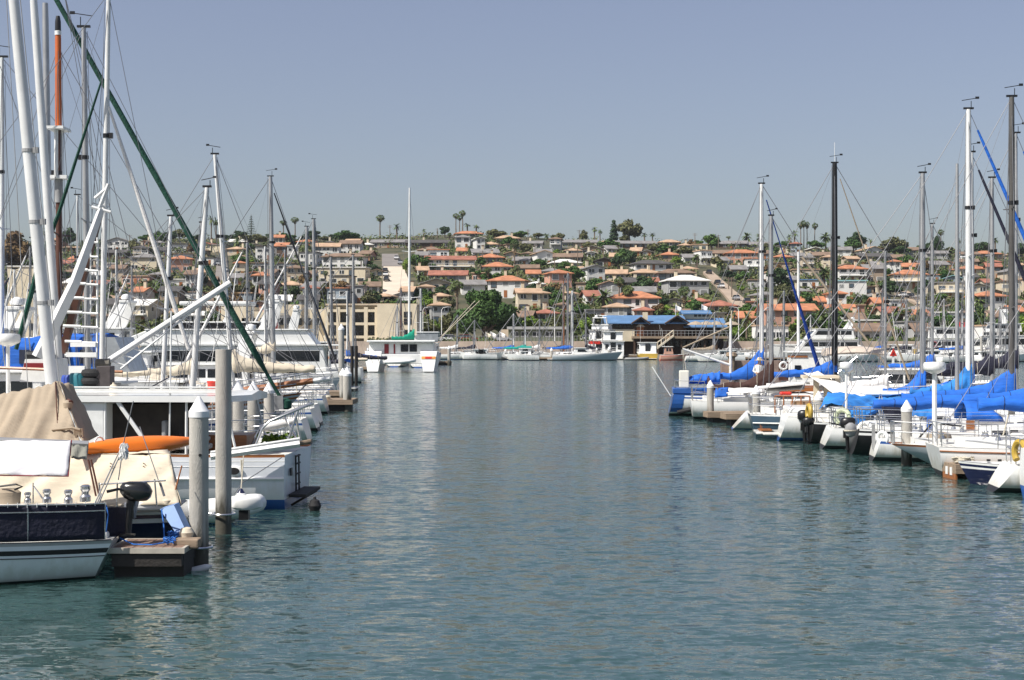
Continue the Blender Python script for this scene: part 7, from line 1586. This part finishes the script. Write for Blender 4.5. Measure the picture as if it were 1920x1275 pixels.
# ------------------------------------------------------------------ catamaran
def catamaran():
    d = 170.0; o = E('catamaran', Vector((X(752, d), d, 0)), PI / 2, 'white cruising catamaran seen from astern, with a green sail cover', 'catamaran')
    TR = M('bright_gelcoat', (.82, .82, .80), .3, .03, 1.5)
    for sg in (-1, 1):
        q = MB(); R = []
        for i in range(13):
            t = i / 12; x = t * 12.5; k = 1 if t < .4 else max(.03, 1 - ((t - .4) / .6) ** 2.2); zs = 2.1 + .3 * t; c = sg * 3.15
            R.append([(x - (0 if i else 0), c + y * k, z) for y, z in ((-.95, zs), (-.9, 1.2), (-.62, .15), (-.5, -.4), (.5, -.4), (.62, .15), (.9, 1.2), (.95, zs))])
        q.loft(R, True, True); hu = q.obj('hull', TR, o, smooth=True, angle=30)
        q = MB(); R = [[(-.95, sg * 3.15 + y, .1) for y in (-.6, .6)] + [(.3, sg * 3.15 + y, .1) for y in (.6, -.6)], [(-.15, sg * 3.15 + y, 2.4) for y in (-.96, .96)] + [(1.6, sg * 3.15 + y, 2.4) for y in (.96, -.96)]]; q.loft(R, True, True); q.obj('transom', TR, o)
        q = MB(); q.box(-.44, sg * 3.15, 1.66, .05, 1.6, .3, ry=.33); q.obj('transom_graphic', M('orange_graphic', (.75, .32, .06), .5, .3, 4) , o)
        q = MB(); q.box(-.46, sg * 3.15, 1.66, .05, .75, .26, ry=.33); q.obj('transom_graphic', GREYP if sg > 0 else RED, o)
    q = MB(); q.box(5.2, 0, 1.45, 9, 5.4, .9); q.obj('bridge_deck', W_GEL, o, bevel=.1)
    q = MB(); q.prism([(.6, 1.95), (8.5, 1.95), (6.2, 3.3), (.6, 3.4)], -3.7, 3.7); c = q.obj('saloon', W_GEL, o, bevel=.1)
    q = MB(); q.box(3.0, 0, 3.52, 6.4, 7.8, .24); q.obj('hardtop', W_GEL, c, bevel=.08)
    for y, w_, m in ((-.35, .95, GLASS), (-1.35, .95, GLASS)): q = MB(); q.box(.56, y, 2.75, .06, w_ * .9, .85); q.obj('window', m, c)
    for y, w_ in ((1.7, .5), (.8, .18)): q = MB(); q.box(.56, y, 2.65, .06, w_, 1.1); q.obj('door', MAROON, c)
    q = MB(); q.box(.5, 0, 1.5, 1.5, 4.9, 1.1); q.obj('aft_bench', W_GEL, o, bevel=.05)
    mo = spar(o, (5.2, -.55, 3.4), (5.2, -.62, 21.5), .14, .11, W_METAL); q = MB()
    for z, w_ in ((8.6, 1.2), (14, .9)): q.tube([(5.1, -.6 - w_, z + .1), (5.2, -.6, z), (5.1, -.6 + w_, z + .1)], [.03, .05, .03], 6)
    q.obj('spreader', W_METAL, mo)
    for sg in (-1, 1): q = MB(); q.tube([(5.2, -.62, 20.8), (5.1, -.6 + sg * 1.2, 8.7), (4, sg * 3.6, 2.2)], .014, 4); q.obj('shroud', WIRE, o)
    stay(o, (5.2, -.62, 21), (12, 0, 2.4), .014, name='forestay')
    # green cover: boom swung towards the left hull
    n = 20; R = []
    for i in range(n + 1):
        u = i / n; y = -.6 - .45 + 2.6 * (1 - (1 - u)) - 0; zb = 3.72; top = zb + .35 + .9 * max(0, 1 - u / .55) ** 1.3 + .06 * math.sin(i * 1.7)
        R.append([(4.9 - 1.0 * u + .35 * math.cos(a), y - .15 + .0, (zb - .1 + top) / 2 + (top - zb + .1) / 2 * math.sin(a)) for a in [2 * PI * k / 12 for k in range(12)]])
    q = MB(); q.loft(R, True, True); q.obj('sail_cover', M('emerald_canvas', (.0, .24, .15), .85, .15, 2, .5, 6), o, smooth=True, angle=70)
    q = MB(); q.box(1.6, -3.0, 4.55, 3.2, 2.6, .12); q.obj('bimini', W_GEL, o, bevel=.05); q = MB()
    for x in (.2, 3.0):
        for y in (-1.8, -4.2): q.tube([(x, y, 3.5), (x, y, 4.5)], .03, 5)
    q.obj('bimini_frame', STEEL, o); q = MB(); q.box(.1, -3.0, 4.0, .03, 2.4, .9); q.obj('clear_screen', CLEAR, o)
    di = dinghy(o.location + Vector((-1.7, -1.0, .95)), 0, 'white inflatable tender hung across the stern of the catamaran', 3.3, W_GEL, True)
    q = MB()
    for sg in (-1, 1):
        q.tube([(1.2, sg * 4.0, 2.3), (1.2, sg * 4.0, 3.0), (4, sg * 4.05, 3.0), (8, sg * 3.9, 3.0)], .025, 5)
        for x in (1.2, 3, 5, 7): q.tube([(x, sg * 4.02, 2.2), (x, sg * 4.02, 3.0)], .025, 5)
    q.obj('guard_rail', STEEL, o)
catamaran()
# ------------------------------------------------------------------ docks and boats along the far shore
floatdock('dock', Vector((X(815, 271), 271, 0)), Vector((X(1195, 271), 271, 0)), 2.0, 'long pale floating dock in front of the seawall', .7, None, CONC2)
floatdock('dock', Vector((X(1000, 258), 258, 0)), Vector((X(1150, 258), 258, 0)), 1.6, 'floating dock below the grey sports cruiser', .5, None, CONC2)
floatdock('dock', Vector((X(1395, 246), 246, 0)), Vector((X(1990, 246), 246, 0)), 2.4, 'long timber dock under the motor yachts on the right shore', .7)
floatdock('dock', Vector((X(812, 216), 216, 0)), Vector((X(846, 216), 216, 0)), 2.0, 'small floating dock just right of the catamaran', .5)
floatdock('dock', Vector((X(660, 175), 175, 0)), Vector((X(692, 175), 175, 0)), 2.4, 'brown floating dock left of the catamaran', .5)
for px, ty, d, w_, lb in ((842, 648, 215, 6, 'beside the catamaran'), (914, 655, 272, 4, 'left of the blue boom cover'), (948, 654, 272, 4, 'right end of the lattice gangway'), (1034, 652, 258, 5, 'left of the sports cruiser'), (1119, 652, 262, 4, 'right of the sports cruiser'), (1142, 650, 262, 5.5, 'in front of the red-trimmed yacht'), (690, 652, 190, 5, 'left of the catamaran'), (1560, 655, 245, 4, 'under the big flybridge yacht'), (1712, 650, 246, 4, 'by the yellow bin'), (1840, 626, 246, 4, 'behind the tallest white mast'), (1745, 655, 246, 4, 'right of the grey mast')):
    pile(px, ty, 0, w_, f'small far white-capped pile {lb}', d=d, group='far piles')
q = MB(); a, c = at(868, 660, 276), at(1002, 660, 276)
g = E('gangway', a, 0, 'pinkish lattice gangway below the seawall', 'gangway'); L = (c - a).length
q.box(L / 2, 0, -.35, L, 1.2, .12); q.obj('walkway', WOOD, g)
for y in (-.6, .6):
    q = MB(); q.box(L / 2, y, .75, L, .08, .1)
    for i in range(16): s = L / 16; q.tube([(i * s, y, -.3), ((i + .5) * s, y, .75), ((i + 1) * s, y, -.3)], .045, 4)
    q.obj('lattice_rail', M('pinkish_steel' if y < 0 else 'pale_steel', (.52, .40, .36), .6, .1, 2), g)
# quay fence on the wall
q = MB(); L = X(1180, 288.5) - X(840, 288.5)
for i in range(60): q.box(X(840, 288.5) + i * L / 59, 288.6, 3.7, .07, .07, 1.1)
q.box(X(1010, 288.5), 288.6, 4.2, L, .06, .06); T(q.obj('quay_rail', GREYP), 'thin grey railing along the top of the seawall', 'railing')
q = MB(); q.box(X(1310, 282), 282, .35, X(1440, 282) - X(1180, 282), 6.5, .8); S(q.obj('lower_quay_pavement', PAVE))
for i in range(17): q = MB(); q.box(0, 0, .55, .22, .22, 1.1, tx=.7, ty=.7); T(q.obj('bollard', W_PAINT, None, (X(1290 + i * 8.2, 279.6), 279.6, .75)), 'white bollard in the row along the restaurant quay', 'bollard', 'white bollards on the restaurant quay')
# restaurant lower wall and planter
q = MB(); q.box(X(1345, 278.6), 278.6, .9, X(1425, 278.6) - X(1290, 278.6), .3, 1.5); T(q.obj('quay_wall', M('grey_boards', (.33, .31, .29), .9, .15, 1)), 'low grey board wall under the row of white bollards', 'wall')
def fars(tpx, tpy, w_, d, m, label, hd=0, L=10, cover=BLUEC, off=5.5, mats=None):
    x = X(tpx, d) - off * math.cos(hd); o = E('sailboat', (x, d - off * math.sin(hd), 0), hd, label, 'sailboat', 'sailing boats on the far shore')
    H = Hull(L, 3, .95, 1.3, .1, .68, -.3); H.build(o, mats or WB, n=14); cabin(o, H, .34, .76, .45); rig(o, H, off, EYE - (tpy - HZ) / F * d, w_ / F * d / 2, m, boom=3.8, cover=cover, zb=2.0, detail=True, sweep=.5); return o
fars(963, 588, 3.2, 268, W_METAL, 'far sailboat with a blue boom cover right of the ficus', cover=BLUEC)
fars(1057, 527, 3.5, 266, TEAK, 'far sailboat with the wooden mast, leftmost of the trio of masts', cover=NAVYC)
fars(1065, 512, 3.5, 264, ALU, 'far sailboat with the thin grey mast, middle of the trio of masts', cover=BLUEC)
fars(1073, 545, 4.5, 262, W_METAL, 'far sailboat with the thick white mast, rightmost of the trio of masts', cover=BLUEC)
fars(789, 541, 4.5, 200, W_METAL, 'sailboat with the white mast just right of the catamaran', PI / 2, cover=WHITEC); fars(752, 540, 3.5, 215, BRSPAR, 'sailboat with the dark mast behind the catamaran', PI / 2, cover=BROWNC); fars(745, 572, 3.5, 205, W_METAL, 'sailboat with the short white mast behind the catamaran', PI / 2, cover=WHITEC)
fars(1655, 540, 2.5, 250, ALU, 'far sailboat with a thin mast left of the red marker', cover=BLUEC); fars(1804, 578, 2.8, 246, W_METAL, 'far sailboat with a short mast left of the tallest white mast', cover=BLUEC); fars(1770, 560, 2.6, 250, W_METAL, 'far sailboat with a short mast right of the slim white mast', cover=NAVYC); fars(1875, 575, 2.6, 247, ALU, 'far sailboat with a thin mast near the right edge of the shore', cover=WHITEC)
fars(1520, 590, 2.6, 252, W_METAL, 'far sailboat with a short mast left of the big flybridge yacht', cover=TANC); fars(1440, 575, 2.6, 255, W_METAL, 'far sailboat with a tan boom cover behind the white mast', cover=TANC, L=12, off=8)
G = W_GEL
motoryacht(1036, 256, 0, 'long grey-hulled sports cruiser moored beam-on at the far dock', 12, 3.4, .9, 1.5, decks=[(3.2, 7.6, 1.0, 2.1, 1.3, 2.0, .8, 1, G)], mats=[GREYH, W_PAINT, BOOTB, W_PAINT], antennas=0)
o, H = motoryacht(1120, 266, 1.3, 'tall white motor yacht with red trim left of the restaurant', 13, 4.6, 1.5, 2.4, decks=[(.8, 9, 1.4, 3.3, 2.0, 1.2, .1, 4, G), (1.2, 8, 3.5, 5.2, 1.8, 1.0, .2, 3, G), (2, 6, 5.4, 6.2, 1.5, .7, .2, 0, G)], arch=(3, 5.4, 7.4, 1.5), antennas=2)
q = MB(); q.box(-.05, 0, 3.0, .08, 3.2, .5); q.obj('red_banner', RED, o)
o, H = motoryacht(1150, 262, PI / 2, 'white trawler yacht seen from astern, with three dark windows', 11, 4.2, 1.5, 2.2, decks=[(.4, 7, 1.4, 3.2, 1.9, 1.0, .1, 3, G), (.6, 5, 3.4, 4.9, 1.7, .8, .2, 2, G)], antennas=1)
for y in (-1.1, 0, 1.1): q = MB(); q.box(.42, y, 2.3, .1, .6, .9); q.obj('window', GLASS, o)
o, H = motoryacht(1216, 262, PI / 2, 'white cabin boat with a yellow hull seen from astern beside the restaurant', 8, 3.6, 1.1, 1.6, decks=[(1.2, 5.6, 1.1, 3.0, 1.5, .8, .3, 3, G)], mats=[YELLOW, W_PAINT, YELLOW, W_PAINT], antennas=1)
o, H = motoryacht(1238, 258, 0, 'pinkish work barge loaded with gear in front of the restaurant stairs', 5, 2.4, .9, 1.1, decks=[(.6, 2.2, 1, 2.3, .9, .2, .1, 2, WALL['p'])], mats=[WALL['p'], RED, RED, W_PAINT], antennas=2, rails=False, platform=False)
o, H = motoryacht(960, 262, 0, 'white cruiser with a teal canopy right of the lattice gangway', 6.5, 2.6, .9, 1.3, decks=[(1.5, 4.6, .9, 1.7, 1.0, .8, .2, 2, G)], antennas=0)
q = MB(); q.box(2.2, 0, 2.15, 2.6, 1.9, .5); q.obj('canopy', TEALC, o, bevel=.15)
motoryacht(985, 256, PI / 2, 'small white cruiser seen from astern below the teal canopy', 6, 2.5, 1.0, 1.4, decks=[(1.4, 4, 1.0, 2.0, 1.0, .7, .2, 2, G)], antennas=0, platform=False); motoryacht(1010, 254, PI, 'small white runabout beside the sports cruiser', 5.5, 2.2, .9, 1.2, decks=[(2, 3.6, .9, 1.5, .8, .6, .2, 1, G)], antennas=0, platform=False)
motoryacht(848, 268, 0, 'low white motor boat moored under the seawall right of the catamaran', 8, 2.8, .9, 1.3, decks=[(2, 4.6, .9, 1.6, 1.1, .8, .2, 2, G)], antennas=0); motoryacht(905, 268, 0, 'low white launch moored in front of the ficus', 6, 2.4, .8, 1.2, decks=[], antennas=0, platform=False)
o, H = motoryacht(795, 205, PI / 2, 'white sportfishing boat with tall outriggers right behind the catamaran', 12, 4.2, 1.4, 2.2, decks=[(1.5, 8, 1.3, 3.1, 1.7, 1.2, .2, 3, G), (2, 6, 3.3, 4.2, 1.5, .8, .2, 0, G)], antennas=2)
q = MB()
for a, c in (((3, -1.6, 3.4), (1, -7, 9)), ((3.4, -1.6, 3.4), (1.6, -7.6, 9))): q.tube([a, c], .05, 5)
q.obj('outrigger_pole', CREAMC, o)
dinghy((X(1172, 258), 258, 0), .1, 'grey inflatable dinghy left of the yellow-hulled boat', 4, GREYP, True)
motoryacht(1632, 250, PI, 'large white flybridge motor yacht behind the black mast', 17, 4.8, 1.7, 2.5, decks=[(2, 13, 1.7, 3.5, 2.0, 1.6, .4, 4, G), (3, 11, 3.7, 5.3, 1.8, 1.6, .3, 3, G)], arch=(4, 5.4, 6.8, 1.5), antennas=2)
motoryacht(1425, 252, 0, 'white sedan cruiser moored left of the big flybridge yacht', 9, 3.4, 1.3, 1.9, decks=[(1.6, 7, 1.2, 2.7, 1.4, 1.2, .3, 3, G)], antennas=1); motoryacht(1500, 250, 0, 'white express cruiser close left of the black mast', 8, 3.2, 1.2, 1.8, decks=[(1.6, 6, 1.2, 2.4, 1.3, 1.4, .3, 3, G)], arch=(2.2, 2.4, 3.6, 1.2), antennas=1)
motoryacht(1650, 250, 0, 'white cruiser moored behind the red triangular marker', 9, 3.2, 1.2, 1.8, decks=[(1.6, 6.5, 1.2, 2.7, 1.3, 1.4, .3, 3, G)], antennas=1); motoryacht(1622, 247, PI / 2, 'small white boat seen end-on left of the red marker', 7, 2.8, 1.1, 1.6, decks=[(1.6, 5, 1.1, 2.2, 1.2, .9, .2, 2, G)], antennas=0)
motoryacht(1700, 247, PI / 2, 'white cabin boat seen end-on by the yellow bin', 8, 3, 1.1, 1.7, decks=[(1.6, 5, 1.1, 2.6, 1.2, .9, .2, 2, G)], antennas=1)
o, H = motoryacht(1728, 252, 0, 'tall three-deck white vessel with a ring buoy behind the tallest white mast', 13, 4.6, 1.9, 2.8, decks=[(.8, 10.5, 1.8, 3.6, 2.1, 1.0, .1, 5, G), (1.5, 9, 3.8, 5.6, 1.9, 1.2, .2, 4, G)], antennas=3)
q = MB(); q.ring((1.6, -2.14, 2.8), .4, .1, 'Y', 16, 6); q.obj('life_ring', MAROON, o); q = MB(); q.box(6.8, 0, 6.1, 1.4, 1.6, .8); q.obj('funnel', RED, o, bevel=.05)
o, H = motoryacht(1926, 250, PI, 'white bridge-deck yacht with a tall mast tower at the right edge of the shore', 9, 4.4, 1.8, 2.5, decks=[(.6, 7.6, 1.7, 4.2, 2.0, .5, .1, 3, G, .7), (1.4, 6.6, 4.9, 6.2, 1.7, .5, .2, 4, G)], antennas=1)
q = MB(); q.box(4, 0, 7.4, 1.2, .9, 2.6); q.box(4, 0, 8.2, .4, 3, .2); q.obj('mast_tower', G, o, bevel=.05)
motoryacht(1762, 232, .2, 'small white open boat with people gear in front of the right-hand dock', 6.5, 2.4, .9, 1.3, decks=[(1.8, 3.6, .9, 1.6, .8, .5, .2, 1, G)], antennas=0, platform=False); motoryacht(1860, 228, 2.0, 'small white boat right of the tallest white mast', 6, 2.3, .9, 1.3, decks=[(1.6, 3.6, .9, 1.7, .8, .5, .2, 1, G)], antennas=0, platform=False)
q = MB(); q.lathe([(.32, 0), (.36, 1.2), (.3, 1.35)], 12); T(q.obj('bin', YELLOW, None, (X(1716, 245.4), 245.4, .7), 0, True), 'yellow bin standing on the right-hand shore dock', 'bin')
dm = E('day_marker', Vector((X(1675, 200), 200, 0)), 0, 'red triangular channel marker on a white post', 'channel marker'); q = MB(); q.box(0, .1, .4, .28, .2, 2.6); q.obj('post', W_PAINT, dm)
q = MB(); q.prism([(-.5, 1.45), (.5, 1.45), (0, 2.5)], -.06, 0); bd = q.obj('board', RED, dm); q = MB(); q.prism([(-.22, 1.6), (.22, 1.6), (0, 2.05)], -.08, -.055); q.obj('board_mark', MAROON, bd)

# air between here and the hill
hz_ = MB(); hz_.box(0, 520, 42, 1400, 1160, 92); hm = bpy.data.materials.new('pale_haze'); hm.use_nodes = True; n_ = hm.node_tree
n_.nodes.remove(n_.nodes['Principled BSDF']); v_ = n_.nodes.new('ShaderNodeVolumePrincipled'); v_.inputs['Color'].default_value = (.86, .92, 1, 1); v_.inputs['Density'].default_value = .00007
v_.inputs['Anisotropy'].default_value = .2; n_.links.new(v_.outputs[0], n_.nodes['Material Output'].inputs['Volume'])
S(hz_.obj('haze', hm), 'stuff')

# a few more craft and planting so that the seawall is not bare
for px, hd, L_, lb in ((870, 0, 7, 'low white day boat with a dark window under the ficus'), (932, PI, 6.5, 'small white cuddy boat right of the ficus trunk'), (1345, 0, 7, 'white launch under the low board wall of the restaurant'), (1395, PI, 8, 'white cabin boat at the end of the right-hand shore dock'), (1545, 0, 9, 'white cruiser with a dark window band in front of the boat shed'), (1780, PI, 9, 'white cruiser in front of the three-deck vessel'), (1835, 0, 8, 'white cabin cruiser right of the tallest white mast')):
    motoryacht(px, 262 if px < 1000 else 240 if px > 1390 else 272, hd, lb, L_, 2.7, .9, 1.4, decks=[(1.6, L_ * .62, .9, 1.8, 1.1, .9, .2, 3, G)], antennas=1, platform=False)
hd_ = MB()
for _ in range(420):
    px = rnd.uniform(700, 1930); d = rnd.uniform(290.6, 297)
    if 1150 < px < 1390 or 940 < px < 1062: continue
    p = Vector((X(px, d), d, 3.0)); R_ = rnd.uniform(.4, 1.1)
    for k in range(14): v = Vector((rnd.gauss(0, 1), rnd.gauss(0, 1), abs(rnd.gauss(0, 1)))).normalized(); leaf(hd_, p + Vector((v.x * R_ * 1.4, v.y * R_, v.z * R_)), .34, v)
S(hd_.obj('quay_shrubbery', LEAF['shrub']), 'stuff')

for px, ty, cv_, lb in ((858, 590, WHITEC, 'far sailboat with a thin mast left of the ficus trunk'), (890, 600, NAVYC, 'far sailboat with a thin mast before the ficus crown'), (985, 575, TEALC, 'far sailboat with a thin mast before the olive cottage'), (1012, 598, WHITEC, 'far sailboat with a short mast right of the olive cottage'), (1098, 580, NAVYC, 'far sailboat with a thin mast left of the red-trimmed yacht'), (1340, 585, TANC, 'far sailboat with a thin mast right of the parasols'), (1610, 575, WHITEC, 'far sailboat with a thin mast above the boat shed roof'), (1700, 560, NAVYC, 'far sailboat with a thin mast left of the grey mast near the bin')):
    fars(px, ty, 2.4, 264 if px < 1200 else 243, rnd.choice((ALU, W_METAL)), lb, rnd.choice((0, PI)), 8.5, cv_, 4.6)
# ------------------------------------------------------------------ labels of the hillside
LM = [('the big ficus', 908, 595), ('the pale steep street', 742, 520), ('the blue-roofed restaurant', 1250, 620), ('the ridge pine', 471, 425), ('the ridge cypress', 1151, 432), ('the cream hotel', 690, 612),
      ('the black mast', 1565, 480), ('the tall white mast', 1818, 470), ('the tan road', 1362, 545), ('the four ridge palms', 1510, 428), ('the three ridge palms', 862, 415), ('the orange-topped mast', 110, 420)]
def sector(dx, dy): return ('left of' if dx < 0 else 'right of') if abs(dx) > abs(dy) else ('above' if dy < 0 else 'below')
ORD = ['nearest', 'second nearest', 'third nearest', 'fourth nearest', 'fifth nearest', 'sixth nearest', 'seventh nearest', 'eighth nearest', 'ninth nearest', 'tenth nearest', 'eleventh nearest', 'twelfth nearest', 'thirteenth nearest', 'fourteenth nearest']
def assign_labels():
    tab = {}
    for i, (o, ds, px, py, cat, g) in enumerate(REG):
        for j, (n, lx, ly) in enumerate(LM):
            tab.setdefault((ds, j, sector(px - lx, py - ly)), []).append((math.hypot(px - lx, py - ly), i))
    best = {}
    for (ds, j, s), v in tab.items():
        v.sort()
        for k, (dist, i) in enumerate(v):
            c = (k * 130 + dist, k, j, s)
            if i not in best or c < best[i]: best[i] = c
    for i, (o, ds, px, py, cat, g) in enumerate(REG):
        _, k, j, s = best[i]
        T(o, f"{ds}, {ORD[min(k, 13)]} of its kind {s} {LM[j][0]}", cat, g)
assign_labels()
